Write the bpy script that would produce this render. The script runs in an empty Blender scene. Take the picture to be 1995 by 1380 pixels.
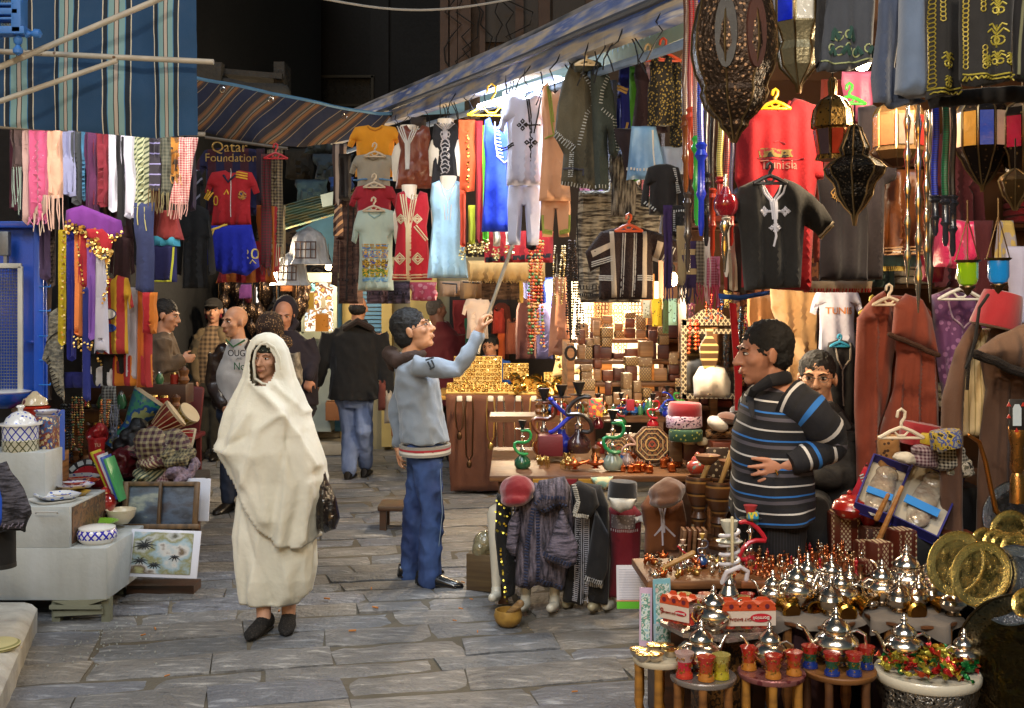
WORLD=.05;EXPO=.62;SUNP=.95
import bpy,bmesh,math,random
from mathutils import Vector,Matrix,noise,geometry
R=random.Random(11)
COL=bpy.context.scene.collection
F=2200.0;H=1.77;CX=997.5;CY=580.0
PI=math.pi
def W(x,y,d):return Vector(((x-CX)/F*d,d,H-(y-CY)/F*d))
def GD(y,z=0.0):return(H-z)*F/(y-CY)
def lin(h):
 o=[]
 for i in(0,2,4):
  c=int(h[i:i+2],16)/255
  o.append(c/12.92 if c<=.04045 else((c+.055)/1.055)**2.4)
 return(o[0],o[1],o[2],1)
_mc={}
def mat(col,rough=.82,metal=0.,var=.18,vs=9.,bump=.25,bs=90.,pat=None,emit=0.,trans=0.,sheen=0.,coat=0.,bd=.004,cyl=0.,ecol=None):
 key=repr((col,rough,metal,var,vs,bump,bs,pat,emit,trans,sheen,coat,bd,cyl,ecol))
 if key in _mc:return _mc[key]
 m=bpy.data.materials.new('surface');_mc[key]=m
 m.use_nodes=True;nt=m.node_tree;N=nt.nodes;L=nt.links
 B=N['Principled BSDF']
 def nd(t,**k):
  n=N.new(t)
  for a,b in k.items():setattr(n,a,b)
  return n
 def math_(op,a,b=None):
  n=nd('ShaderNodeMath',operation=op)
  for i,q in enumerate((a,b)):
   if q is None:continue
   if isinstance(q,(int,float)):n.inputs[i].default_value=q
   else:L.new(q,n.inputs[i])
  return n.outputs[0]
 co=nd('ShaderNodeTexCoord').outputs['Object']
 sp=nd('ShaderNodeSeparateXYZ');L.new(co,sp.inputs[0])
 X,Y,Z=sp.outputs
 if cyl:
  X=math_('MULTIPLY',math_('ARCTAN2',Y,X),cyl/(2*PI))
 def noi(scale,vec=None,det=3.):
  n=nd('ShaderNodeTexNoise');n.inputs['Scale'].default_value=scale;n.inputs['Detail'].default_value=det
  if vec is not None:
   mp=nd('ShaderNodeMapping');mp.inputs['Scale'].default_value=vec;L.new(co,mp.inputs[0]);L.new(mp.outputs[0],n.inputs[0])
  else:L.new(co,n.inputs[0])
  return n.outputs['Fac']
 def ramp(f,stops,const=True):
  r=nd('ShaderNodeValToRGB');cr=r.color_ramp;cr.interpolation='CONSTANT' if const else 'LINEAR'
  while len(cr.elements)<len(stops):cr.elements.new(1.)
  for e,(p,c)in zip(cr.elements,stops):e.position=p;e.color=lin(c)
  L.new(f,r.inputs[0]);return r.outputs[0]
 c=None
 if pat:
  k=pat[0]
  if k=='st':
   ax={'x':X,'y':Y,'z':Z,'d':math_('ADD',X,Z),'e':math_('SUBTRACT',X,Z)}[pat[1]]
   if len(pat)>4 and pat[4]:ax=math_('ADD',ax,math_('MULTIPLY',noi(5.),pat[4]))
   c=ramp(math_('FRACT',math_('DIVIDE',ax,pat[2])),pat[3])
  elif k=='ch':
   w=pat[3]if len(pat)>3 else .5
   a=math_('GREATER_THAN',math_('FRACT',math_('DIVIDE',X,pat[1])),w)
   b=math_('GREATER_THAN',math_('FRACT',math_('DIVIDE',Z,pat[1])),w)
   c=ramp(math_('MULTIPLY',math_('ADD',a,b),.5),[(0,col),(1,pat[2])],False)
  elif k=='di':
   a=math_('ABSOLUTE',math_('SUBTRACT',math_('FRACT',math_('DIVIDE',X,pat[1])),.5))
   b=math_('ABSOLUTE',math_('SUBTRACT',math_('FRACT',math_('DIVIDE',Z,pat[1]*1.3)),.5))
   s=math_('ABSOLUTE',math_('SUBTRACT',math_('ADD',a,b),.5))
   c=ramp(s,[(0,pat[2]),(pat[3],col)])
  elif k=='hs':
   q=pat[3]if len(pat)>3 else .12
   c=ramp(noi(1.,pat[2],4.),[(.5-q,col),(.5+q,pat[1])],False)
  elif k=='bl':
   n=len(pat[2]);c=ramp(noi(1.,pat[1],4.),[(0 if i==0 else .3+.4*i/n,q)for i,q in enumerate(pat[2])])
  elif k=='fl':
   c=ramp(noi(1.,pat[1],7.),[(.2,'34363a'),(.42,pat[2]),(.55,pat[2]),(.72,pat[3])],False)
  elif k=='bs':
   n=len(pat[2])-1;c=ramp(noi(1.,pat[1],5.),[(.3+.4*i/n,q)for i,q in enumerate(pat[2])],False)
  elif k=='vo':
   v=nd('ShaderNodeTexVoronoi');v.inputs['Scale'].default_value=pat[1];L.new(co,v.inputs['Vector'])
   c=ramp(v.outputs['Distance'],[(0,pat[2]),(pat[3],col)])
 if c is None:
  r=nd('ShaderNodeRGB');r.outputs[0].default_value=lin(col);c=r.outputs[0]
 if var:
  f=math_('ADD',math_('MULTIPLY',noi(vs,None,5.),2*var),1-var)
  s=nd('ShaderNodeVectorMath',operation='SCALE');L.new(c,s.inputs[0]);L.new(f,s.inputs['Scale']);c=s.outputs[0]
 L.new(c,B.inputs['Base Color'])
 B.inputs['Metallic'].default_value=metal
 if rough>.12:
  L.new(math_('ADD',math_('MULTIPLY',noi(22.),.2),rough-.1),B.inputs['Roughness'])
 else:B.inputs['Roughness'].default_value=rough
 if bump:
  b=nd('ShaderNodeBump');b.inputs['Strength'].default_value=bump;b.inputs['Distance'].default_value=bd
  L.new(noi(bs),b.inputs['Height']);L.new(b.outputs[0],B.inputs['Normal'])
 if trans:B.inputs['Transmission Weight'].default_value=trans;B.inputs['IOR'].default_value=1.3
 if sheen:B.inputs['Sheen Weight'].default_value=sheen
 if coat:B.inputs['Coat Weight'].default_value=coat;B.inputs['Coat Roughness'].default_value=.15
 if emit:
  B.inputs['Emission Strength'].default_value=emit
  if ecol:B.inputs['Emission Color'].default_value=lin(ecol)
  else:L.new(c,B.inputs['Emission Color'])
 return m
def wood(col='7a4a28',dark='4a2a14',ax=(3,3,40)):return mat(col,.5,pat=('hs',dark,ax,.2),var=.2,bump=.15)
def metal(col='c8c0b0',rough=.22,bump=.35,bs=160.):return mat(col,rough,1.,.12,20.,bump,bs,bd=.0015)
def cl(col,**k):
 k.setdefault('rough',.9);k.setdefault('var',.14);k.setdefault('sheen',.05)
 return mat(col,**k)
class MB:
 def __init__(s):s.v=[];s.f=[];s.m=[];s.cm=0;s.T=None
 def add(s,vs,fs,mi=None):
  o=len(s.v)
  s.v+=[s.T@Vector(v)for v in vs]if s.T is not None else[Vector(v)for v in vs]
  s.f+=[tuple(i+o for i in f)for f in fs];s.m+=[s.cm if mi is None else mi]*len(fs);return s
 def box(s,c,size,rot=None,bev=0.):
  if bev:
   bm=bmesh.new();bmesh.ops.create_cube(bm,size=1.)
   for v in bm.verts:v.co=Vector((v.co.x*size[0],v.co.y*size[1],v.co.z*size[2]))
   bmesh.ops.bevel(bm,geom=bm.edges[:],offset=min(bev,min(size)*.45),segments=2,affect='EDGES',profile=.5)
   bm.verts.index_update();vs=[v.co.copy()for v in bm.verts];fs=[[v.index for v in f.verts]for f in bm.faces];bm.free()
  else:
   a,b,h=(q/2 for q in size)
   vs=[Vector((x*a,y*b,z*h))for z in(-1,1)for y in(-1,1)for x in(-1,1)]
   fs=[(0,2,3,1),(4,5,7,6),(0,1,5,4),(2,6,7,3),(0,4,6,2),(1,3,7,5)]
  if rot is not None:vs=[rot@v for v in vs]
  c=Vector(c);return s.add([v+c for v in vs],fs)
 def loft(s,rings,cap=True,close=True):
  n=len(rings[0]);vs=[p for r in rings for p in r];fs=[]
  for i in range(len(rings)-1):
   for j in range(n if close else n-1):
    k=(j+1)%n;fs.append((i*n+j,i*n+k,(i+1)*n+k,(i+1)*n+j))
  if cap:fs.append(tuple(range(n-1,-1,-1)));fs.append(tuple((len(rings)-1)*n+j for j in range(n)))
  return s.add(vs,fs)
 def tube(s,pts,r,seg=8,round_=False,flat=1.):
  pts=[Vector(p)for p in pts];n=len(pts)
  rs=[r]*n if isinstance(r,(int,float))else list(r)
  if round_:
   a=(pts[0]-pts[1]).normalized();b=(pts[-1]-pts[-2]).normalized()
   pts=[pts[0]+a*rs[0]*.95,pts[0]+a*rs[0]*.6]+pts+[pts[-1]+b*rs[-1]*.6,pts[-1]+b*rs[-1]*.95]
   rs=[rs[0]*.3,rs[0]*.8]+rs+[rs[-1]*.8,rs[-1]*.3];n+=4
  rings=[];u=None
  for i in range(n):
   t=(pts[min(i+1,n-1)]-pts[max(i-1,0)])
   t=t.normalized()if t.length>1e-9 else Vector((0,0,1))
   if u is None:u=t.cross(Vector((0,1,0))if abs(t.y)<.9 else Vector((1,0,0)))
   u=(u-t*u.dot(t)).normalized();w=t.cross(u)
   rings.append([pts[i]+(u*math.cos(2*PI*j/seg)+w*math.sin(2*PI*j/seg)*flat)*rs[i]for j in range(seg)])
  return s.loft(rings)
 def lathe(s,prof,c=(0,0,0),seg=20,rot=None,sx=1.,rib=0,ra=.06):
  c=Vector(c);rings=[]
  for r,z in prof:
   ring=[]
   for j in range(seg):
    a=2*PI*j/seg;rr=max(r,.0004)*(1+(ra*abs(math.sin(a*rib/2))if rib else 0))
    v=Vector((rr*math.cos(a)*sx,rr*math.sin(a),z))
    if rot is not None:v=rot@v
    ring.append(v+c)
   rings.append(ring)
  return s.loft(rings)
 def ell(s,c,r,rot=None,seg=14,rings=8):
  if isinstance(r,(int,float)):r=(r,r,r)
  c=Vector(c);R_=[]
  for i in range(rings+1):
   th=PI*(.02+.96*i/rings)
   ring=[]
   for j in range(seg):
    a=2*PI*j/seg;v=Vector((r[0]*math.sin(th)*math.cos(a),r[1]*math.sin(th)*math.sin(a),-r[2]*math.cos(th)))
    if rot is not None:v=rot@v
    ring.append(v+c)
   R_.append(ring)
  return s.loft(R_)
 def prism(s,poly,vec):
  vec=Vector(vec);n=len(poly);a=[Vector(p)for p in poly]
  return s.add(a+[p+vec for p in a],[tuple(range(n-1,-1,-1)),tuple(range(n,2*n))]+[(i,(i+1)%n,n+(i+1)%n,n+i)for i in range(n)])
 def build(s,name,mats,parent=None,smooth=40.,origin=None):
  if not isinstance(mats,(list,tuple)):mats=[mats]
  if parent is not None:o0=parent['_w']if '_w' in parent else(0,0,0);o0=Vector(o0)
  elif origin is not None:o0=Vector(origin)
  else:
   xs=[v.x for v in s.v];ys=[v.y for v in s.v];zs=[v.z for v in s.v]
   o0=Vector(((min(xs)+max(xs))/2,(min(ys)+max(ys))/2,min(zs)))
  me=bpy.data.meshes.new(name);me.from_pydata([v-o0 for v in s.v],[],s.f)
  for m in mats:me.materials.append(m)
  if len(mats)>1:me.polygons.foreach_set('material_index',s.m)
  me.update()
  if smooth:
   me.shade_smooth();me.set_sharp_from_angle(angle=math.radians(smooth))
  o=bpy.data.objects.new(name,me);COL.objects.link(o)
  if parent is not None:o.parent=parent
  else:o.location=o0
  o['_w']=tuple(o0);return o
def thing(name,loc,label,cat,group=None):
 o=bpy.data.objects.new(name,None);COL.objects.link(o);o.empty_display_size=.05;o.location=loc;o['_w']=tuple(loc)
 return tag(o,label,cat,group)
def tag(o,label,cat,group=None):
 o['label']=label;o['category']=cat
 if group:o['group']=group
 return o
def struct(o):o['kind']='structure';return o
def stuff(o,label=None,cat=None):
 o['kind']='stuff'
 if label:tag(o,label,cat)
 return o
class Proto:
 def __init__(s,root):s.root=root;s.used=False;s.kids={};s.base=[o for o in bpy.data.objects if o.parent==root];s.sub={c:[o for o in bpy.data.objects if o.parent==c]for c in s.base}
 def put(s,loc,rz=0.,sc=1.,label=None,group=None,rx=0.,ry=0.):
  if not s.used:r=s.root;s.used=True
  else:
   r=s.root.copy();COL.objects.link(r)
   for c in s.base:
    k=c.copy();COL.objects.link(k);k.parent=r
    for g in s.sub[c]:
     q=g.copy();COL.objects.link(q);q.parent=k
  r.location=loc;r.rotation_euler=(rx,ry,rz);r.scale=(sc,)*3 if isinstance(sc,(int,float))else sc
  if label:r['label']=label
  if group:r['group']=group
  return r
def inpoly(x,y,P):
 c=False;n=len(P);j=n-1
 for i in range(n):
  xi,yi=P[i];xj,yj=P[j]
  if(yi>y)!=(yj>y)and x<(xj-xi)*(y-yi)/(yj-yi+1e-12)+xi:c=not c
  j=i
 return c
def segd(x,y,a,b):
 dx,dy=b[0]-a[0],b[1]-a[1];q=dx*dx+dy*dy
 t=0 if q==0 else max(0,min(1,((x-a[0])*dx+(y-a[1])*dy)/q))
 return math.hypot(x-a[0]-t*dx,y-a[1]-t*dy)
def resample(P,st,closed=True):
 o=[];n=len(P)
 for i in range(n if closed else n-1):
  a,b=P[i],P[(i+1)%n];l=math.hypot(b[0]-a[0],b[1]-a[1]);k=max(1,int(round(l/st)))
  for t in range(k):o.append((a[0]+(b[0]-a[0])*t/k,a[1]+(b[1]-a[1])*t/k))
 if not closed:o.append(P[-1])
 return o
def soften(P,it=1):
 for _ in range(it):
  Q=[];n=len(P)
  for i in range(n):
   a,b=P[i],P[(i+1)%n]
   Q+=[(a[0]*.75+b[0]*.25,a[1]*.75+b[1]*.25),(a[0]*.25+b[0]*.75,a[1]*.25+b[1]*.75)]
  P=Q
 return P
class Sheet:
 """a hanging or lying piece of cloth: an outline (photo rows and columns give its shape and place), its real distance, thickness and folds"""
 def __init__(s,P,d,th=.02,fold=.012,nf=None,tilt=0.,lean=0.,ridges=(),seed=None,top=.25,soft=0,cr=.5):
  s.P=soften(P,soft)if soft else P;s.d=d;s.th=th;s.fold=fold
  xs=[p[0]for p in P];ys=[p[1]for p in P]
  s.x0,s.x1,s.y0,s.y1=min(xs),max(xs),min(ys),max(ys);s.w=(s.x1-s.x0);s.h=max(1,s.y1-s.y0)
  s.nf=nf if nf is not None else max(1.5,s.w*d/F/.075);s.tilt=math.tan(math.radians(tilt));s.lean=math.tan(math.radians(lean))
  s.rid=ridges;s.sd=R.random()*100 if seed is None else seed;s.top=top;s.cr=cr
 def cen(s,x,y):
  t=(y-s.y0)/s.h;q=s.d/F
  nx=noise.noise(Vector((x*q*3,y*q*1.1,s.sd)))
  f=s.fold*(s.top+(1-s.top)*t)*math.sin(2*PI*s.nf*(x-s.x0)/max(s.w,1)+nx*2+s.sd)
  f+=min(s.fold,.015)*s.cr*(1.1*noise.noise(Vector((x*q*14,y*q*9,s.sd+9)))-1.5*abs(noise.noise(Vector(((x+.35*y)*q*11,y*q*4.5,s.sd+4)))))
  f+=(x-(s.x0+s.x1)/2)*q*s.tilt+(s.y1-y)*q*s.lean
  for pl,a,wd in s.rid:
   m=min(segd(x,y,pl[i],pl[i+1])for i in range(len(pl)-1));f-=a*math.exp(-(m/wd)**2)
  return f
 def prof(s,x,y):
  m=min(segd(x,y,s.P[i-1],s.P[i])for i in range(len(s.P)))*s.d/F
  r=max(s.th*1.3,.012);return math.sqrt(max(0,1-(1-min(1,m/r))**2))
 def on(s,x,y,off=.004,f=True):
  return W(x,y,s.d)+Vector((0,s.cen(x,y)-(s.th*s.prof(x,y)if f else 0)-off,0))
 def mb(s,step=8,mb=None,P=None,off=0.,th=None):
  mb=mb or MB();P_=P or s.P
  B=resample(P_,step);xs=[p[0]for p in B];ys=[p[1]for p in B]
  pts=list(B);y=min(ys)+step*.6;k=0;nb=len(B)
  dist=lambda x,y:min(segd(x,y,B[i-1],B[i])for i in range(nb))
  for dl in(step*.45,step*1.1):
   for i in range(nb):
    a,b,c=B[i-1],B[i],B[(i+1)%nb];tx,ty=c[0]-a[0],c[1]-a[1];l=math.hypot(tx,ty)
    if l<1e-6:continue
    for sg in(-1,1):
     q=(b[0]-ty/l*dl*sg,b[1]+tx/l*dl*sg)
     if inpoly(q[0],q[1],P_)and dist(*q)>dl*.85:pts.append(q)
  while y<max(ys):
   x=min(xs)+(step*.5 if k%2 else step)
   while x<max(xs):
    if inpoly(x,y,P_)and dist(x,y)>step*1.6:pts.append((x,y))
    x+=step
   y+=step*.87;k+=1
  n=len(B)
  r=geometry.delaunay_2d_cdt([Vector(p)for p in pts],[(i,(i+1)%n)for i in range(n)],[],1,1e-4)
  vs,es,fs=r[0],r[1],r[2];bd=[any(q<n for q in o)for o in r[3]]
  if P is None:
   F_=[s.on(v.x,v.y,0)for v in vs];Bk=[]
   for v,b in zip(vs,bd):
    p=W(v.x,v.y,s.d);c=s.cen(v.x,v.y);Bk.append(p+Vector((0,c+(s.th*.7*s.prof(v.x,v.y)),0)))
   for i,b in enumerate(bd):
    if b:F_[i]=Bk[i]=W(vs[i].x,vs[i].y,s.d)+Vector((0,s.cen(vs[i].x,vs[i].y),0))
   idx=list(range(len(vs)));V=list(F_)
   for i,b in enumerate(bd):
    if not b:idx[i]=len(V);V.append(Bk[i])
   fs=[tuple(reversed(f))for f in fs]
   mb.add(V,[f for f in fs]+[tuple(idx[i]for i in reversed(f))for f in fs if not all(bd[i]for i in f)])
  else:
   t=th or .003
   F_=[s.on(v.x,v.y,off+t)for v in vs];Bk=[p+Vector((0,t,0))for p in F_];m=len(vs)
   ed={}
   for f in fs:
    for i in range(len(f)):
     a,b=f[i],f[(i+1)%len(f)];ed[(a,b)]=1
   sides=[(a,b,b+m,a+m)for(a,b)in ed if(b,a)not in ed]
   mb.add(F_+Bk,[tuple(reversed(f))for f in fs]+[tuple(i+m for i in f)for f in fs]+sides)
  return mb
 def line(s,mb,pl,r=.003,off=.001,step=6,seg=5,flat=1.):
  q=resample(pl,step,False)
  if len(q)>1:mb.tube([s.on(x,y,off)for x,y in q],r,seg,flat=flat)
  return mb
TP={'tee':[(.38,.0),(.44,.04),(.5,.05),(.56,.04),(.62,0),(.86,.04),(.94,.2),(1,.4),(.9,.44),(.84,.3),(.83,.6),(.86,1),(.14,1),(.17,.6),(.16,.3),(.1,.44),(0,.4),(.06,.2),(.14,.04)],'jkt':[(.34,.01),(.42,0),(.58,0),(.66,.01),(.84,.07),(.94,.4),(1,.82),(.84,.85),(.8,.4),(.82,1),(.18,1),(.2,.4),(.16,.85),(0,.82),(.06,.4),(.16,.07)],'dress':[(.3,0),(.38,.07),(.5,.1),(.62,.07),(.7,0),(.88,.03),(.93,.2),(.86,.4),(.95,.8),(1,1),(0,1),(.05,.8),(.14,.4),(.07,.2),(.12,.03)],'pants':[(.05,0),(.95,0),(1,.4),(.93,1),(.6,1),(.52,.4),(.46,.4),(.38,1),(.04,1),(0,.4)],'vest':[(.3,0),(.4,.1),(.6,.1),(.7,0),(.9,.05),(.92,.35),(1,.5),(1,1),(0,1),(0,.5),(.08,.35),(.1,.05)],'rect':[(0,0),(1,0),(1,1),(0,1)],'flare':[(.2,0),(.8,0),(1,1),(.75,.97),(.5,1),(.25,.97),(0,1)],'cloak':[(.4,0),(.5,.03),(.62,0),(.85,.05),(.97,.2),(1,.6),(.98,1),(.02,1),(0,.6),(.05,.2),(.18,.05)],'strip':[(0,0),(1,0),(.93,.3),(1.02,.6),(.95,1),(.5,1.02),(.04,.98),(.08,.5),(-.02,.25)],}
def box_(t,x0,y0,x1,y1):return[(x0+(x1-x0)*a,y0+(y1-y0)*b)for a,b in TP[t]]
def garment(kind,label,cat,P,d,m,deco=None,group=None,step=8,part='fabric',**k):
 k['th']=k.get('th',.02)*(.62 if k.get('th',0)<.12 else .85);k['fold']=k.get('fold',.012)*1.3
 s=Sheet(P,d,**k)
 b=s.mb(step)
 xs=[p[0]for p in s.P];ys=[p[1]for p in s.P]
 if deco:
  r=thing(kind,W(sum(xs)/len(xs),max(ys),d),label,cat,group)
  b.build(part,m,r,60);deco(s,r)
 else:
  r=b.build(kind,m,None,60);tag(r,label,cat,group)
 return r,s
def lines(s,r,name,m,pls,rad=.003,off=.001,label=None):
 mb=MB()
 for p in pls:s.line(mb,p,rad,off)
 o=mb.build(name,m,r)
 if label:o['label']=label
 return o
def patch(s,r,name,m,polys,off=.001,step=7):
 mb=MB()
 for p in polys:s.mb(step,mb,P=p,off=off,th=.0025)
 return mb.build(name,m,r,60)
def text3(body,size,center,m,parent,name='lettering',rot=None,ext=.0015,sx=1.,surf=None,flipx=1.):
 cu=bpy.data.curves.new('t','FONT');cu.body=body;cu.size=size;cu.extrude=ext;cu.align_x='CENTER';cu.align_y='CENTER'
 o=bpy.data.objects.new('t',cu);COL.objects.link(o)
 me=bpy.data.meshes.new_from_object(o.evaluated_get(bpy.context.evaluated_depsgraph_get()));bpy.data.objects.remove(o);
 mb=MB();vs=[]
 base=rot if rot is not None else Matrix.Identity(3)
 for v in me.vertices:
  p=base@Vector((v.co.x*sx*flipx,-v.co.z,v.co.y));vs.append(p+Vector(center))
 if surf:
  for i,p in enumerate(vs):
   px=p.x/surf.d*F+CX;py=CY-(p.z-H)/surf.d*F
   q=surf.on(px,py,.003);vs[i]=Vector((p.x,q.y+(p.y-center[1]),p.z))
 mb.add(vs,[tuple(f.vertices)for f in me.polygons]);bpy.data.meshes.remove(me)
 return mb.build(name,m,parent,0)
def remesh(mb,vox,smooth=5,disp=None):
 me=bpy.data.meshes.new('t');me.from_pydata(mb.v,[],mb.f);o=bpy.data.objects.new('t',me);COL.objects.link(o)
 a=o.modifiers.new('r','REMESH');a.mode='VOXEL';a.voxel_size=vox
 if smooth:b=o.modifiers.new('s','SMOOTH');b.factor=.5;b.iterations=smooth
 dg=bpy.context.evaluated_depsgraph_get();dg.update();e=o.evaluated_get(dg);m2=bpy.data.meshes.new_from_object(e)
 bpy.data.objects.remove(o)
 out=MB();vs=[v.co.copy()for v in m2.vertices]
 if disp:
  ns=[v.normal.copy()for v in m2.vertices];vs=[p+n*disp(p)for p,n in zip(vs,ns)]
 out.add(vs,[tuple(f.vertices)for f in m2.polygons]);bpy.data.meshes.remove(m2);return out
def Rz(a):return Matrix.Rotation(math.radians(a),3,'Z')
def Rx(a):return Matrix.Rotation(math.radians(a),3,'X')
def Ry(a):return Matrix.Rotation(math.radians(a),3,'Y')
sc=bpy.context.scene
cam=bpy.data.cameras.new('camera');co_=bpy.data.objects.new('camera',cam);COL.objects.link(co_);sc.camera=co_
co_.location=(0,0,H);co_.rotation_euler=(PI/2,0,0)
cam.lens=36*F/1995;cam.shift_y=-(690-CY)/1995;cam.shift_x=0;cam.clip_end=400;cam.clip_start=.05
w=bpy.data.worlds.new('World');sc.world=w;w.use_nodes=True
bg=w.node_tree.nodes['Background'];sk=w.node_tree.nodes.new('ShaderNodeTexSky');sk.sky_type='NISHITA';sk.sun_disc=False
sk.sun_elevation=math.radians(4);sk.sun_rotation=math.radians(200);w.node_tree.links.new(sk.outputs[0],bg.inputs[0]);bg.inputs[1].default_value=WORLD
sc.view_settings.view_transform='Standard';sc.view_settings.look='None';sc.view_settings.exposure=EXPO
try:
 sc.cycles.use_denoising=True;sc.cycles.max_bounces=6;sc.cycles.diffuse_bounces=3;sc.cycles.glossy_bounces=3;sc.cycles.transmission_bounces=6
 sc.cycles.sample_clamp_indirect=4;sc.cycles.caustics_reflective=False;sc.cycles.caustics_refractive=False
except Exception:pass
def light(kind,loc,power,col,size=.1,aim=None,sy=None,spot=None):
 l=bpy.data.lights.new('lamp',kind);o=bpy.data.objects.new('lamp',l);COL.objects.link(o);o.location=loc;l.energy=power;l.color=col
 if kind=='AREA':l.size=size;
 elif kind=='SUN':l.angle=size
 else:l.shadow_soft_size=size
 if sy:l.shape='RECTANGLE';l.size_y=sy
 if spot:l.spot_size=math.radians(spot);l.spot_blend=.6
 if aim is not None:o.rotation_euler=(Vector(aim)-Vector(loc)).to_track_quat('-Z','Y').to_euler()
 return o
WARM=(1,.76,.48);WW=(1,.88,.72);COOL=(.78,.88,1)
light('SUN',(0,0,20),SUNP,(.86,.92,1.0),math.radians(28),aim=(2.2,10,9.5))
S12=math.radians(12);A_=Vector((math.cos(S12),math.sin(S12),0));B_=Vector((-math.sin(S12),math.cos(S12),0))
g=MB();g.add([(-80,-20,-.014),(80,-20,-.014),(80,160,-.014),(-80,160,-.014)],[(0,1,2,3)])
struct(g.build('ground',mat('5c564a',.95,var=.5,vs=3,bump=.6,bs=60,bd=.01)))
def stone(c1,c2):return mat(c1,.55,var=.45,vs=2.2,pat=('fl',(7,32,9),c1,c2),bump=.9,bs=42,bd=.014)
ST=[stone('686a70','9c9fa4'),stone('6e6d6c','a09e9a'),stone('626569','94979c'),stone('74706a','a29e98')]
pv=MB();b=3.0
while b<30:
 wd=R.uniform(.2,.3)if b<12 else R.uniform(.4,.6);a=-9+R.uniform(0,.6)
 while a<9:
  ln=R.uniform(.38,.85);gp=R.uniform(.004,.011)
  c=A_*(a+ln/2)+B_*(b+wd/2);px=c.x/max(c.y,.5)*F+CX
  if c.y>3.2 and-250<px<2300:
   nx,ny=(9,4)if b<12 else(3,2)
   tl=[R.uniform(-.008,.008)for _ in range(3)];skew=R.uniform(-.03,.03)
   vs=[];
   for j in range(ny+1):
    for i in range(nx+1):
     u=i/nx;v=j/ny;e=min(u,1-u)*ln;e2=min(v,1-v)*wd
     p=A_*(a+gp/2+u*(ln-gp)+skew*(v-.5)*1.)+B_*(b+gp*.4+v*(wd-gp*.8)+.01*noise.noise(Vector((a*3+u*ln*3,b*3,v*2))))
     z=tl[0]+tl[1]*(u-.5)*1.5+tl[2]*(v-.5)+.006*noise.noise(Vector((p.x*6,p.y*6,1)))-(.011 if(e<.001 or e2<.001)else 0)
     vs.append(Vector((p.x,p.y,z)))
   fs=[(j*(nx+1)+i,j*(nx+1)+i+1,(j+1)*(nx+1)+i+1,(j+1)*(nx+1)+i)for j in range(ny)for i in range(nx)]
   rim=[i for i in range(nx+1)]+[j*(nx+1)+nx for j in range(1,ny+1)]+[ny*(nx+1)+i for i in range(nx-1,-1,-1)]+[j*(nx+1)for j in range(ny-1,0,-1)]
   m0=len(vs);vs+=[vs[i]-Vector((0,0,.06))for i in rim]
   fs+=[(rim[i],m0+i,m0+(i+1)%len(rim),rim[(i+1)%len(rim)])for i in range(len(rim))]
   pv.add(vs,fs,R.choice([0,0,1,1,2,3])if c.x<.8 else R.choice([1,3,3,0]))
  a+=ln
 b+=wd
struct(pv.build('street',ST,smooth=50))
k=MB();
top=[(-2.53,6.02),(-2.16,4.8),(-1.75,3.4),(-4.5,3.4),(-4.5,6.02)]
rr=[[Vector((x,y,z))for x,y in top]for z in(-.04,.11)];rr.append([Vector((x-(.03 if x>-4 else 0),y,.135))for x,y in top]);rr.append([Vector((x-(.07 if x>-4 else 0),y,.145))for x,y in top])
k.loft(rr);struct(k.build('pavement',mat('9c968c',.7,var=.3,vs=4,pat=('hs','c4c0b4',(5,9,5),.2),bump=.8,bs=25,bd=.012)))
dark=mat('14120f',.95,var=.5,vs=1.2,bump=.6,bs=8,bd=.02)
def part(fn,name,m,parent,smooth=40.):
 b=MB();fn(b);return b.build(name,m,parent,smooth)
def building(kind,label,x0,x1,y0,y1,z1,m,fn=None):
 t=thing(kind,((x0+x1)/2,y0,0),label,'building')
 part(lambda q:q.box(((x0+x1)/2,(y0+y1)/2,z1/2-.02),(x1-x0,y1-y0,z1+.04)),'wall',m,t)
 if fn:fn(t)
 return t
def far_b(t):
 d=21.9
 def fr(q):
  for x in(618,726):q.box(W(x,180,d),(.05,.12,.62))
  q.box(W(672,206,d),(1.15,.12,.05));q.box(W(672,150,d),(1.15,.12,.05))
 part(fr,'window_frame',mat('3c3424',.8),t)
 part(lambda q:q.box(W(672,180,22.0),(1.0,.06,.52)),'window',mat('020202',.3),t)
 [part(lambda q:q.box(W(x,y,21.95),(w_,.1,3.0)),'pier',mat('1c1710',.9),t)for x,y,w_ in((740,60,.35),(560,0,.2))]
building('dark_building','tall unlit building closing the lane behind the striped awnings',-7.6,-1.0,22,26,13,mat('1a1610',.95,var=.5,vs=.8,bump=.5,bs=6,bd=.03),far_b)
def corner_b(t):
 d=14
 def f(q):
  for x,wd in((866,.1),(884,.09),(905,.16),(940,.07),(1012,.1),(1060,.14),(1150,.12),(1240,.12)):
   q.box(W(x,0,d-.08)+Vector((0,0,.3)),(wd,.16,3.4))
 part(f,'pilaster',mat('40322a',.85,var=.4,vs=3),t)
 part(lambda q:[q.box(W(x,y,d-.02),(.42,.05,.8))for x,y in((975,20),(1040,60),(1110,30))],'window',mat('140f0c',.4),t)
 def c(q):
  for i in range(7):
   x=880+i*22;q.tube([W(x+R.uniform(-20,20),y,d-.2)+Vector((R.uniform(-.1,.1),0,0))for y in range(0,220,24)],.008,4)
 part(c,'cable',mat('0c0a08'),t)
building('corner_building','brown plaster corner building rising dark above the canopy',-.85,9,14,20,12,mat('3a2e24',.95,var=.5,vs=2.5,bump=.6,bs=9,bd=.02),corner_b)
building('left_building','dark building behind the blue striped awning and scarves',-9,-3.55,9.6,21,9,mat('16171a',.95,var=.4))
def shop_in(t):pass
t=thing('shop_building',(4.5,8.9,0),'wall of the souvenir shop behind the hanging cloaks on the right','building')
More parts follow.
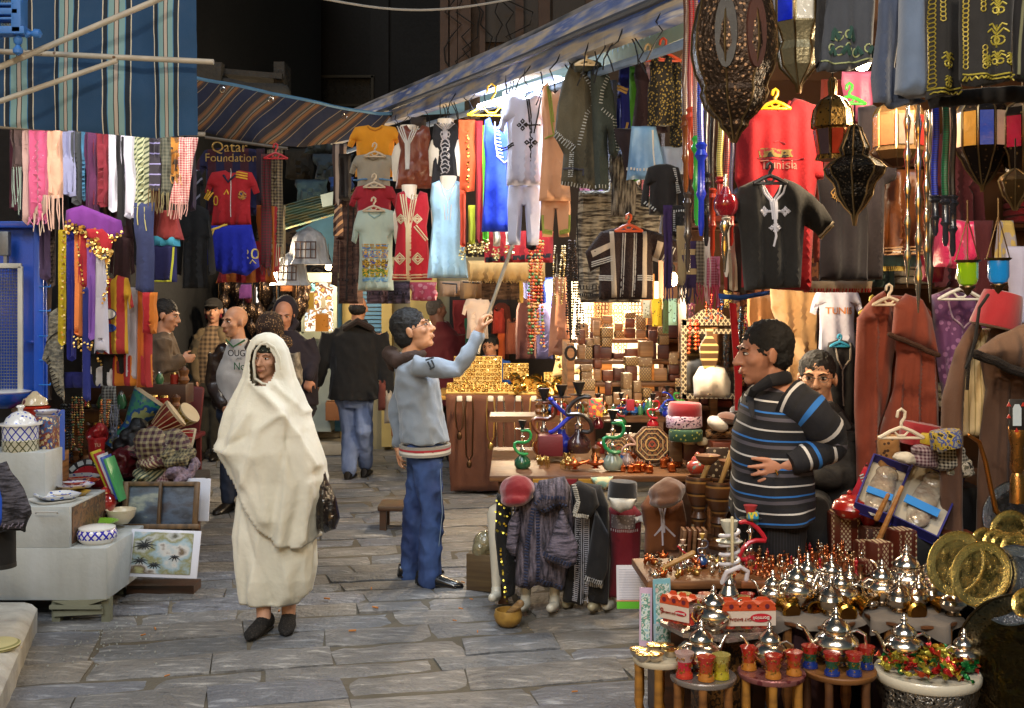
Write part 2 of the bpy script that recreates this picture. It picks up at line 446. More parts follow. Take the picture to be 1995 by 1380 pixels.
part(lambda q:(q.box((5.3,9.1,2),(8.2,.3,4.04)),q.box((4.2,7.6,3.55),(6,3.2,.12)),q.box((4.0,5.6,3.5),(.2,4.5,3))),'wall',mat('6a4a34',.9,var=.3,vs=3),t)
tag(part(lambda q:q.tube([W(620+i*20,-4+24*math.sin(PI*(i*20/390)),12)for i in range(0,20)],.013,5),'overhead_cable',mat('b0aca4'),None),'thin pale cable sagging across the dark sky above the lane','cable')
cp=[(1420,-40,4.6),(1300,14,5.0),(1180,62,5.6),(1060,112,6.4),(960,150,7.2),(860,186,8.3),(760,222,9.6),(660,262,10.6)]
t=thing('shop_canopy',W(1040,118,6.6),'weathered blue and white shop canopy sloping up over the right stalls','canopy')
C_=[W(*c)for c in cp]
def canopy(q):
 rows=[]
 for i,p in enumerate(C_):
  n=Vector((.9,.42,0));rows.append([p+Vector((0,0,.0)),p+Vector((-.06,-.03,.05)),p+Vector((-.05,0,.16)),p+n*.5+Vector((0,0,.36)),p+n*3.0+Vector((0,0,.95)),p+n*3.0+Vector((0,0,.88)),p+n*.5+Vector((0,0,.25))])
 q.loft(rows)
part(canopy,'roof',mat('56595c',.6,var=.5,vs=5,pat=('bs',(1.5,1.5,14),['24262c','484c54','84807c','4c5c7c'])),t)
part(lambda q:q.loft([[p+Vector((-.07,-.04,-.1)),p+Vector((-.05,-.06,.12)),p+Vector((0,0,.13)),p+Vector((0,0,-.1))]for p in C_]),'fascia',mat('9a9086',.6,var=.5,vs=6,pat=('bs',(2,2,22),['a09c98','b0a490','8088a0','4c64a0','c0bcb8'])),t)
part(lambda q:q.tube([p+Vector((.06,.05,-.16))for p in C_],.022,8),'rail',mat('7a92b4',.5,var=.3),t)
part(lambda q:q.tube([p+Vector((-.09,-.06,.0))for p in C_],.02,8),'pipe',mat('40444c',.5),t)
def under(q):
 rows=[[p+Vector((.1,.06,-.02)),p+Vector((.55,.3,.22)),p+Vector((1.2,.6,.3)),p+Vector((1.2,.6,.34)),p+Vector((.55,.3,.27)),p+Vector((.1,.06,.03))]for p in C_];q.loft(rows)
part(under,'ceiling',mat('6c9cc8',.6,var=.3,vs=4),t)
def zig(q):
 a=W(1175,118,6.3);e=W(1345,40,5.6);n=16
 for i in range(n):
  p=a.lerp(e,i/n);r=a.lerp(e,(i+1)/n)
  q.prism([p,r,(p+r)/2+Vector((0,0,.09))],(0,.01,0));q.prism([p-Vector((0,0,.07)),r-Vector((0,0,.07)),r,p],(0,.01,0))
part(zig,'toothed_trim',mat('e8dcb4',.6),t)
mb=MB()
for i in range(40):
 u=R.uniform(.02,.93)*(len(C_)-1);k=int(u);p=C_[k].lerp(C_[k+1],u-k)+Vector((-.06,-.05,-.05));q=p.copy();pts=[q.copy()]
 for j in range(4):q=q+Vector((R.uniform(-.04,.04),R.uniform(-.03,.03),-R.uniform(.03,.07)));pts.append(q.copy())
 mb.tube(pts,.0035,4)
mb.build('hook_wire',mat('2c2c30',.5,.6),t)
t=thing('tube_lamp',W(1050,172,6.5),'glowing white fluorescent tube under the canopy behind the kurtas','lamp')
part(lambda q:q.tube([W(935,208,7.3),W(1135,148,6.4)],.02,10,True),'tube',mat('f4f8ff',.3,emit=22,var=0,bump=0,ecol='e8f2ff'),t)
part(lambda q:q.box(W(1035,172,6.88),(.6,.06,.05),Rz(-60)),'fixture',mat('d8d8d8',.4),t)
def bulb(x,y,d,label,power,col=WARM,e=30,r=.035,drop=.25):
 p=W(x,y,d);t=thing('unseen_bulb',p,label,'light bulb','bare bulbs lighting the stalls')
 part(lambda q:q.lathe([(0,-r*1.1),(r*.6,-r*.9),(r,-r*.1),(r*.8,r*.6),(r*.4,r*1.2)],p,12),'glass',mat('fff0d0',.4,emit=e,var=0,bump=0,ecol='ffdcA0' if col==WARM else 'f4f6ff'),t)
 part(lambda q:(q.lathe([(r*.42,r*1.1),(r*.45,r*2.3),(.006,r*2.6)],p,10),q.tube([p+Vector((0,0,r*2.4)),p+Vector((0,0,drop))],.004,5)),'socket',mat('202020',.5),t)
 light('POINT',p-Vector((0,.0,r*2.2)),power,col,.06)
SKIN='b07c5e'
def skin(c=SKIN):return mat(c,.55,var=.1,vs=30,bump=.15,bs=220,bd=.002)
def hand(mb,w_,dr,n,s=1.,curl=25.,th=1,spread=.0,pt=0.):
 dr=dr.normalized();n=(n-dr*n.dot(dr)).normalized();lat=dr.cross(n)*th
 Q=Matrix((lat,n,dr)).transposed()
 mb.ell(w_+dr*.05*s,(.042*s,.017*s,.056*s),Q,12,8)
 mb.tube([w_-dr*.04*s,w_+dr*.02*s],[.026*s,.03*s],8,True)
 for i,ln in enumerate((.062,.074,.068,.054)):
  p=w_+dr*(.092-.006*abs(i-1.3))*s+lat*(1.4-i)*.0215*s;pts=[p-dr*.03*s,p];a=math.radians(curl*(.5+.15*i));dd=dr+lat*(1.5-i)*spread
  dd.normalize()
  for k,f in enumerate((.45,.32,.25)):
   a2=a*(k+1);v=dd*math.cos(a2)+n*math.sin(a2);pts.append(pts[-1]+v*ln*f*s)
  mb.tube(pts,[.0105*s,.0102*s,.0098*s,.009*s,.0075*s],7,True)
 p=w_+dr*.025*s+lat*.035*s;v=(dr*.75+lat*.7+n*.25).normalized();v2=(dr*.95+lat*.2+n*(.3+curl/120)).normalized()
 mb.tube([p-lat*.015*s,p+v*.03*s,p+v*.03*s+v2*.03*s,p+v*.03*s+v2*.052*s],[.014*s,.0125*s,.011*s,.009*s],7,True)
def headmat(yaw,pitch=0.,roll=0.):
 return Rz(yaw)@Matrix(((1,0,0),(0,-1,0),(0,0,1)))@Rx(pitch)@Ry(roll)
def head(mb,c,Q,h,nose=1.):
 def e(p,r,rr=None):mb.ell(c+Q@Vector(p)*h,tuple(q*h for q in r),Q if rr is None else Q@rr,16,10)
 e((0,-.06,.13),(.315,.39,.36));e((0,.12,-.06),(.265,.25,.36));e((0,.08,-.27),(.225,.25,.2));e((0,.24,-.4),(.1,.085,.075))
 mb.tube([c+Q@Vector(p)*h for p in((0,.34,.08),(0,.4,-.02),(0,.445*nose,-.12))],[.035*h,.045*h,.058*h],8,True)
 for s in(-1,1):
  e((s*.05,.39,-.13),(.045,.05,.035));e((s*.12,.325,.11),(.12,.05,.04));e((s*.16,.23,-.08),(.11,.11,.1));e((s*.33,-.03,-.02),(.035,.085,.13),Rz(s*-18))
  e((s*.04,.355,-.235),(.07,.04,.024));e((s*.035,.35,-.285),(.06,.04,.026))
def face(c,Q,h,root,brow='2c1e18',lip='9c5c4c',eyes=True):
 def P(p):return c+Q@Vector(p)*h
 for s in(-1,1):
  b=MB();b.ell(P((s*.125,.325,.025)),(.062*h,.04*h,.026*h),Q);e=b.build('eye',mat('d8d0c8',.3,var=0,bump=0),root)
  b=MB();b.ell(P((s*.125,.357,.025)),(.027*h,.014*h,.027*h),Q);b.build('iris',mat('180e08',.2,var=0,bump=0),e);b=MB()
  b.tube([P((s*.05,.38,.085)),P((s*.13,.385,.12)),P((s*.21,.33,.095))],[.012*h,.014*h,.008*h],6,True)
  b.tube([P((s*.07,.36,.045)),P((s*.13,.365,.055)),P((s*.19,.325,.035))],.006*h,5);b.build('eyebrow',mat(brow,.9),root)
 b=MB();b.ell(P((0,.385,-.255)),(.1*h,.02*h,.012*h),Q);b.ell(P((0,.378,-.28)),(.075*h,.026*h,.02*h),Q);b.build('lips',mat(lip,.5,var=.05),root)
def hairdo(c,Q,h,root,col='12100e',kind='short',vox=.008):
 b=MB()
 def e(p,r):b.ell(c+Q@Vector(p)*h,tuple(q*h for q in r),Q,18,12)
 if kind=='short':e((0,-.1,.18),(.35,.42,.37));e((0,-.22,-.02),(.3,.25,.28))
 elif kind=='thick':e((0,-.09,.2),(.35,.42,.385));e((0,-.22,-.02),(.33,.27,.32))
 elif kind=='bald':e((0,-.2,.0),(.325,.3,.25));
 elif kind=='crop':e((0,-.09,.175),(.345,.41,.37));e((0,-.22,-.02),(.3,.25,.28))
 elif kind=='low':e((0,-.1,.15),(.335,.405,.365));e((0,-.22,-.04),(.3,.24,.24))
 def dp(p):return .005*noise.noise(p*45)+.006*noise.noise(p*110)
 return remesh(b,vox,3,dp).build('hair',mat(col,.65,var=.4,vs=60,bump=.9,bs=300,bd=.004),root)
def glasses(c,Q,h,root,col='202020'):
 def P(p):return c+Q@Vector(p)*h
 b=MB()
 for s in(-1,1):
  b.tube([P((s*.135+.085*math.cos(a),.405-.03*abs(s*.135+.085*math.cos(a)),.015+.055*math.sin(a)))for a in[2*PI*i/14 for i in range(15)]],.0035*h*1.2,5)
  b.tube([P((s*.21,.37,.03)),P((s*.32,.18,.03)),P((s*.335,-.02,.02))],.005*h,5)
 b.tube([P((-.05,.405,.03)),P((.05,.405,.03))],.007*h,5)
 return b.build('glasses',mat(col,.3,.5),root)
def ring(c,ax,f,rx,ry,n=20,tilt=None):
 return[c+ax*(rx*math.cos(2*PI*j/n))+f*(ry*math.sin(2*PI*j/n))+Vector((0,0,(tilt or 0)*math.cos(2*PI*j/n)))for j in range(n)]
class Person:
 def __init__(s,label,d,yaw,J,hh=.24,g=1.,group=None,hyaw=None,hpitch=0.,hroll=0.,foot=None):
  s.d=d;s.yaw=math.radians(yaw);s.f=Vector((math.sin(s.yaw),-math.cos(s.yaw),0));s.l=Vector((math.cos(s.yaw),math.sin(s.yaw),0));s.g=g
  s.J={k:W(v[0],v[1],d+(v[2]if len(v)>2 else 0))for k,v in J.items()};s.hh=hh
  b=s.J['hip'].copy();b.z=0
  s.root=thing('person',b,label,'person',group)
  s.Q=headmat(yaw if hyaw is None else hyaw,hpitch,hroll)
 def torso(s,mb,off=0.,z0=None,fl=0.,belly=0.,wide=1.):
  J=s.J;g=s.g;rs=[]
  n=J['neck'];h=J['hip'];ch=J['chest']if 'chest' in J else h.lerp(n,.68)+s.f*.01
  sh=(J['sL']+J['sR'])/2;sw=(J['sL']-J['sR']).length/2
  if z0 is not None:
   c=h.copy();c.z=z0;rs.append(ring(c,s.l,s.f,(.165+fl)*g*wide+off,(.12+fl)*g+off))
  rs.append(ring(h,s.l,s.f,(.165+fl*.6)*g*wide+off,(.115+fl*.6)*g+off))
  rs.append(ring(h.lerp(ch,.5)+s.f*belly*.5,s.l,s.f,(.15+fl*.3)*g*wide+off,(.105)*g+belly*.5+off))
  rs.append(ring(ch,s.l,s.f,.17*g*wide+off,.11*g+off));top=sh.copy()
  rs.append(ring(top+Vector((0,0,-.02)),s.l,s.f,max(.12,sw*.92)+off*.6,.085*g+off))
  rs.append(ring(top+Vector((0,0,.035)),s.l,s.f,max(.09,sw*.62)+off*.5,.07*g+off*.5))
  rs.append(ring(n+Vector((0,0,.01)),s.l,s.f,.06+off*.5,.06+off*.5));mb.loft(rs)
 def arm(s,mb,k,r,off=0.,end=1.):
  J=s.J;a,e,w_=J['s'+k],J['e'+k],J['w'+k];w2=e.lerp(w_,end)
  mb.tube([a.lerp(J['chest']if 'chest' in J else J['hip'],.08),a,a.lerp(e,.5),e,e.lerp(w2,.5),w2],[r[0]*1.05+off,r[0]+off,r[1]+off,r[1]*.95+off,r[2]*1.1+off,r[2]+off],10,True)
 def leg(s,mb,k,r,off=0.,end=1.):
  J=s.J;a,e,w_=J['h'+k],J['k'+k],J['a'+k];w2=e.lerp(w_,end)
  mb.tube([a,a.lerp(e,.5),e,e.lerp(w2,.4),w2],[r[0]+off,r[1]*1.08+off,r[1]+off,r[1]*.98+off,r[2]+off],12,True)
 def fin(s,vox=.009,skincol=SKIN,hands=None,legs='LR',arms='LR',nose=1.):
  mb=MB();J=s.J;g=s.g
  s.torso(mb,-.02)
  for k in arms:s.arm(mb,k,(.045,.037,.027))
  for k in legs:s.leg(mb,k,(.075,.05,.038))
  c=J['head'];mb.tube([J['neck']-Vector((0,0,.05)),c+s.Q@Vector((0,-.1,-.25))*s.hh],[.062*g,.055*g],12,True)
  head(mb,c,s.Q,s.hh,nose)
  for hd in(hands or[]):
   hand(mb,J['w'+hd[0]],Vector(hd[1]),Vector(hd[2]),**(hd[3]if len(hd)>3 else{}))
  s.body=remesh(mb,vox,2).build('body',skin(skincol),s.root)
  return s.root
 def wear(s,name,m,fn,vox=.012,fold=.006,smooth=4,sc_=9.,seg=None):
  mb=MB();fn(mb);sd=R.random()*50
  def dp(p):return fold*(.45-2.6*abs(noise.noise(Vector((p.x*sc_,p.y*sc_,p.z*sc_*.75+(p.x+p.y)*4+sd))))+.35*noise.noise(p*sc_*3))
  return remesh(mb,vox,smooth,dp).build(name,m,s.root)
 def coat(s,m,hem,off=.028,fl=0.,name='jacket',arms='LR',r=(.058,.05,.042),end=.93,vox=.012,fold=.007,belly=0.,wide=1.):
  z0=H-(hem-CY)/F*s.d
  def fn(mb):
   s.torso(mb,off,z0,fl,belly,wide)
   for k in arms:s.arm(mb,k,r,0.,end)
  return s.wear(name,m,fn,vox,fold)
 def trousers(s,m,off=.016,name='trousers',r=(.088,.066,.058),legs='LR',end=.97,vox=.012,fold=.007):
  def fn(mb):
   h=s.J['hip'];mb.loft([ring(h+Vector((0,0,z)),s.l,s.f,(a)*s.g+off,b_*s.g+off)for z,a,b_ in((-.12,.12,.09),(-.04,.16,.11),(.04,.145,.1),(.08,.12,.08))])
   for k in legs:s.leg(mb,k,r,0.,end)
  return s.wear(name,m,fn,vox,fold,4,11.)
 def shoe(s,k,dr,m,ln=.27,name='shoe'):
  a=s.J['a'+k];d_=Vector((dr[0],dr[1],0)).normalized();u=Vector((0,0,1));lt=d_.cross(u);b=MB()
  rs=[]
  for t,wd,ht in((-.28,.02,.03),(-.25,.034,.085),(-.1,.04,.1),(.1,.04,.085),(.35,.047,.06),(.58,.042,.042),(.7,.022,.028),(.73,.008,.015)):
   c=Vector((a.x,a.y,0))+d_*t*ln;rs.append([c+lt*(wd*math.cos(q))+u*max(.004,ht*.5+ht*.5*math.sin(q))for q in[2*PI*j/14 for j in range(14)]])
  b.loft(rs);b.box(Vector((a.x,a.y,.008))+d_*ln*.2,(.07,ln*.85,.016),Matrix((lt,d_,u)).transposed(),.006)
  return b.build(name,m,s.root)
def woman():
 d=6.1;root=thing('person',(W(525,1225,d).x,d,0),'woman wrapped from head to calf in a cream white cloak, walking toward us','person')
 J=dict(hip=(530,900),neck=(523,752),sL=(574,800),sR=(478,800),hL=(560,915),hR=(500,915),kL=(565,1040,-.05),kR=(512,1045,.0),aL=(562,1198,-.02),aR=(514,1208,-.1),eL=(588,880),wL=(586,930,-.02),eR=(462,880),wR=(485,900,-.1),head=(520,702))
 p=Person.__new__(Person);p.d=d;p.yaw=0;p.f=Vector((0,-1,0));p.l=Vector((1,0,0));p.g=.95;p.root=root;p.hh=.222
 p.J={k:W(v[0],v[1],d+(v[2]if len(v)>2 else 0))for k,v in J.items()};p.Q=headmat(-14,0,3)
 p.J['head']=W(521,699,d-.0)
 p.fin(.007,'c8987c',[('L',(0,-.3,-1),(0,-1,.2))],nose=1.04);face(p.J['head'],p.Q,p.hh,root,'7c5c48','9c6454')
 b=MB();c=p.J['head']
 for s_ in(-1,1):b.tube([c+p.Q@Vector(q)*p.hh for q in((s_*.08,.37,-.13),(s_*.13,.345,-.2),(s_*.14,.32,-.28))],.0016,5)
 b.build('crease',mat('8c6250',.7),root)
 b=MB();b.ell(c+p.Q@Vector((0,.02,.26))*p.hh,(.068,.085,.05),p.Q);b.build('headscarf',mat('2c3430',.9,pat=('vo',90,'9aa894',.28)),root)
 white=mat('e4e0d0',.85,var=.05,vs=5,bump=.35,bs=45,bd=.008,sheen=.2,pat=('hs','c8c6b4',(4,4,1.4),.25))
 def drape(rows,ridges,name,cut=None,keep=None,foldk=.012,seg=132,sd=3.,thick=.004,stp=4,twist=0.):
  R_=[];
  for i in range(len(rows)-1):
   a,b_=rows[i],rows[i+1];n=max(1,int((b_[0]-a[0])/stp))
   for t in range(n):R_.append([a[j]+(b_[j]-a[j])*t/n for j in range(5)])
  R_.append(list(rows[-1]));vs=[];fs=[]
  for r in R_:
   y,xl,xr,df,db=r;c=(xl+xr)/2;hw=(xr-xl)/2
   for j in range(seg):
    a=2*PI*j/seg;ca,sa=math.cos(a),math.sin(a);q=1.
    px=c+hw*(abs(ca)**.85)*(1 if ca>0 else-1);dep=-(df if sa>0 else db)*(abs(sa)**.8)*(1 if sa>0 else-1)
    P=W(px,y,d);P.y+=dep;nrm=Vector((ca,-sa,0))
    f=foldk*(math.sin(a*9+sd+2.5*noise.noise(Vector((a,y*.006,sd))))*(.2+.8*(y-rows[0][0])/max(1,rows[-1][0]-rows[0][0]))+.8*noise.noise(Vector((px*.016,y*.011,sd+a*.5)))-1.5*abs(noise.noise(Vector(((px+.4*y)*.024,y*.007,sd))))-.35*abs(noise.noise(Vector(((px-.6*y)*.04,y*.016,sd))))-.1*abs(noise.noise(Vector(((px+.2*y)*.11,y*.05,sd)))))
    if sa>-.1:
     for pl,am,wd in ridges:
      m=min(segd(px,y,pl[i],pl[i+1])for i in range(len(pl)-1));f+=am*math.exp(-(m/wd)**1.15)
    else:f*=.6
    vs.append(P+nrm*f)
  n=len(R_)
  for i in range(n-1):
   for j in range(seg):
    k=(j+1)%seg;q=(i*seg+j,i*seg+k,(i+1)*seg+k,(i+1)*seg+j);cc=sum((vs[z]for z in q),Vector())/4
    px=cc.x/d*F+CX;py=CY-(cc.z-H)/d*F
    if cut and cc.y<d and cut(px,py):continue
    if keep and not keep(px,py,cc.y):continue
    fs.append(q)
  mb=MB();mb.add(vs,fs);o=mb.build(name,white,root,0);
  for poly in o.data.polygons:poly.use_smooth=True
  m=o.modifiers.new('t','SOLIDIFY');m.thickness=thick;m.offset=-1
  return o
 drape([(840,478,606,.16,.15),(960,460,612,.17,.17),(1040,455,614,.18,.17),(1080,460,616,.18,.17),(1120,468,612,.18,.17),(1150,472,602,.17,.16),(1168,475,588,.16,.16)],[([(480,930),(478,1165)],.02,8),([(520,1020),(500,1160)],.022,10),([(560,1060),(575,1160)],.02,9),([(600,1000),(598,1150)],.02,8),([(470,960),(520,1100),(540,1160)],-.02,10)],'skirt',foldk=.01)
 hem=[(400,795),(432,872),(452,905),(480,952),(520,1015),(560,1050),(600,1052),(640,1040)]
 def hemy(x):
  for a,b_ in zip(hem,hem[1:]):
   if a[0]<=x<=b_[0]:return a[1]+(b_[1]-a[1])*(x-a[0])/(b_[0]-a[0])
  return 1040
 oval=[(497,738),(494,705),(498,684),(508,671),(520,668),(534,677),(544,696),(546,720),(538,738),(527,750),(512,748)]
 drape([(648,514,528,.03,.03),(652,500,540,.08,.08),(662,489,552,.115,.12),(680,482,561,.125,.14),(705,478,568,.125,.15),(735,470,576,.135,.15),(765,455,588,.17,.15),(800,438,601,.21,.16),(840,428,612,.25,.17),(872,421,622,.27,.18),(900,438,632,.26,.18),(930,446,643,.25,.19),(960,448,640,.25,.19),(1000,450,627,.245,.19),(1053,452,624,.24,.19)],[([(500,742),(560,790),(575,880),(560,1040)],.03,9),([(530,760),(590,840),(622,900)],.035,8),([(545,745),(600,800)],.02,7),([(500,800),(460,870),(430,870)],.035,9),([(555,800),(520,830),(495,930)],.035,9),([(575,850),(560,960),(545,1030)],-.03,12),([(520,880),(540,1000)],.03,10),([(490,900),(530,1000)],.02,8),([(430,875),(500,840)],-.03,10),([(500,742),(480,790),(440,850)],-.02,12),([(612,930),(600,1040)],.02,6)],'cloak',cut=lambda x,y:inpoly(x,y,oval),keep=lambda x,y,yy:y<hemy(x),foldk=.012,sd=8.)
 b=MB();pts=[W(x*1.0,y,d-.105+(.03 if y>735 else 0)-(.09*max(0,(y-735)/25)))for x,y in oval];b.tube(pts+[pts[0]],.0075,8);b.build('hood_edge',white,root)
 sh=mat('14110f',.9,bump=1.,bs=140,bd=.006,pat=('vo',70,'2c2826',.3))
 p.shoe('R',(-.25,-1),sh,.25,'slipper');p.shoe('L',(.12,-1),sh,.25,'slipper')
 s=Sheet([(612,905),(632,912),(640,940),(655,970),(662,1010),(655,1030),(635,1038),(618,1034),(614,980)],d-.05,th=.09,fold=.012,nf=3)
 o=s.mb(5).build('plastic_bag',mat('181312',.18,var=.3,bump=.9,bs=26,bd=.02,coat=.5),None);tag(o,'shiny black plastic bag hanging at the side of the cloaked woman','bag')
woman()
def youth():
 d=7.05
 P=Person('youth in grey hooded sweatshirt and blue jeans reaching up with a long pole',d,78,dict(hip=(828,862),chest=(812,745),neck=(795,690),sL=(800,712,.17),sR=(812,712,-.19),eR=(893,722,-.24),wR=(934,650,-.2),eL=(772,800,.2),wL=(776,868,.2),hL=(822,905,.08),hR=(832,905,-.08),kL=(808,1000,.1),kR=(842,1000,-.1),aL=(800,1122,.12),aR=(836,1130,-.1),head=(806,645)),hh=.275,g=.98,hyaw=82,hpitch=22)
 P.fin(.0068,'c08c68',[('R',(.15,.1,1),(1,.3,-.1),dict(curl=75,s=1.05,th=-1)),('L',(0,.1,-1),(1,0,0),dict(curl=30))])
 c=P.J['head'];face(c,P.Q,P.hh,P.root);hairdo(c,P.Q,P.hh,P.root,'0c0b0a','thick');glasses(c,P.Q,P.hh,P.root)
 grey=mat('7f8a96',.95,var=.1,bump=.5,bs=260,sheen=.3)
 P.coat(grey,862,off=.03,name='sweatshirt',r=(.068,.062,.045),fold=.011,fl=.012)
 P.wear('hood',mat('3a2a22',.95,var=.3,bump=.6,bs=80),lambda mb:(mb.tube([W(770,700,d+.1),W(762,690,d),W(775,705,d-.13),W(800,694,d-.13),W(822,690,d-.05)],[.05,.06,.05,.035,.03],10,True),mb.tube([W(762,690,d+.08),W(768,712,d)],[.05,.045],10,True)),.01,.006)
 def hem(mb):
  for z,m in((868,0),(873,1),(877,2),(882,0)):
   c0=P.J['hip'].copy();c0.z=H-(z-CY)/F*d;mb.cm=m
   mb.loft([ring(c0+Vector((0,0,q)),P.l,P.f,.2,.158)for q in(-.008,.008)])
 b=MB();hem(b);b.build('waistband',[cl('8c8880'),cl('a02c34'),cl('d8d4c8')],P.root)
 b=MB()
 for x in(838,846,850):pass
 for pl in([(833,705),(840,718)],[(840,702),(848,716)],[(829,702),(845,697)],[(837,720),(851,713)]):
  b.tube([W(x,y,d-.268)for x,y in pl],.006,5,flat=.5)
 b.build('sleeve_stripe',cl('30383e'),P.root)
 jean=mat('1c2c58',.85,var=.3,vs=12,bump=.5,bs=240,pat=('hs','3a5488',(7,7,3),.16))
 P.trousers(jean,.02,'jeans',r=(.094,.075,.07),end=1.0,fold=.012)
 b=MB()
 b.tube([W(857,900,d-.12),W(862,1000,d-.16),W(850,1110,d-.13)],.0022,4)
 b.build('pocket',mat('8698a8',.9),P.root)
 lea=mat('0e0f12',.25,coat=.4,var=.1)
 P.shoe('R',(1,-.35),lea,.31);P.shoe('L',(.9,.25),lea,.3)
 h_=W(941,642,d-.2)
 b=MB();b.tube([W(931,690,d-.24),h_+Vector((0,-.0,0)),W(1000,474,d-.12)],.012,8);b.tube([W(1000,474,d-.12),W(1003,462,d-.12),W(998,456,d-.12)],.005,5)
 tag(b.build('pole',metal('9a9488',.35),None),'long metal hooking pole held up by the youth in grey','pole')
youth()
def striped():
 d=5.0
 P=Person('stout dark haired man in a blue and white striped polo, hand on hip',d,-68,dict(hip=(1500,985),chest=(1512,850),neck=(1500,738),sR=(1478,775,.2),sL=(1545,772,-.2),eL=(1612,868,-.1),wL=(1543,903,-.22),eR=(1462,870,.28),wR=(1450,940,.25),hL=(1520,1000,-.1),hR=(1490,1000,.1),kL=(1520,1200,-.1),kR=(1490,1200,.1),aL=(1520,1345,-.1),aR=(1490,1345,.1),head=(1487,690)),hh=.282,g=1.16,hyaw=-82,hpitch=-2)
 P.fin(.007,'b47c60',[('L',(-1,-.05,-.18),(-.1,1,0),dict(curl=12,s=1.12,th=-1,spread=.16))],nose=1.02)
 c=P.J['head'];face(c,P.Q,P.hh,P.root);hairdo(c,P.Q,P.hh,P.root,'12100e','short')
 cols=['17171d','c8c4c0','2c6cb4','4c4850','141316'];ms=[mat(q,.9,var=.1,bump=.3,bs=280)for q in cols]
 seq=[0,0,2,0,3,0,1,0,4,0]
 b=MB();rows=[(1003,1427,1577),(960,1426,1576),(900,1428,1580),(850,1434,1590),(800,1448,1594),(775,1458,1585),(760,1468,1566),(748,1478,1548)]
 n=80;rings=[]
 for i in range(n+1):
  y=1003-(1003-748)*i/n
  for a,b_ in zip(rows,rows[1:]):
   if b_[0]<=y<=a[0]:t=(a[0]-y)/(a[0]-b_[0]);xl=a[1]+(b_[1]-a[1])*t;xr=a[2]+(b_[2]-a[2])*t
  q=[];hw=(xr-xl)/2;cx=(xl+xr)/2;dep=.24 if i<n*.75 else .24*(1-.75*((i-n*.75)/(n*.25))**1.5)
  for j in range(44):
   a=2*PI*j/44;ca,sa=math.cos(a),math.sin(a);px=cx+hw*abs(ca)**.8*(1 if ca>0 else-1)
   p=W(px,y+(7 if i>n*.55 else 7*i/(n*.55))*ca*.9-2*math.sin(a*2),d);p.y-=dep*abs(sa)**.8*(1 if sa>0 else-1)
   f=.012*noise.noise(Vector((px*.02,y*.03,a*1.2)))+.01*math.sin(a*5+y*.02)*max(0,(y-880)/120)-.018*math.exp(-((px-1560)/30)**2-((y-850)/50)**2)*(sa>0)
   q.append(p+Vector((ca,-sa,0))*f)
  rings.append(q)
 for i in range(n):
  o=int((i+1)/n*33)
  b.cm=[2,0,4,1,0,4,3,0][(i//2)%8]if(i%2==0 or(i//2)%8 in(0,9))else 0
  k=(i//2)%8
  b.cm={0:2,1:0,2:4,3:1,4:0,5:4,6:3,7:0}[k]
  if k in(0,3)and i%2:b.cm=0
  b.loft([rings[i],rings[i+1]],cap=False)
 b.cm=0;b.loft([rings[-1],[p*.6+W(1503,742,d)*.4 for p in rings[-1]]],cap=False)
 b.loft([rings[0],[p+Vector((0,0,-.012))for p in rings[0]],[p*.9+W(1500,1003,d)*.1+Vector((0,0,.02))for p in rings[0]]],cap=False)
 b.build('polo_shirt',ms,P.root,60)
 def sleeve(pts,rad,dd,name='sleeve'):
  b=MB();Pp=[W(x,y,d+z)for x,y,z in pts];N=40;cen=[];rr=[]
  tot=len(Pp)-1
  for i in range(N+1):
   u=i/N*tot;k=min(int(u),tot-1);t=u-k
   p0=Pp[max(k-1,0)];p1=Pp[k];p2=Pp[k+1];p3=Pp[min(k+2,tot)]
   cen.append(.5*((2*p1)+(p2-p0)*t+(2*p0-5*p1+4*p2-p3)*t*t+(3*p1-p0-3*p2+p3)*t**3));rr.append(rad[k]+(rad[k+1]-rad[k])*t)
  R_=[]
  u_=None
  for i in range(N+1):
   t=(cen[min(i+1,N)]-cen[max(i-1,0)]).normalized()
   if u_ is None:u_=t.cross(Vector((0,1,0)))
   u_=(u_-t*u_.dot(t)).normalized();w_=t.cross(u_)
   R_.append([cen[i]+(u_*math.cos(a)+w_*math.sin(a))*(rr[i]+.006*noise.noise(cen[i]*16+Vector((a*1.5,0,0)))+.004*math.sin(i*.9+a))for a in[2*PI*j/20 for j in range(20)]])
  for i in range(N):
   b.cm={2:1,8:2,14:1,20:3,24:1,30:2,33:1}.get(i,4 if i%7==5 else 0)
   if i>36:b.cm=0
   b.loft([R_[i],R_[i+1]],cap=(i in(0,N-1)))
  b.build(name,ms,P.root,60)
 sleeve([(1535,780,-.14),(1585,812,-.2),(1617,862,-.16),(1582,885,-.2),(1537,905,-.23)],[.1,.088,.078,.066,.05],0)
 sleeve([(1480,782,.14),(1462,830,.24),(1455,880,.28),(1448,925,.27)],[.085,.075,.065,.05],0)
 b=MB();b.tube([W(1458,782,d-.05),W(1470,760,d-.13),W(1500,742,d-.15),W(1530,736,d-.08),W(1538,735,d+.02),W(1515,738,d+.1)],[.012,.022,.028,.03,.028,.02],10,True,flat=.45)
 b.tube([W(1461,775,d-.09),W(1466,810,d-.2)],[.018,.01],8,True,flat=.4)
 b.build('collar',ms[0],P.root)
 b=MB();b.lathe([(.013,-.003),(.0145,0),(.013,.003)],W(1513,921,d-.26),12,Ry(70));b.build('ring',metal('e0b050',.2),P.root)
 P.trousers(mat('0f0e10',.95,pat=('st','x',.012,[(0,'0d0c0e'),(.7,'1e1c20')])),.03,r=(.12,.1,.09))
striped()
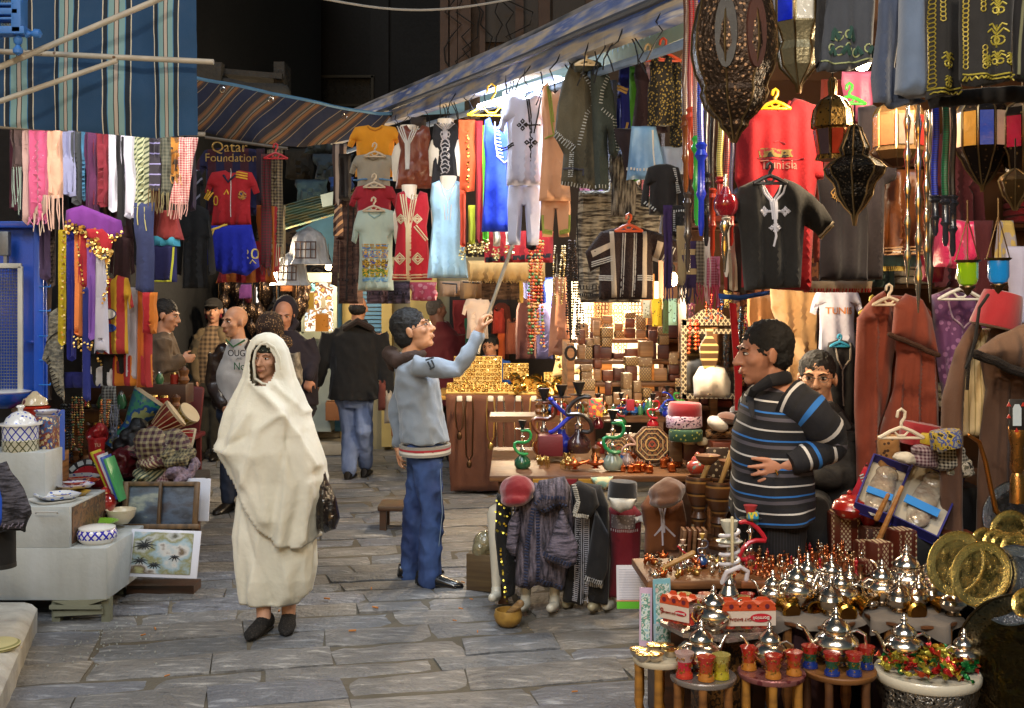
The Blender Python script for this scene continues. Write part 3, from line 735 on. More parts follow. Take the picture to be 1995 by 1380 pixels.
P=Person('young man with glasses in a black epaulette jacket seated behind the striped man',5.55,10,dict(hip=(1625,960),chest=(1625,880),neck=(1598,790),sR=(1556,828),sL=(1668,838),eL=(1672,925,-.1),wL=(1600,935,-.2),eR=(1550,900),wR=(1570,940,-.2),hL=(1660,975),hR=(1590,975),kL=(1665,990,-.4),kR=(1590,990,-.4),aL=(1665,1150,-.4),aR=(1590,1150,-.4),head=(1592,738)),hh=.265,g=1.2,hyaw=-18)
P.fin(.0075,'c89878');face(P.J['head'],P.Q,P.hh,P.root);hairdo(P.J['head'],P.Q,P.hh,P.root,'110f0e','crop');glasses(P.J['head'],P.Q,P.hh,P.root,'6a6258')
jk=mat('1d1a18',.8,var=.25,bump=.5,bs=120)
P.coat(jk,975,off=.04,r=(.085,.08,.06),fold=.012,fl=.02);P.trousers(cl('0e0e12'),.03)
b=MB();b.tube([W(1635,805,5.38),W(1655,835,5.38)],.014,6,flat=.4);b.box(W(1658,850,5.42),(.1,.02,.05),None,.008);b.tube([W(1572,788,5.42),W(1590,800,5.36),W(1618,790,5.4)],.022,8,True);b.build('epaulette',cl('24201e'),P.root)
P=Person('man with shaved head in a brown leather jacket over a printed white shirt',9.4,-22,dict(hip=(462,800),chest=(462,730),neck=(466,662),sR=(425,690,.05),sL=(500,682),eR=(415,750,.05),wR=(436,790,-.1),eL=(510,750,.1),wL=(500,790,.1),hL=(478,810),hR=(448,810),kL=(474,895),kR=(444,895,-.05),aL=(474,965),aR=(443,975,-.05),head=(457,628)),hh=.27,hyaw=-38,g=1.08)
P.fin(.0095,'bc8868',[('R',(.6,-.2,-.8),(0,1,0),dict(curl=40))]);face(P.J['head'],P.Q,P.hh,P.root)
lj=mat('24150f',.42,var=.3,bump=.5,bs=60,coat=.2)
P.coat(cl('b8b4b0'),790,off=.012,name='shirt',arms='',vox=.014)
def lj_(mb):
 z=H-(785-CY)/F*9.4
 for k,s_ in(('R',-1),('L',1)):
  P.arm(mb,k,(.085,.075,.06),0,.92)
  a,h_=P.J['s'+k],P.J['hip'];b0=h_+P.l*(.17*s_)-P.f*.03;b0.z=z
  mb.tube([b0,P.J['chest']+P.l*(.15*s_)-P.f*.02,a.lerp(P.J['neck'],.25)],[.095,.09,.07],12,True)
 b0=P.J['hip']-P.f*.07;b0.z=z;mb.tube([b0,P.J['chest']-P.f*.07,P.J['neck']-P.f*.04-Vector((0,0,.04))],[.13,.13,.07],12,True)
P.wear('leather_jacket',lj,lj_,.013,.01)
b=MB();b.tube([P.J['neck']+Q_ for Q_ in(Vector((-.09,-.07,-.0)),Vector((-.02,-.125,-.055)),Vector((.07,-.09,0)))],.008,6);b.build('collar',cl('2c5a34'),P.root)
for t_,y,sz,c_ in(('OUGH',687,.075,'2a2428'),('AND',697,.025,'6a6a6a'),('No',712,.085,'2c5a3c')):
 text3(t_,sz,W(476,y,9.4)+Vector((0,-.17,0)),mat(c_,.8),P.root,rot=Rz(-20))
P.trousers(mat('1c2436',.85,pat=('hs','2c3850',(8,8,3),.15)),.02,'jeans');
for k,v in(('R',(-.3,-1)),('L',(.2,-1))):P.shoe(k,v,mat('14100e',.4),.28)
P=Person('man in a dark cap, olive jacket and brown checked shirt standing in the lane',12.4,12,dict(hip=(412,752),chest=(410,690),neck=(414,636),sR=(388,655),sL=(440,652),eR=(373,705),wR=(385,742,-.1),eL=(448,700),wL=(448,740),hL=(420,760),hR=(400,760),kL=(418,820),kR=(396,820),aL=(418,878),aR=(392,878),head=(416,606)),hh=.28,hyaw=8,g=1.02)
P.fin(.012,'c49074',[('R',(0,-.3,-1),(1,0,0))]);face(P.J['head'],P.Q,P.hh,P.root)
P.coat(mat('4a3c30',.9,pat=('ch',.05,'8c7458')),765,off=.015,name='shirt',arms='',vox=.016)
def oj(mb):
 for k,s_ in(('R',-1),('L',1)):
  P.arm(mb,k,(.08,.07,.055),0,.95);b0=P.J['hip']+P.l*(.15*s_);b0.z=H-(760-CY)/F*12.4
  mb.tube([b0,P.J['chest']+P.l*(.14*s_),P.J['s'+k].lerp(P.J['neck'],.3)],[.1,.09,.07],12,True)
 mb.tube([P.J['hip']-P.f*.06,P.J['chest']-P.f*.06,P.J['neck']-P.f*.04],[.13,.13,.07],12,True)
P.wear('jacket',mat('5c5444',.9,pat=('bl',(2,2,3),['3c4650','6c5c44','5a5040'])),oj,.016,.01)
b=MB();c=P.J['head'];b.ell(c+Vector((0,0,.06)),(.1,.125,.085));b.ell(c+Vector((.01,-.13,.055)),(.08,.07,.014));b.build('cap',cl('25211e'),P.root)
P.trousers(cl('3a362c'),.03);[P.shoe(k,(.1,-1),mat('1a1512',.4),.28)for k in 'LR']
P=Person('man in a khaki jacket seen in profile beside the hanging football shirts',10.3,85,dict(hip=(318,780),chest=(318,700),neck=(320,648),sR=(318,664,-.17),sL=(316,664,.17),eR=(322,725,-.2),wR=(352,700,-.15),eL=(322,725,.2),wL=(354,703,.12),hL=(318,790,.08),hR=(318,790,-.08),kL=(322,860,.08),kR=(314,860,-.08),aL=(322,935,.08),aR=(312,935,-.08),head=(325,615)),hh=.28,hyaw=85,hpitch=-10,g=1.05)
P.fin(.0105,'bc886a',[('R',(1,0,.1),(0,1,0),dict(curl=60))]);face(P.J['head'],P.Q,P.hh,P.root);hairdo(P.J['head'],P.Q,P.hh,P.root,'14100e','short')
P.coat(cl('5e4c3a',bump=.5),770,off=.035,r=(.085,.075,.06),vox=.014,fold=.012);P.trousers(cl('39404c'),.025)
P.coat(cl('c8c0b4'),700,off=.01,name='shirt',arms='',vox=.016)
P=Person('man with receding hair in a black coat and pale jeans walking away',11.1,176,dict(hip=(690,770),chest=(690,680),neck=(697,624),sR=(738,650),sL=(642,650),eR=(752,715),wR=(757,778,-.1),eL=(630,700),wL=(619,748,.1),hL=(676,775),hR=(708,775),kL=(682,845),kR=(710,840,-.1),aL=(680,918,-.1),aR=(712,905,.1),head=(698,602)),hh=.265,hyaw=176,g=1.12)
P.fin(.012,'b88466',[('R',(0,-.1,-1),(1,0,0)),('L',(-.1,0,-1),(-1,0,0))]);hairdo(P.J['head'],P.Q,P.hh,P.root,'16110e','bald')
P.coat(mat('0b0a0b',.95,var=.2,sheen=.1),778,off=.05,r=(.095,.082,.062),vox=.015,fold=.01,fl=.03,name='coat')
b=MB();b.tube([W(672,640,11.0),W(697,626,10.93),W(724,640,11.0)],[.03,.035,.03],8,True);b.build('collar',cl('221512'),P.root)
P.trousers(mat('5c6c90',.9,pat=('hs','8090b4',(6,6,2),.15)),.025,'jeans',r=(.1,.085,.075));[P.shoe(k,(.1,1 if k=='R' else .9),mat('14110f',.4),.29)for k in 'LR']
P=Person('grey haired man in a maroon jacket turned away behind the jewellery counter',12.3,150,dict(hip=(865,770),chest=(866,690),neck=(858,628),sR=(895,652),sL=(838,652),eR=(900,700),wR=(880,740),eL=(830,690),wL=(826,735),hL=(855,780),hR=(880,780),kL=(855,840),kR=(880,840),aL=(855,892),aR=(880,892),head=(851,604)),hh=.25,hyaw=120,g=1.2)
P.fin(.013,'7c5444');hairdo(P.J['head'],P.Q,P.hh,P.root,'4a4440','low');P.coat(cl('58141c'),790,off=.05,r=(.09,.08,.06),vox=.016,fold=.008);P.coat(cl('c8b8b0'),700,off=.02,name='shirt',arms='',vox=.018);P.trousers(cl('24201e'),.03)
P=Person('young man in a dark hooded top looking down, behind the woman with a patterned scarf',10.6,12,dict(hip=(580,790),chest=(580,700),neck=(560,645),sR=(542,665),sL=(598,662),eR=(540,720),wR=(548,760),eL=(612,700),wL=(602,738,-.15),hL=(590,800),hR=(568,800),kL=(590,870),kR=(568,870),aL=(590,940),aR=(568,940),head=(554,614)),hh=.27,hyaw=6,hpitch=-14)
P.fin(.011,'bc8468',[('L',(-.1,-.1,-1),(0,1,0),dict(curl=60))]);face(P.J['head'],P.Q,P.hh,P.root)
hm=cl('1e1620');P.coat(hm,790,off=.035,r=(.08,.07,.055),vox=.014,name='sweatshirt');P.trousers(cl('1c1c24'),.02)
def hood(mb):
 c=P.J['head']+Vector((0,.05,.02));mb.ell(c+Vector((0,.02,.02)),(.12,.125,.15));mb.tube([c+Vector((-.1,-.02,-.1)),c+Vector((-.04,-.06,-.17)),c+Vector((.06,-.06,-.17)),c+Vector((.1,-.02,-.1))],.04,8,True)
P.wear('hood',hm,hood,.012,.004)
P=Person('woman in a brown speckled headscarf and grey shawl facing away',9.6,165,dict(hip=(530,800),chest=(530,720),neck=(528,668),sR=(568,690),sL=(502,690),eR=(576,740),wR=(560,780,.1),eL=(500,740),wL=(510,780,.1),hL=(520,810),hR=(545,810),kL=(520,890),kR=(545,890),aL=(520,975),aR=(545,975),head=(526,640)),hh=.24,hyaw=165)
P.fin(.012,'a07058');P.coat(mat('8c8478',.95,pat=('hs','5c564c',(20,20,20),.1)),830,off=.04,r=(.075,.07,.055),vox=.014,fold=.012,name='shawl')
P.wear('headscarf',mat('2a1c16',.9,pat=('vo',60,'8c7050',.3)),lambda mb:(mb.ell(P.J['head']+Vector((0,0,.01)),(.125,.14,.14)),mb.tube([W(510,668,9.6),W(530,676,9.5),W(556,668,9.6)],.065,8,True)),.012,.005)
P.trousers(cl('30281f'),.03)
P=Person('distant man in a black jacket walking away under the clothes',14.5,170,dict(hip=(358,705),chest=(358,650),neck=(360,618),sR=(378,630),sL=(342,630),eR=(383,665),wR=(378,700),eL=(338,665),wL=(342,700),hL=(350,715),hR=(366,715),kL=(350,775),kR=(366,775),aL=(350,835),aR=(366,835),head=(355,598)),hh=.25,hyaw=150)
P.fin(.014,'a07058');hairdo(P.J['head'],P.Q,P.hh,P.root,'100e0c','low',.012);P.coat(cl('121216'),712,off=.04,vox=.018,r=(.08,.07,.055));P.trousers(cl('2a3040'),.03)
P=Person('jewellery seller in a blue top sitting low behind the gold trays',11.6,0,dict(hip=(955,760),chest=(952,718),neck=(955,694),sR=(932,706),sL=(985,704),eR=(930,740),wR=(935,760),eL=(990,740),wL=(980,760),hL=(965,770),hR=(945,770),kL=(970,780,-.4),kR=(942,780,-.4),aL=(970,860,-.4),aR=(942,860,-.4),head=(955,676)),hh=.235,hyaw=-20,hpitch=-6,g=1)
P.fin(.011,'c08868');face(P.J['head'],P.Q,P.hh,P.root);hairdo(P.J['head'],P.Q,P.hh,P.root,'0e0c0b','short');P.coat(cl('2458b0'),768,off=.03,vox=.015);P.trousers(cl('202838'),.03)
def hangs(kind,cat,tmpl,d,items,group=None,**kk):
 out=[]
 for it in items:
  x0,y0,x1,y1,m,label=it[:6];o=dict(kk);
  if len(it)>6:o.update(it[6])
  P=box_(o.pop('t',tmpl),x0,y0,x1,y1);k=o.pop('kind',kind);c=o.pop('cat',cat);dd=o.pop('d',d);fr=o.pop('fringe',None);deco=o.pop('deco',None);sh=o.pop('sk',0)
  if sh:P=[(x+sh*(y-y0)/(y1-y0),y)for x,y in P]
  if isinstance(m,str):m=cl(m)
  def dc(s,r,fr=fr,deco=deco,y1=y1,x0=x0,x1=x1,sh=sh):
   if deco:deco(s,r)
   if fr:
    mb=MB();n=max(4,int((x1-x0)/3.2))
    for i in range(n):
     x=x0+sh+(x1-x0)*(i+.5)/n;ln=fr[1]*R.uniform(.75,1.1)
     p=s.on(min(max(x,s.x0+2),s.x1-2),y1-4,.0);mb.tube([p,p+Vector((R.uniform(-.006,.006),0,-ln*.5*s.d/F)),p+Vector((R.uniform(-.014,.014),0,-ln*s.d/F))],.0028,4)
    mb.build('fringe',cl(fr[0]),r)
  g=o.pop('group',group)
  out.append(garment(k,label,c,P,dd,m,deco=dc if(fr or deco)else None,group=g,**o))
 return out
def coins(name,m,pls,n=26,r=.0065,hang=.02,every=1):
 def f(s,rt):
  mb=MB()
  for pl in pls:
   q=resample(pl,6.5,False)
   for x,y in q:
    for k in range(every):
     p=s.on(x+R.uniform(-2,2),y+R.uniform(-1,4)+k*5,.004);mb.lathe([(r,-.001),(r,.001)],p-Vector((0,0,hang*R.uniform(.3,1))),7,Rx(80+R.uniform(-25,25)))
  mb.build(name,m,rt)
 return f
GOLD=metal('b89a5c',.35);BRASS=metal('c8a050',.2);SILV=metal('d8cab8',.17,.5,60.);COPP=metal('c06a3c',.3);DBR=metal('5c4632',.4,.8)
def hanger(x,y,d,w,c,label,drop=None):
 r=thing('clothes_hanger',W(x,y,d),label,'clothes hanger');k=w/2
 b=MB();u=w*.22
 b.tube([W(x-u*.45,y-u*1.3,d),W(x-u*.35,y-u*1.85,d),W(x,y-u*2.1,d),W(x+u*.4,y-u*1.8,d),W(x+u*.35,y-u*1.2,d),W(x,y-u*.7,d),W(x,y-u*.2,d)],.007,7,True);b.build('hook',mat(c,.4),r)
 b=MB();b.tube([W(x-k,y+u*.9,d),W(x-k*.5,y+u*.25,d),W(x,y-u*.2,d),W(x+k*.5,y+u*.25,d),W(x+k,y+u*.9,d)],.0085,7,True);b.tube([W(x-k*.95,y+u*.95,d),W(x+k*.95,y+u*.95,d)],.006,6,True)
 b.tube([W(x-k*.35,y+u*.2,d),W(x-k*.15,y+u*.7,d),W(x+k*.15,y+u*.7,d),W(x+k*.35,y+u*.2,d)],.005,6);b.build('arms',mat(c,.4),r)
 return r
AW=[(0,'1f4468'),(.4,'cfc8b4'),(.42,'1a2634'),(.5,'3c78a8'),(.515,'7fa3a4'),(.62,'14181c'),(.635,'b8aca0'),(.7,'14181c'),(.715,'7fa3a4'),(.82,'3c78a8'),(.835,'1a2634'),(.92,'cfc8b4'),(.94,'1f4468')]
awm=mat('1f4468',.85,var=.12,vs=3,bump=.3,bs=200,pat=('st','x',.247,AW,.004))
r,s=garment('awning','blue awning cloth with pale vertical stripes hanging at top left','awning',[(-60,-40),(384,-40),(386,120),(389,266),(300,268),(200,262),(110,254),(0,246),(-60,243)],5.6,awm,th=.006,fold=.03,nf=2.2,step=14,top=.5)
def pole(x0,y0,d0,x1,y1,d1,r,label,c='b4ac9c'):
 b=MB();a,e=W(x0,y0,d0),W(x1,y1,d1);b.tube([a,a.lerp(e,.3),a.lerp(e,.7),e],r,12);tag(b.build('awning_pole',mat(c,.5,var=.35,vs=14,pat=('vo',14,'6a5038',.12)),None),label,'pole')
pole(-40,148,5.1,330,-10,5.25,.014,'rusty white pipe rising steeply across the blue awning')
pole(-30,99,5.4,416,121,5.4,.0135,'horizontal rust spotted bar crossing the whole blue awning')
pole(-30,208,5.1,228,118,5.32,.0125,'shorter white pipe slanting up to meet the horizontal awning bar')
r=thing('lattice_balcony',W(20,90,5.0),'bright blue carved wooden balcony corner with lattice and ball finials','balcony')
BL=mat('3c78c4',.5,var=.2)
b=MB();[b.box(W(x,y,5.0),(w_,.08,h_),None,.006)for x,y,w_,h_ in((10,-6,.16,.02),(8,26,.16,.03),(6,62,.22,.035),(-8,30,.03,.2),(38,24,.045,.2),(8,40,.13,.012),(8,12,.13,.012))];b.build('frame',BL,r)
b=MB()
for cx,cy in((14,6),(12,44)):
 for i in range(-2,3):
  for j in(-1,1):b.tube([W(cx+i*6-8*j,cy-14,5.02),W(cx+i*6+8*j,cy+12,5.02)],.003,5)
b.build('lattice',mat('8ca0a0',.6),r)
b=MB();b.lathe([(.012,.05),(.01,.03),(.02,.02),(.018,0),(.008,-.01),(.022,-.03),(.02,-.045),(.004,-.055)],W(35,84,5.0),14);b.build('finial',BL,r)
b=MB();b.lathe([(.012,.05),(.01,.03),(.02,.02),(.008,.0),(.022,-.02),(.02,-.04),(.004,-.05)],W(60,66,5.0),14,Ry(-90));b.build('finial',BL,r)
AW2=[(0,'182038'),(.3,'7c705c'),(.32,'24242e'),(.5,'54402e'),(.55,'6e4c34'),(.62,'4c463c'),(.66,'14120f'),(.68,'6c665c'),(.73,'14120f'),(.75,'74502f'),(.83,'46322a'),(.88,'24242e'),(.96,'7c705c'),(.98,'182038')]
r,s=garment('awning','sagging dark blue awning with orange and brown stripes over the lane','awning',[(384,160),(440,172),(540,190),(640,202),(758,209),(735,232),(690,256),(640,275),(590,286),(530,287),(460,279),(400,260),(392,210)],8.9,mat('1c2440',.9,var=.12,bump=.3,bs=150,pat=('st','e',.33,AW2,.01)),th=.02,fold=.09,nf=1.2,step=9,tilt=24,top=.7,deco=lambda s,r:(lines(s,r,'hem_rope',mat('4c7898',.6),[[(386,161),(440,172),(540,190),(640,202),(756,209)]],.014),lines(s,r,'grommet',metal('b0b0b0'),[[(x+5*math.cos(a),y+5*math.sin(a))for a in[i*.7 for i in range(10)]]for x,y in((450,187),(536,201),(663,219))],.005)))
r=thing('rolled_awning',W(470,165,10.5),'rolled dusty grey awning bundle lying on the roof above the striped one','rolled awning')
part(lambda q:(q.box(W(480,150,10.6),(.75,.4,.05),Ry(5)),q.box(W(410,146,10.5),(.3,.4,.17),Ry(4)),q.box(W(550,158,10.6),(.1,.3,.3)),q.tube([W(420,166,10.4),W(480,176,10.4),W(548,182,10.4)],[.09,.07,.09],9,True)),'bundle',mat('302e2a',.95,var=.6,vs=6,bump=1,bs=20,bd=.02),r)
r=thing('cabinet_door',W(45,790,6.9),'open bright blue metal door with a wire mesh panel behind the pottery','door')
BD=mat('0e4cb8',.4,var=.12,vs=4,coat=.2)
part(lambda q:(q.box(W(0,612,6.95),(.58,.03,1.12),None,.004)),'panel',BD,r)
part(lambda q:(q.box(W(76,612,6.88),(.055,.09,1.12),Rz(20),.006),q.box(W(10,438,6.9),(.5,.06,.04),None,.006),q.box(W(64,665,6.9),(.1,.03,.012))),'frame',BD,r)
part(lambda q:(q.box(W(40,640,6.83),(.03,.02,.75),None,.003),q.box(W(10,518,6.83),(.2,.02,.03),None,.003)),'mesh_frame',mat('b4b4ac',.5,var=.3),r)
def msh(q):
 for i in range(13):q.tube([W(-30+i*5.4,522,6.86),W(-30+i*5.4,760,6.86)],.0022,4)
 for j in range(40):q.tube([W(-32,524+j*6,6.86),W(36,524+j*6,6.86)],.0022,4)
part(msh,'wire_mesh',metal('9a9c98',.4),r)
part(lambda q:(q.box(W(10,475,6.85),(.06,.05,.15),None,.01),q.box(W(12,505,6.85),(.02,.03,.06))),'lock',mat('7c8084',.5,.5),r)
def hk(q):
 for y in(466,511,559,606,655,702,750):q.tube([W(66,y,6.86),W(98,y,6.8),W(98,y-4,6.8)],.004,5)
part(hk,'peg',mat('2c78d0',.4),r)
chk=lambda a,b_,sz=.03:cl(a,pat=('ch',sz,b_,.5),var=.1)
hangs('scarf','scarf','strip',6.5,[(22,250,48,330,'4c3c3c','dusky brown scarf at the far left above the blue door',dict(fringe=('8c9c94',90))),(43,250,60,436,'a88c88','narrow mauve grey scarf between the brown and the pink ones'),(52,252,96,428,mat('b04a72',.9,var=.12,sheen=.3,pat=('vo',40,'d08ca4',.12)),'long pink scarf with tiny silver dots under the awning',dict(fringe=('c878a0',14))),(92,252,122,385,'c49a84','peach scarf with a long fringe right of the pink one',dict(fringe=('d8b4a4',70),nf=3)),(80,380,104,420,'a08c80','crumpled beige scarf end fanned above the purple coin shawl',dict(fringe=('c0ac9c',40),sk=-16)),(121,254,147,382,'8084a8','lavender grey shawl hanging beside the peach fringe',dict(sk=4)),(140,256,158,398,'3c4046','charcoal shawl strip right of the lavender one'),(157,256,167,390,'34688c','thin teal blue scarf strip under the awning'),(166,256,192,428,'4a1c44','plum coloured scarf hanging beside the dark red cloth'),(184,258,214,402,'701c2c','dark red trousers leg hanging beside the white trousers',dict(kind='trousers',cat='trousers',sk=-2)),(213,262,229,412,'c4c4d4','narrow white trouser leg, left one of two',dict(kind='trousers',cat='trousers')),(228,262,244,440,'16161a','black trouser leg between two white ones',dict(kind='trousers',cat='trousers')),(237,262,264,424,'c8c8dc','wide white trouser leg right of the black one',dict(kind='trousers',cat='trousers',sk=2)),(262,264,294,408,cl('b4b890',pat=('st','e',.03,[(0,'b8bc9c'),(.6,'4c5844')])),'pale green scarf with dark diagonal stripes',dict(fringe=('c0bc78',44),sk=-2)),(290,266,314,372,cl('2c2830',pat=('st','z',.06,[(0,'2c2832'),(.6,'8480b0'),(.72,'2c2832')])),'black scarf with lilac bands beside the green striped one',dict(fringe=('6c5c3c',46))),(312,266,336,380,chk('5c5c50','3c4038',.02),'grey olive checked scarf with tassels',dict(fringe=('7c7454',44))),(334,268,356,345,cl('6a4c28',pat=('bl',(16,16,16),['3c2c1c','a06c28','6c4c2c'])),'brown and amber patterned scarf',dict(fringe=('b08040',20))),(350,268,386,398,cl('a43c48',pat=('ch',.014,'d4b8b0',.5)),'red and white chequered scarf knotted on the rail',dict(sk=-20,fringe=('c89c94',32))),(520,292,552,480,cl('8c7c5c',pat=('ch',.022,'3c3028',.45)),'black and cream chequered scarf right of the red shirt',dict(fringe=('b0a888',50),d=8.1)),(508,300,530,520,cl('6c1424',pat=('ch',.02,'3c3028',.5)),'dark red chequered scarf beside the red football shirt',dict(d=8.05,fringe=('5c3c3c',24))),(530,400,556,500,cl('a09470',pat=('hs','6c5c44',(40,40,8),.1)),'cream tasselled scarf end hanging low near the birdcages',dict(d=8.2,fringe=('b0a078',40))),],'scarves and trousers under the blue awning',th=.014,fold=.014,top=.8,cr=.12,nf=2.6)
def cn(x0,x1,y,n=1):return coins('coin_trim',GOLD,[[(x0,y),((x0+x1)/2,y+10),(x1,y)]],every=n)
r,s=garment('coin_shawl','purple hip shawl edged with gold coins on the left stall','shawl',[(128,410),(160,400),(236,430),(240,455),(215,472),(160,446),(125,440)],6.42,cl('6a2c84'),th=.03,fold=.012,deco=coins('coin_trim',GOLD,[[(128,438),(165,446),(215,466),(236,446)],[(132,428),(170,438),(220,456)]],r=.009,every=2))
r,s=garment('coin_shawl','red hip shawl edged with gold coins under the purple one','shawl',[(168,446),(200,446),(222,470),(212,500),(190,482),(172,462)],6.4,cl('a01c2c'),th=.03,fold=.012,deco=coins('coin_trim',GOLD,[[(175,466),(192,484),(212,498)],[(180,460),(205,480),(222,480)]],r=.009,every=3))
hangs('hip_scarf','sash','strip',6.44,[(114,448,130,670,'a89418','mustard yellow sash with coins',dict(deco=coins('coin_trim',GOLD,[[(126,450),(124,560),(124,672)]]))),(128,450,148,700,'141c78','navy blue sash beside the mustard one'),(143,452,160,655,'d87c40','orange sash ending in gold coins',dict(deco=coins('coin_trim',GOLD,[[(148,650),(158,655)],[(148,660),(157,664)]],every=3))),(150,448,172,560,'a42434','red sash with a coin edge beside the orange one',dict(deco=coins('coin_trim',GOLD,[[(152,470),(160,530),(168,565)]]))),(166,465,188,660,'8458b0','lilac sash ending in gold coins',dict(deco=coins('coin_trim',GOLD,[[(168,655),(178,662)],[(170,664),(178,668)]],every=3))),(182,490,212,690,'b0aebc','white sash tapering to a coin tip',dict(t='flare',deco=coins('coin_trim',GOLD,[[(208,500),(212,540),(204,580)],[(192,690),(197,698)]],every=2),d=6.4)),(160,560,176,780,'17226c','dark blue cloth strip between the lilac and orange sashes'),],'belly dance sashes on the left stall',th=.012,fold=.012,cr=.12,nf=2.2)
STR=lambda a,b_,w_=.06:cl(a,pat=('st','x',w_,[(0,a),(.5,b_)]),bump=.2)
def orb(s,r):
 for y,c,t,h_ in((612,'d8d4cc','Délice',1),(639,'1c3c8c','ange',0)):
  mb=MB();s.mb(5,mb,P=[(216+17*math.cos(a),y+(11 if h_ else 8)*math.sin(a))for a in[i*.45 for i in range(14)]],off=.003);mb.build('badge',cl('1c2c54' if h_ else c),r)
  if h_:mb=MB();s.mb(5,mb,P=[(216+15*math.cos(a),y+9*math.sin(a))for a in[i*.45 for i in range(14)]],off=.006);mb.build('badge',cl('d8d4cc'),r)
  text3('élice' if h_ else t,.04,W(216,y,s.d)+Vector((0,-.0,0)),cl('7c1c24' if h_ else 'e8e4dc'),r,surf=s);
  for q in bpy.data.objects[-1:]:pass
r,s=garment('football_shirt','yellow and red striped football shirt with two oval badges','football shirt',box_('tee',176,536,262,690),6.5,STR('a88018','8c1c1c',.075),th=.05,fold=.014,deco=orb)
hangs('shirt','shirt','rect',6.6,[(215,400,262,560,'2a1016','very dark maroon coat hanging above the yellow striped shirt',dict(t='jkt')),(262,395,302,568,'2c3660','slate blue satin shirt hanging beside the maroon coat',dict(t='strip',d=6.5)),(170,690,246,728,'0f0f10','black hem of a shirt under the yellow striped one'),(160,712,222,752,STR('c0c0c4','101012',.06),'black and white striped football shirt hem'),(126,725,198,756,'12185c','navy shirt hem at the bottom of the left stall'),(222,700,258,730,'701c24','dark red shirt hem with a white edge'),(246,560,272,740,'a8a4b0','pale grey shirt panel beside the yellow striped shirt'),(218,690,296,752,STR('b8701c','8c1c24',.09),'orange and red striped football shirt hem low on the left stall'),(268,565,296,755,STR('8c1818','b05c1c',.13),'long red and orange striped shirt beside the khaki jacket'),(278,570,308,650,STR('b8681c','a01c28',.09),'orange sleeve of a striped shirt by the man in khaki',dict(t='strip',d=6.4)),(302,410,358,468,'8c3434','red satin cloth above the navy football shorts',dict(t='flare')),(298,460,350,480,'3c94b4','turquoise hem peeping out above the navy football shorts'),(296,478,344,550,'16184c','navy football shorts with a yellow green edge',dict(deco=lambda s,r:lines(s,r,'piping',cl('b0b434'),[[(340,482),(336,548),(298,548)]],.006))),(340,400,420,562,'0a0a0c','black jacket hanging behind the red football shirt',dict(t='jkt',d=7.6)),(376,288,532,420,STR('141438','3c1420',.12),'dark striped football shirt with sponsor lettering under the brown awning',dict(t='tee',d=8.3,deco=lambda s,r:(text3('Qatar',.11,W(448,288,8.3),cl('b09050'),r,surf=s),text3('Foundation',.085,W(452,309,8.3),cl('b09050'),r,surf=s)))),(352,330,398,430,cl('101014',pat=('st','e',.1,[(0,'101014'),(.62,'8c8c9c'),(.8,'101014')])),'black shirt with white diagonal lettering beside the red football shirt',dict(t='tee',d=8.1)),(420,470,540,552,STR('a85c1c','8c1c20',.14),'orange and red striped shirt hem behind the blue shorts',dict(t='flare',d=8.1)),(500,400,545,530,STR('a85c1c','8c1c20',.1),'orange and red shirt sleeve right of the blue shorts',dict(t='strip',d=8.1)),],'shirts on the left stall',th=.03,fold=.016)
def spn(s,r):
 lines(s,r,'shoulder_stripe',cl('d8a430'),[[(408+i*4,372+i*2),(400+i*4,388+i*2)]for i in range(3)]+[[(462,336+i*5),(484,340+i*5)]for i in range(3)],.006)
 text3('0',.1,W(422,393,s.d),cl('d8a430'),r,surf=s);lines(s,r,'emblem',cl('d8a430'),[[(438,380),(444,371),(448,380)]],.005)
 mb=MB();s.mb(4,mb,P=[(474+8*math.cos(a),382+9*math.sin(a))for a in[i*.8 for i in range(8)]],off=.003);mb.build('crest',cl('7c3c28',pat=('bl',(50,50,50),['7c2418','b08030','2c2c5c'])),r)
 lines(s,r,'neckline',cl('1c1c34'),[[(437,342),(447,356),(460,342)]],.008);lines(s,r,'cord',cl('c8c0b8'),[[(452,330),(453,424)]],.003)
garment('football_shirt','red football shirt with yellow shoulder stripes under the brown awning','football shirt',box_('tee',398,332,506,440),7.9,cl('a0141c',bump=.2),th=.05,fold=.016,deco=spn)
def sho(s,r):
 lines(s,r,'side_stripe',cl('d8b040'),[[(440+i*4,438),(416+i*4,448),(408+i*3,476)]for i in range(2)],.006);text3('10',.1,W(492,496,s.d),cl('c8b868'),r,surf=s)
 lines(s,r,'emblem',cl('c8b868'),[[(490,514),(495,507),(500,514)]],.005)
garment('football_shorts','bright blue football shorts numbered in yellow below the red shirt','shorts',[(412,440),(490,438),(500,480),(505,520),(480,538),(455,532),(435,535),(402,515),(404,480)],7.85,cl('0c1c94'),th=.06,fold=.016,deco=sho)
hanger(537,300,8.0,44,'b01c24','red plastic hanger left of the dark gap under the brown awning')
garment('hat_rack','dark stack of knitted caps hanging beside the chequered scarf','caps',box_('strip',500,290,516,400),8.2,cl('281420'),th=.04,fold=.02)
wool=mat('8c8878',.95,pat=('hs','4c4c48',(30,30,60),.14),bump=.8,bs=60,bd=.01)
garment('wool_cape','grey woven wool cape with black stitching hanging by the blue door','cape',[(95,612),(112,600),(124,640),(126,760),(128,790),(112,770),(98,720),(84,700),(92,650)],6.55,wool,th=.05,fold=.02,deco=lambda s,r:lines(s,r,'stitching',cl('14120f'),[[(x,y),(x+9,y-6)]for x,y in[(92+i*2.2,700+i*7)for i in range(12)]]+[[(x,y),(x+9,y-7)]for x,y in[(90+i*2.4,668-i*2)for i in range(9)]],.0035))
garment('brown_cloth','brown draped cloth behind the rail of the blue door','cloth',box_('strip',66,430,104,620),7.0,cl('4a382c'),th=.03,fold=.03)
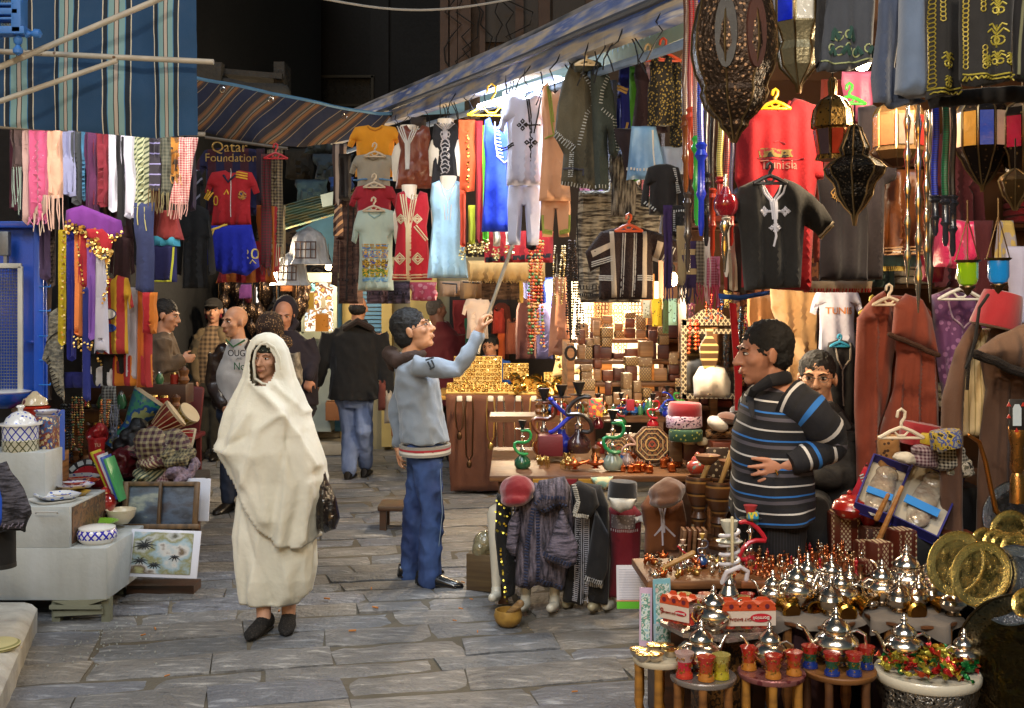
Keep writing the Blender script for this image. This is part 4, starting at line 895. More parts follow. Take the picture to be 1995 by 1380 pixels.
garment('brown_cloth','rust brown clothes in shadow left of the yellow sash','cloth',box_('strip',70,600,100,780),7.05,cl('3c3028'),th=.03,fold=.03)
t=thing('stall_backdrop',W(200,800,7.4),'dark wooden frame and boards at the back of the left stall','stall frame')
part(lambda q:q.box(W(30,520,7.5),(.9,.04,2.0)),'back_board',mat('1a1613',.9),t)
part(lambda q:(q.tube([W(-20,246,6.45),W(400,262,6.6)],.014,8),q.tube([W(400,268,8.2),W(560,290,8.2)],.012,8)),'rail',mat('5c5448',.6),t)
WH=mat('aab0b2',.6,var=.25,vs=4,bump=.5,bs=40,pat=('hs','989c98',(10,10,1.2),.3))
t=thing('display_bench',W(120,1170,6.2),'white painted stepped wooden display bench on short legs at left','bench')
def bb(q):
 z0,z1,z2,z3=H-590/F*6.15,.405,.63,.9;X=lambda px,d=6.15:(px-CX)/F*d
 xr=X(208);xm=X(134);xl=-3.5
 q.box(((xl+xr)/2,6.5,(z0+z1)/2),(xr-xl,.7,z1-z0),None,.004);q.box(((xl+xm)/2,6.43,(z1+z2)/2),(xm-xl,.55,z2-z1),None,.004);q.box(((xl+X(58))/2,6.475,(z2+z3)/2),(X(58)-xl,.25,z3-z2-.004),None,.004)
part(bb,'body',WH,t)
part(lambda q:q.box(((134-CX)/F*6.15+.003,6.44,.52),(.004,.5,.2)),'side_panel',mat('4c3424',.7,pat=('bs',(20,20,20),['2c1c14','6c4c30','3c2c24','8c7454'])),t)
part(lambda q:q.tube([W(70,1000,6.12),W(70,998,6.1),W(112,998,6.1),W(112,1000,6.12)],.006,6),'handle',mat('a8a8a4',.4),t)
for x,y,d in((108,1190,6.16),(205,1190,6.16),(232,1150,6.75)):
 p=W(x,y,d);part(lambda q:q.box((p.x,d+.03,.06),(.045,.05,.13)),'leg',mat('70705c',.8),t)
part(lambda q:(q.box(W(155,1192,6.17),(.27,.04,.03),Ry(-3)),q.prism([W(102,1172,6.14),W(208,1168,6.14),W(150,1186,6.14)],(0,.02,0)),q.box(W(150,1181,6.16),(.28,.06,.02))),'brace',mat('7c7c68',.8),t)
blue=mat('d4d8dc',.18,pat=('di',.045,'2a30a0',.09),coat=.5,cyl=.6,var=.08);bluew=mat('dcdcd8',.15,coat=.5,var=.05);oliv=mat('c0bca4',.25,pat=('di',.04,'4c4c28',.1),coat=.5,cyl=.6)
redp=mat('a82c18',.25,coat=.5);green=mat('6c9c2c',.3,coat=.5)
def pot(kind,cat,label,x,y,d,parts,group=None,sc=1.):
 """lathed vessel; (x, y) is the photo place of the centre of its base"""
 c=W(x,y,d)
 if len(parts)==1:
  b=MB();b.lathe([(r*sc,z*sc)for r,z in parts[0][2]],c,28);return tag(b.build(kind,parts[0][1],None,50,origin=c),label,cat,group)
 t=thing(kind,c,label,cat,group)
 for nm,m,pr in parts:b=MB();b.lathe([(r*sc,z*sc)for r,z in pr],c,28);b.build(nm,m,t,50)
 return t
pot('tagine','pot','white pot with blue lattice lid standing on an olive ringed bowl',40,888,6.45,[('bowl',oliv,[(.095,0),(.1,.005),(.1,.085),(.104,.09),(.098,.095)]),('pot',blue,[(.098,.096),(.1,.16),(.105,.175)]),('rim',bluew,[(.1,.172),(.118,.178),(.118,.186),(.1,.19)]),('lid',mat('d4d8dc',.18,pat=('vo',40,'5060b8',.3),coat=.5),[(.09,.188),(.075,.22),(.045,.245),(.02,.255)]),('knob',bluew,[(.012,.253),(.016,.27),(.024,.278),(.018,.288),(.002,.291)])])
pot('lidded_bowl','bowl','round white bowl with blue zigzag band on the lower bench step',189,1066,6.3,[('bowl',mat('d8d8dc',.15,pat=('di',.036,'2420a4',.16),coat=.5,cyl=.6),[(.05,0),(.075,.025),(.105,.055),(.11,.085),(.098,.105)]),('foot',bluew,[(.052,-.002),(.079,.024),(.104,.048),(.108,.056),(.1,.05)]),('lid',bluew,[(.1,.104),(.1,.112),(.06,.122),(.004,.126)])])
pot('bowl','bowl','lime green wavy bowl behind the blue zigzag bowl',192,1036,6.5,[('bowl',green,[(.04,0),(.09,.05),(.11,.06),(.1,.06),(.04,.01)])])
pot('bowl','bowl','cream bowl standing at the right end of the bench',236,1020,6.7,[('bowl',mat('c8bca0',.3,coat=.3),[(.04,0),(.075,.04),(.088,.085),(.083,.085),(.07,.045),(.02,.01)])])
pot('tagine','pot','tall red glazed pot with a pale painted lid at the left edge',68,870,6.75,[('body',redp,[(.05,0),(.06,.1),(.085,.12),(.05,.15),(.055,.2),(.09,.235),(.05,.25)]),('lid',mat('b8a888',.3,pat=('vo',18,'5c2c1c',.25),coat=.5),[(.075,.25),(.065,.285),(.03,.31),(.012,.33)])])
pot('tagine','pot','red stacked pot with cream animal painting near the blue door',56,838,6.95,[('body',redp,[(.09,0),(.11,.04),(.05,.07),(.1,.12)]),('bowl',mat('b0a084',.3,pat=('vo',12,'30201c',.3),coat=.4),[(.1,.12),(.085,.17),(.04,.2),(.01,.21)])])
pot('bowl','bowl','blue bowl stacked on a red one at the far left',10,795,6.8,[('bowl',mat('1c4cb0',.2,coat=.5),[(.06,0),(.13,.05),(.15,.09),(.14,.09)]),('rim',bluew,[(.14,.09),(.15,.1),(.1,.11),(.02,.112)])])
pot('lidded_bowl','jar','shiny red and gold lidded jar between the bowls on the bench',205,1000,6.75,[('body',mat('8c1c18',.12,coat=1.),[(.03,0),(.05,.02),(.07,.06),(.055,.1),(.03,.12)]),('lid',mat('a0281c',.12,coat=1,pat=('vo',50,'d09c50',.3)),[(.035,.12),(.03,.14),(.006,.16)])])
plp=[mat('c8ccd0',.2,coat=.5,pat=('vo',30,'3c5cb4',.33)),mat('a8341c',.25,coat=.5,pat=('vo',30,'d8b090',.3)),mat('c8c8d0',.2,coat=.5,pat=('vo',34,'4c3c9c',.3)),mat('a88430',.25,coat=.5,pat=('vo',30,'6c4c1c',.3))]
def sqplate(x,y,d,m,label,r=.12):
 c=W(x,y,d);b=MB();rings=[]
 for k,z in((.55,0),(.8,.004),(1,.022),(1.02,.026),(.96,.024),(.7,.008),(.05,.006)):
  rings.append([c+Vector((r*k*math.cos(a)*(1+.09*math.cos(4*a)),r*k*.9*math.sin(a)*(1+.09*math.cos(4*a)),z))for a in[2*PI*j/32 for j in range(32)]])
 b.loft(rings);return tag(b.build('plate',m,None,50),label,'plate','painted plates on the white bench')
for x,y,d,m,l in((102,981,6.3,bluew,'plain white scalloped plate in front on the white bench'),(112,971,6.34,plp[0],'blue and white painted plate lying on the front scalloped one'),(132,966,6.5,plp[3],'mustard painted plate on the white bench'),(140,951,6.6,plp[2],'white plate with violet pattern on the bench'),(150,943,6.75,plp[1],'red and orange painted plate on the bench'),(156,935,6.9,plp[0],'blue rimmed plate at the back of the row on the bench')):sqplate(x,y,d,m,l)
for i,(x,y,m,l)in enumerate(((92,808,plp[2],'top'),(94,816,plp[0],'second'))):sqplate(x,y,6.6,m,l+' small patterned tile plate of the stack beside the tagine',.07)
def slab(x,y,d,sz,m,label,kind='box',cat='box',rz=0,ry=0,rx=0,group=None,bev=.004):
 b=MB();c=W(x,y,d)+Vector((0,0,sz[2]/2));b.box(c,sz,Rz(rz)@Ry(ry)@Rx(rx),bev);return tag(b.build(kind,m,None),label,cat,group)
slab(75,975,6.6,(.07,.3,.25),cl('181c4c'),'stack of dark blue boxes standing beside the tall bench block')
slab(87,975,6.5,(.045,.25,.28),wood('8c5a30'),'brown carved wooden panel standing on the bench','panel','panel')
slab(99,975,6.55,(.06,.03,.26),mat('6a5a44',.6,pat=('di',.03,'3c1c1c',.1)),'framed inlaid panel leaning between the wooden ones','inlaid_plaque','panel',rz=25)
slab(112,970,6.7,(.04,.25,.27),wood('a8743c'),'light wooden board standing at the end of the panels','board','board')
slab(92,888,6.55,(.1,.12,.23),mat('9c8460',.6,pat=('bl',(30,30,30),['b09c74','6c2c24','2c4c7c','c8b894'])),'stack of mosaic boxes beside the red pots','mosaic_box','box')
slab(70,885,6.7,(.09,.1,.2),redp,'block of red glazed cups stacked beside the tagine','cup_stack','cups')
slab(113,900,6.65,(.02,.16,.3),cl('1c4cac'),'narrow blue box on edge with mosaic trim','box','box')
kn=mat('17151a',.95,pat=('hs','54525c',(14,14,90),.1),bump=.9,bs=80,bd=.01)
garment('child_cape','dark heather knitted cape on a display stand at the left edge','cape',[(-60,900),(-5,905),(14,898),(20,912),(45,950),(62,985),(64,1000),(50,1034),(25,1030),(-5,1040),(-60,1035)],5.0,kn,th=.1,fold=.014,deco=lambda s,r:(lines(s,r,'stitching',cl('7c7484'),[[(x,y),(x+4,y-6)]for x,y in[(0+i*5,1022+(i%2)*4)for i in range(11)]],.003),lines(s,r,'hem',cl('0c0c0e'),[[(-30,1036),(10,1028),(50,1034),(62,1000)]],.006)))
garment('blue_cloth','bright blue cloth edge at the left border of the picture','cloth',[(-60,945),(0,948),(11,970),(10,1010),(2,1025),(-60,1025)],4.95,cl('1c50c0'),th=.06)
t=thing('display_stand',W(10,1105,5.05),'black display torso carrying the knitted cape at the left edge','stand')
part(lambda q:q.tube([W(0,1104,5.08),W(0,1000,5.08)],[.068,.066],18),'post',mat('0e0c0b',.9),t)
part(lambda q:q.lathe([(.07,0),(.069,.02)],W(0,1105,5.08),18),'end_cap',mat('14120f',.7),t)
c=W(-12,1240,5.2);b=MB();b.lathe([(.11,0),(.115,.012),(.1,.02),(.02,.022)],(c.x-.02,5.25,.145),24);tag(b.build('straw_mat',mat('a8a070',.9,pat=('st','z',.01,[(0,'b0a878'),(.5,'7c7848')])),None),'round straw mat lying on the stone step','mat')
t=thing('framed_painting',W(315,1030,6.9),'framed divided seascape painting leaning in front of white boards','painting')
def tiltbox(q,x,y,d,sz,rx=-12,rz=0,ry=0):q.box(W(x,y,d),sz,Rz(rz)@Ry(ry)@Rx(rx),.003)
part(lambda q:(tiltbox(q,314,943,6.86,(.46,.03,.028)),tiltbox(q,314,1026,6.78,(.46,.03,.03)),tiltbox(q,244,985,6.82,(.03,.03,.28)),tiltbox(q,382,985,6.82,(.03,.03,.28)),tiltbox(q,311,985,6.815,(.018,.03,.28))),'frame',wood('6a5030','3c2c18',(30,30,3)),t)
part(lambda q:tiltbox(q,280,986,6.84,(.2,.012,.24)),'canvas',mat('3c4450',.5,pat=('bs',(5,3,11),['262c38','38404c','4c5c6c','8c9488','2c3440'])),t)
part(lambda q:tiltbox(q,346,986,6.84,(.2,.012,.24)),'canvas',mat('3c4450',.5,pat=('bs',(5,3,10),['2c2830','3c3a40','48586c','2c3440','54606c'])),t)
slab(352,1015,6.98,(.36,.015,.26),mat('c0c4d0',.6),'white mount board stacked behind the framed seascape','board','board',rx=-12)
slab(333,1010,7.05,(.42,.015,.25),mat('ccccd0',.6),'rearmost white board leaning behind the framed seascape','board','board',rx=-12)
t=thing('watercolour',W(320,1120,6.45),'unframed watercolour of palms and a mosque yard leaning on the ground','painting')
part(lambda q:tiltbox(q,320,1079,6.55,(.405,.012,.27),-14,0,2),'mount',mat('c8ccd8',.6,var=.04),t)
part(lambda q:(tiltbox(q,316,1078,6.541,(.345,.006,.235),-14,0,2)),'picture',mat('9cA49c',.7,var=.1,pat=('bs',(5,5,7),['4c4c40','a8aca8','7c7c50','8ca4b0','b8b8b4','5c4c3c','9c9c70','6c8c9c'])),t)
def palms(q):
 for cx,cy,n,l in((282,1062,11,24),(272,1092,9,18),(300,1100,9,14),(340,1085,7,12)):
  for i in range(n):
   a=2*PI*i/n+.3;q.tube([W(cx+l*u*math.cos(a),cy+l*u*math.sin(a)*.7+5*u*u,6.532-(cy-1079)*.0007)for u in(0,.5,1)],[.004,.003,.001],4)
part(palms,'painted_palms',mat('2c3034',.8),t)
part(lambda q:q.box((W(320,0,6.8).x,6.8,.03),(.4,.16,.05)),'ledge',wood('3c342c'),t)
t=thing('mosaic_mirror',W(175,965,7.1),'large round mirror frame of black and white mosaic squares with a red centre','mirror frame')
c=W(172,945,7.1)
part(lambda q:q.lathe([(.165,-.02),(.165,.01),(.12,.012),(.11,0)],c,32,Rx(78)),'rim',mat('17151a',.5),t)
part(lambda q:q.lathe([(.12,.0),(.118,.016),(.004,.018)],c,32,Rx(78)),'centre',mat('9c1c24',.3,pat=('vo',30,'c89090',.2)),t)
def tl(q):
 for i in range(16):a=2*PI*i/16;q.box(c+Rx(78)@Vector((.142*math.cos(a),.142*math.sin(a),.014)),(.028,.036,.006),Rx(78)@Rz(math.degrees(a)))
part(tl,'tile',mat('b0b8b8',.3),t)
for i,(cc,l)in enumerate((('b8b020','yellow'),('a02430','red'),('c0c0bc','white'),('2c4c9c','blue'),('3c8c50','green'))):
 slab(203+i*6,960+i*4,6.95-i*.04,(.014,.15,.27),cl(cc,rough=.4),l+' magazine leaning in the fan beside the round mirror','magazine','magazine',ry=-24+i,rz=0,bev=.001)
def drum(x,y,d,ax,L_,r1,m,ms,label,rope=True):
 t=thing('goblet_drum',W(x,y,d),label,'drum','goblet drums on the left pile');ax=Vector(ax).normalized();Q=ax.to_track_quat('Z','Y').to_matrix();c=W(x,y,d)
 part(lambda q:q.lathe([(r1*.5,-L_*.55),(r1*.38,-L_*.3),(r1*.36,-L_*.1),(r1*.8,L_*.22),(r1,L_*.4),(r1*.98,L_*.45)],c,24,Q),'body',m,t)
 part(lambda q:q.lathe([(r1*1.02,L_*.4),(r1*1.02,L_*.455),(.004,L_*.46)],c,24,Q),'skin',mat('c0b090',.6),t)
 if rope:
  def rp(q):
   for i in range(14):
    a=2*PI*i/14;q.tube([c+Q@Vector((r1*1.01*math.cos(a),r1*1.01*math.sin(a),L_*.42)),c+Q@Vector((r1*.84*math.cos(a),r1*.84*math.sin(a),L_*.22)),c+Q@Vector((r1*.42*math.cos(a),r1*.42*math.sin(a),-L_*.06))],.0035,4)
  part(rp,'rope',mat('c8b890',.8),t)
drum(262,818,7.6,(.55,.25,.8),.42,.13,mat('2c6c80',.35,pat=('bl',(9,9,9),['2c6c80','3c8c70','1c5490','98a068']),coat=.5),None,'large teal painted drum tilted on top of the pile',False)
drum(308,830,7.5,(.8,.2,.6),.32,.1,mat('6c2018',.4,coat=.4),None,'dark red corded drum lying beside the teal one')
drum(338,856,7.45,(.8,.25,-.2),.28,.095,mat('941c18',.35,coat=.4),None,'small red corded drum at the right end of the pile')
drum(350,822,7.8,(.7,-.2,.6),.24,.08,mat('9c8430',.4,coat=.4),None,'yellow and black rimmed drum behind the red ones')
drum(325,868,7.6,(.8,.1,.1),.24,.07,mat('a01c20',.35,coat=.4),None,'little crimson drum wedged under the corded drums')
def pile(kind,label,cat,x,y,d,rx,rz,m,n=7,seed=1,extra=None,vox=.012):
 rr=random.Random(seed);mb=MB();c=W(x,y,d)
 for i in range(n):mb.ell(c+Vector((rr.uniform(-rx,rx)*.7,rr.uniform(-.1,.1),rr.uniform(0,rz))),(rx*rr.uniform(.35,.6),.12,rz*rr.uniform(.3,.5)),Ry(rr.uniform(-30,30)),12,8)
 mb.ell(c+Vector((0,0,rz*.3)),(rx*.85,.16,rz*.5))
 o=remesh(mb,vox,2,lambda p:.02*noise.noise(p*14)+.012*noise.noise(p*34));return tag(o.build(kind,m,None,0),label,cat)
for o_ in(pile('scarf_pile','heap of folded chequered and striped scarves below the drums','scarf pile',318,925,7.2,.2,.24,cl('8c8468',pat=('ch',.035,'3c2030',.45)),9,3),pile('scarf_pile','crumpled maroon and black scarves on top of the chequered heap','scarf pile',300,885,7.25,.14,.09,cl('4c2434',pat=('bl',(12,20,20),['241c20','5c2438','8c8474','30202c'])),6,4),pile('bag_pile','maroon leather bags piled between the magazines and the scarves','bags',245,925,7.2,.1,.14,mat('4c0f18',.4,coat=.2),6,6),pile('bag_pile','black bags heaped behind the scarves','bags',268,880,7.5,.13,.16,mat('0c0c0e',.6),6,7),pile('basket','dark red tin and trinkets heaped left of the drums','trinkets',190,860,7.3,.06,.12,mat('7c1418',.3,coat=.4),5,8)):
 for pl in o_.data.polygons:pl.use_smooth=True
def beads(x,y0,y1,d,m,label,n=6,r=.008,w_=14,kind='necklace_bundle',cat='necklaces',group=None,big=None):
 mb=MB();rr=random.Random(int(x*7+y0))
 for k in range(n):
  x0=x+rr.uniform(-w_,w_)/2;L_=(y1-y0)*rr.uniform(.75,1);st=r*1.75/d*F;m_=int(L_/st)
  for i in range(m_):
   y=y0+i*st;rad=r*rr.uniform(.6,1.25)
   p=W(x0+3*math.sin(i*.15+k),y,d-.01*(k%3));q=rad;mb.add([p+Vector((q,0,0)),p+Vector((0,-q,0)),p+Vector((-q,0,0)),p+Vector((0,q,0)),p+Vector((0,0,q)),p-Vector((0,0,q))],[(0,4,1),(1,4,2),(2,4,3),(3,4,0),(1,5,0),(2,5,1),(3,5,2),(0,5,3)],rr.randrange(len(m))if isinstance(m,list)else 0)
 return tag(mb.build(kind,m,None,80),label,cat,group)
beads(130,790,905,7.25,mat('1c2428',.3),'bundle of dark bead strings hanging beside the mosaic boxes',7,.011,22)
beads(150,775,900,7.2,[GOLD,mat('8c4c2c',.4),mat('3c5c3c',.4)],'bundle of gold and brown bead strings left of the red tin',8,.009,24)
beads(172,740,800,7.3,[mat('a02c28',.4),GOLD],'short bundle of red and gold beads over the trinkets',5,.008,14)
beads(206,780,850,7.35,[GOLD,COPP],'gold chains draped over the trinket heap',7,.008,30)
beads(225,790,880,7.5,mat('8c90a0',.4),'silver grey tassels hanging behind the drums',7,.005,16)
tag(part(lambda q:q.lathe([(.03,0),(.045,.02),(.05,.1),(.055,.15),(.05,.152)],W(188,900,7.15),18),'tin_mug',mat('8c1418',.35,coat=.4),None),'dark red mug with a pale letter on the trinket pile','mug')
text3('TU',.03,W(190,868,7.095),mat('c0a080',.5),bpy.data.objects[-1])
garment('chequered_cloth','black and white fine chequered scarf hung behind the teal drum','scarf',box_('flare',190,752,235,830),7.6,cl('8c8c84',pat=('ch',.02,'3c3838',.5)),th=.05,fold=.02)
t=thing('trinket_table',W(230,960,7.6),'low cloth covered table under the drums and bags','table')
part(lambda q:q.box((W(240,0,7.7).x,7.75,.5),(.95,.8,.06),None,.01),'table_top',cl('241c1c'),t)
for a in(-.4,.4):
 for bq in(-.3,.3):part(lambda q:q.box((W(240,0,7.7).x+a,7.75+bq,.24),(.05,.05,.46)),'leg',wood('3c2c20'),t)
garment('table_cloth','dark cloth hanging down the front of the trinket table','cloth',box_('rect',120,930,380,1050),7.3,cl('1a1618'),th=.02,fold=.02)
slab(172,985,7.0,(.34,.2,.1),wood('4c3424'),'dark wooden crate under the round mosaic mirror','crate','crate')
t=thing('red_chair',W(355,880,9.0),'dark red plastic chair standing behind the drums','chair')
part(lambda q:q.box(W(362,800,9.0),(.26,.05,.4),Ry(6),.02),'backrest',mat('601c20',.5),t)
part(lambda q:q.box(W(345,850,8.9),(.35,.4,.04),None,.015),'seat',mat('601c20',.5),t)
for a in(-.13,.13):
 for bq in(-.15,.15):p=W(345,850,8.9);part(lambda q:q.box((p.x+a,8.9+bq,p.z/2),(.035,.035,p.z)),'leg',mat('601c20',.5),t)
def trim(m,pls,r=.006,nm='embroidery'):return lambda s,rt:lines(s,rt,nm,m,pls,r)
def many(*fs):return lambda s,rt:[f(s,rt)for f in fs]
WHT=cl('c8c4bc');CREAM=cl('c8b894')
def neck(x,y,w_,h_):return[(x-w_,y),(x-w_*.7,y+h_*.6),(x,y+h_),(x+w_*.7,y+h_*.6),(x+w_,y)]
def bust(x,y,d,w_,label):
 c=W(x,y,d);k=w_*d/F;b=MB()
 b.lathe([(k*.2,k*.32),(k*.24,k*.3),(k*.21,.0),(k*.23,-k*.2),(k*.42,-k*.38),(k*.5,-k*.7),(k*.46,-k*1.5)],c,20,None,1.1)
 o=b.build('mannequin_bust',mat('e0d4c0',.35,coat=.3),None,60);o.scale=(1,.5,1);o.location.y=d+.02;return tag(o,label,'mannequin')
def neckseam(x,y,w_,h_,m):return trim(m,[neck(x,y,w_,h_)],.006,'collar')
def prt(s,r):
 for i,(y0,y1,cs)in enumerate(((476,486,['3c6ca0','a07c30','8c8c70']),(488,504,['284c98','b08c20','3c70a0','c89820']),(506,522,['1c3c88','a88420','48381c','c0a030']),(523,540,['a8a020','3c6c30','c09c20','2c5c90']),(541,549,['5c88b0','8cb0b0']))):
  patch(s,r,'print',cl('808080',pat=('bl',(26,26,60),cs)),[[(706,y0),(758,y0),(756,y1),(708,y1)]])
hangs('tshirt','t-shirt','tee',8.2,[(676,244,786,345,'c88414','orange yellow t-shirt, topmost of the hanging stack',dict(d=8.6,deco=neckseam(731,248,14,8,cl('a86c10')))),(680,300,776,392,'8c8474','grey beige t-shirt under the orange one',dict(d=8.5,deco=many(neckseam(728,304,13,10,cl('6c6454')),trim(cl('4c78a0'),[[(690,352),(716,350)],[(740,350),(766,352)]],.007,'print')))),(680,360,778,460,'8c1424','crimson t-shirt between the beige and mint ones',dict(d=8.4,deco=neckseam(728,364,12,8,cl('6c1018')))),(684,405,780,566,'a0b0a4','pale mint t-shirt with a multicoloured print',dict(d=8.25,deco=many(neckseam(731,410,14,16,cl('809c9c')),prt),th=.06,fold=.016)),],'t-shirts hung one below another',th=.05,fold=.012)
for x,y,d in((730,297,8.45),(729,357,8.35),(728,403,8.2)):hanger(x,y,d,40,'b8a890',{297:'small pale hanger over the grey beige t-shirt',357:'small pale hanger over the crimson t-shirt',403:'small pale hanger over the mint t-shirt'}[y])
bust(795,262,8.0,60,'white neck bust wearing the brown satin kaftan');bust(868,250,7.6,62,'white neck bust wearing the black embroidered kaftan')
bust(797,378,7.7,58,'white neck bust wearing the red kaftan');bust(873,362,7.3,62,'white neck bust wearing the light blue tunic')
sil=mat('a8a09c',.5,.3)
sat=lambda c:mat(c,.38,var=.1,bump=.2,sheen=.3)
def kaf(x,y,m,w_=22,h_=110,n=3):
 return[[(x-w_+i*5,y),(x-w_*.6+i*4,y+h_*.22),(x-4+i*2,y+h_*.4),(x-3+i*1.5,y+h_)]for i in range(n)]+[[(x+w_-i*5,y),(x+w_*.6-i*4,y+h_*.22),(x+4-i*2,y+h_*.4),(x+3-i*1.5,y+h_)]for i in range(n)]
def vst(t='dress'):return t
def diam(x,y,r):return[[(x-r,y),(x,y-r),(x+r,y),(x,y+r),(x-r,y)],[(x-r*.6,y),(x,y-r*.6),(x+r*.6,y),(x,y+r*.6),(x-r*.6,y)],[(x-r,y),(x+r,y)]]
def lace(x,y0,y1,w_):return[[(x+s*(w_*(.75+.25*math.sin(k*1.7))),y0+(y1-y0)*k/14)for k in range(15)]for s in(-1,1)]+[[(x-w_*.9,y0+(y1-y0)*k/10+3),(x,y0+(y1-y0)*k/10-2),(x+w_*.9,y0+(y1-y0)*k/10+3)]for k in range(11)]
hangs('kaftan','kaftan','dress',7.8,[(770,244,845,368,sat('6a2c12'),'brown satin kaftan with white braided neckline',dict(d=7.95,deco=trim(WHT,kaf(795,248,0,20,84),.005),ridges=[([(800,330),(835,300),(840,262)],.03,6),([(790,350),(820,335),(838,320)],.03,6)])),(838,238,898,380,'1c1a1c','black kaftan with silver grey lace embroidery',dict(d=7.6,deco=trim(sil,kaf(868,242,0,18,30,4)+lace(868,258,338,9),.004))),(764,372,842,546,'a81424','red kaftan with cream braid down the front',dict(d=7.6,th=.07,deco=many(trim(CREAM,kaf(797,380,0,16,165,3)+diam(782,428,9)+diam(814,428,9)+diam(780,505,11)+diam(815,505,11)+[[(812,440),(834,468)],[(808,443),(830,470)]],.005),trim(cl('c0a080'),[[(766,541),(800,542),(841,540)],[(766,536),(800,537),(840,535)]],.006,'hem'))),),(832,352,912,542,'a0c4d8','pale sky blue tunic with a white embroidered front',dict(d=7.2,th=.07,deco=trim(WHT,[[(862,362),(868,385),(873,395),(878,385),(886,362)],[(873,395),(873,430)],[(866,400),(868,430)],[(880,400),(878,430)]],.004))),(938,228,994,452,'0c30b0','royal blue kaftan with white fringed neckline',dict(d=6.9,th=.06,deco=trim(WHT,[[(964,240),(965,280),(970,308),(982,318),(990,312)]]+[[(964+i*.4,250+i*7),(972+i,252+i*7)]for i in range(9)],.004))),],'kaftans on white busts',th=.06,fold=.014)
gr=lambda x,y,n=8,w_=12:coins('coin_trim',metal('a09060',.35),[[(x-w_/2,y),(x,y+8),(x+w_/2,y)]],n=n,every=4)
hangs('coin_scarf','scarf','strip',7.1,[(894,234,926,372,'c04818','orange coin scarf beside the sky blue tunic',dict(deco=coins('coin_trim',BRASS,[[(911,250),(912,360)]]),ridges=[([(911,240),(911,370)],-.015,3)])),(896,370,908,480,'b83c18','knotted orange scarf end with coins at its tip',dict(deco=gr(902,478))),(926,236,941,470,'8c1014','dark red coin scarf next to the orange one',dict(deco=gr(933,470))),(912,400,926,475,'a0a420','mustard green scarf tip with coins',dict(deco=gr(919,470))),(940,245,953,470,'58b018','lime green scarf beside the royal blue kaftan',dict(deco=gr(946,465))),(960,440,975,480,'c8c0b0','cream tassels with coins over the red cloth',dict(d=7.0,deco=gr(967,480))),(985,448,1000,478,'c8c0b0','second cream tassel with coins nearer the pole tip',dict(d=7.0,deco=gr(992,474))),],'coin scarves on the right row',th=.014,fold=.014)
def cross(x,y,k,m=1):
 o=[]
 for dx,dy in((0,-1),(1,0),(0,1),(-1,0)):o+=[[(x+dx*k*.3,y+dy*k*.3),(x+dx*k*.8+dy*k*.35,y+dy*k*.8+dx*k*.35),(x+dx*k*1.2,y+dy*k*1.2),(x+dx*k*.8-dy*k*.35,y+dy*k*.8-dx*k*.35),(x+dx*k*.3,y+dy*k*.3)]]
 return o
BLK=cl('0e0d0f')
PCH=cl('c89470');OLV=cl('8c9440')
hangs('kurta','kurta','tee',6.6,[(972,182,1074,362,'b4b6cc','white kurta with black corded cross embroidery',dict(th=.07,fold=.016,deco=trim(BLK,[[(1026,196),(1030,225),(1033,262)],[(1054,192),(1048,225),(1040,262)],[(1020,246),(1052,246)],[(1033,262),(1034,300),(1033,316)],[(1030,196),(1034,225),(1036,262)],[(978,296),(1001,285)],[(977,292),(1000,281)]]+cross(1018,246,9)+cross(1034,280,10),.005))),(1050,160,1112,392,PCH,'peach tunic with green braid beside the white kurta',dict(t='dress',d=6.5,deco=trim(OLV,[[(1066,170),(1074,240),(1078,262)],[(1062,272),(1080,264)],[(1070,168),(1078,240)]],.006))),(988,350,1054,478,'b4b8d0','white trousers hanging below the white kurta',dict(t='pants',kind='trousers',cat='trousers',d=6.65,th=.06)),(1054,372,1112,462,PCH,'peach knee length trousers with green embroidered hems',dict(t='pants',kind='trousers',cat='trousers',d=6.55,deco=trim(OLV,[[(1057,420),(1058,454),(1076,456)],[(1090,456),(1108,452),(1109,420)],[(1058,450),(1076,452)],[(1090,452),(1108,448)]],.008))),(1024,340,1046,486,BLK,'black pointed cloth hanging between the white trouser legs',dict(t='strip',kind='cloth',cat='cloth',d=6.75)),],None,th=.04)
felt=lambda c:mat(c,.95,var=.25,vs=14,bump=.7,bs=120,bd=.006)
def sti(pl,ln=7,sp=6,ang=None):
 q=resample(pl,sp,False);o=[]
 for(x,y),(x2,y2)in zip(q,q[1:]):
  dx,dy=x2-x,y2-y;l=math.hypot(dx,dy)+1e-6;o.append([(x-dy/l*ln*.5,y+dx/l*ln*.5),(x+dy/l*ln*.5,y-dx/l*ln*.5)])
 return o
BW=cl('b0b4b4')
garment('wool_jacket','olive grey felt jacket with white blanket stitching under the canopy','jacket',[(1112,124),(1134,112),(1150,116),(1158,140),(1164,200),(1166,260),(1166,372),(1092,360),(1098,300),(1080,268),(1085,210),(1096,160)],6.0,felt('4e4a3c'),th=.08,fold=.016,deco=many(trim(BW,sti([(1130,140),(1150,170),(1157,205),(1142,225),(1125,290)])+sti([(1082,265),(1120,298)],10)+sti([(1083,259),(1122,291)],3,4)+sti([(1095,358),(1160,368)])+sti([(1113,300),(1110,350)],8,4),.003,'stitching'),trim(cl('3c3c48'),[[(1098,330),(1135,333),(1135,345)]],.006,'pocket')))
garment('wool_jacket','dark green grey felt jacket with white blanket stitching beside the olive one','jacket',[(1150,126),(1168,122),(1186,145),(1196,190),(1206,290),(1200,310),(1186,300),(1184,258),(1186,368),(1160,372),(1152,200)],5.9,felt('38403c'),th=.08,fold=.014,deco=trim(BW,sti([(1184,150),(1172,180),(1168,210)])+sti([(1172,216),(1196,235),(1204,300)])+sti([(1160,365),(1186,363)],6),.003,'stitching'))
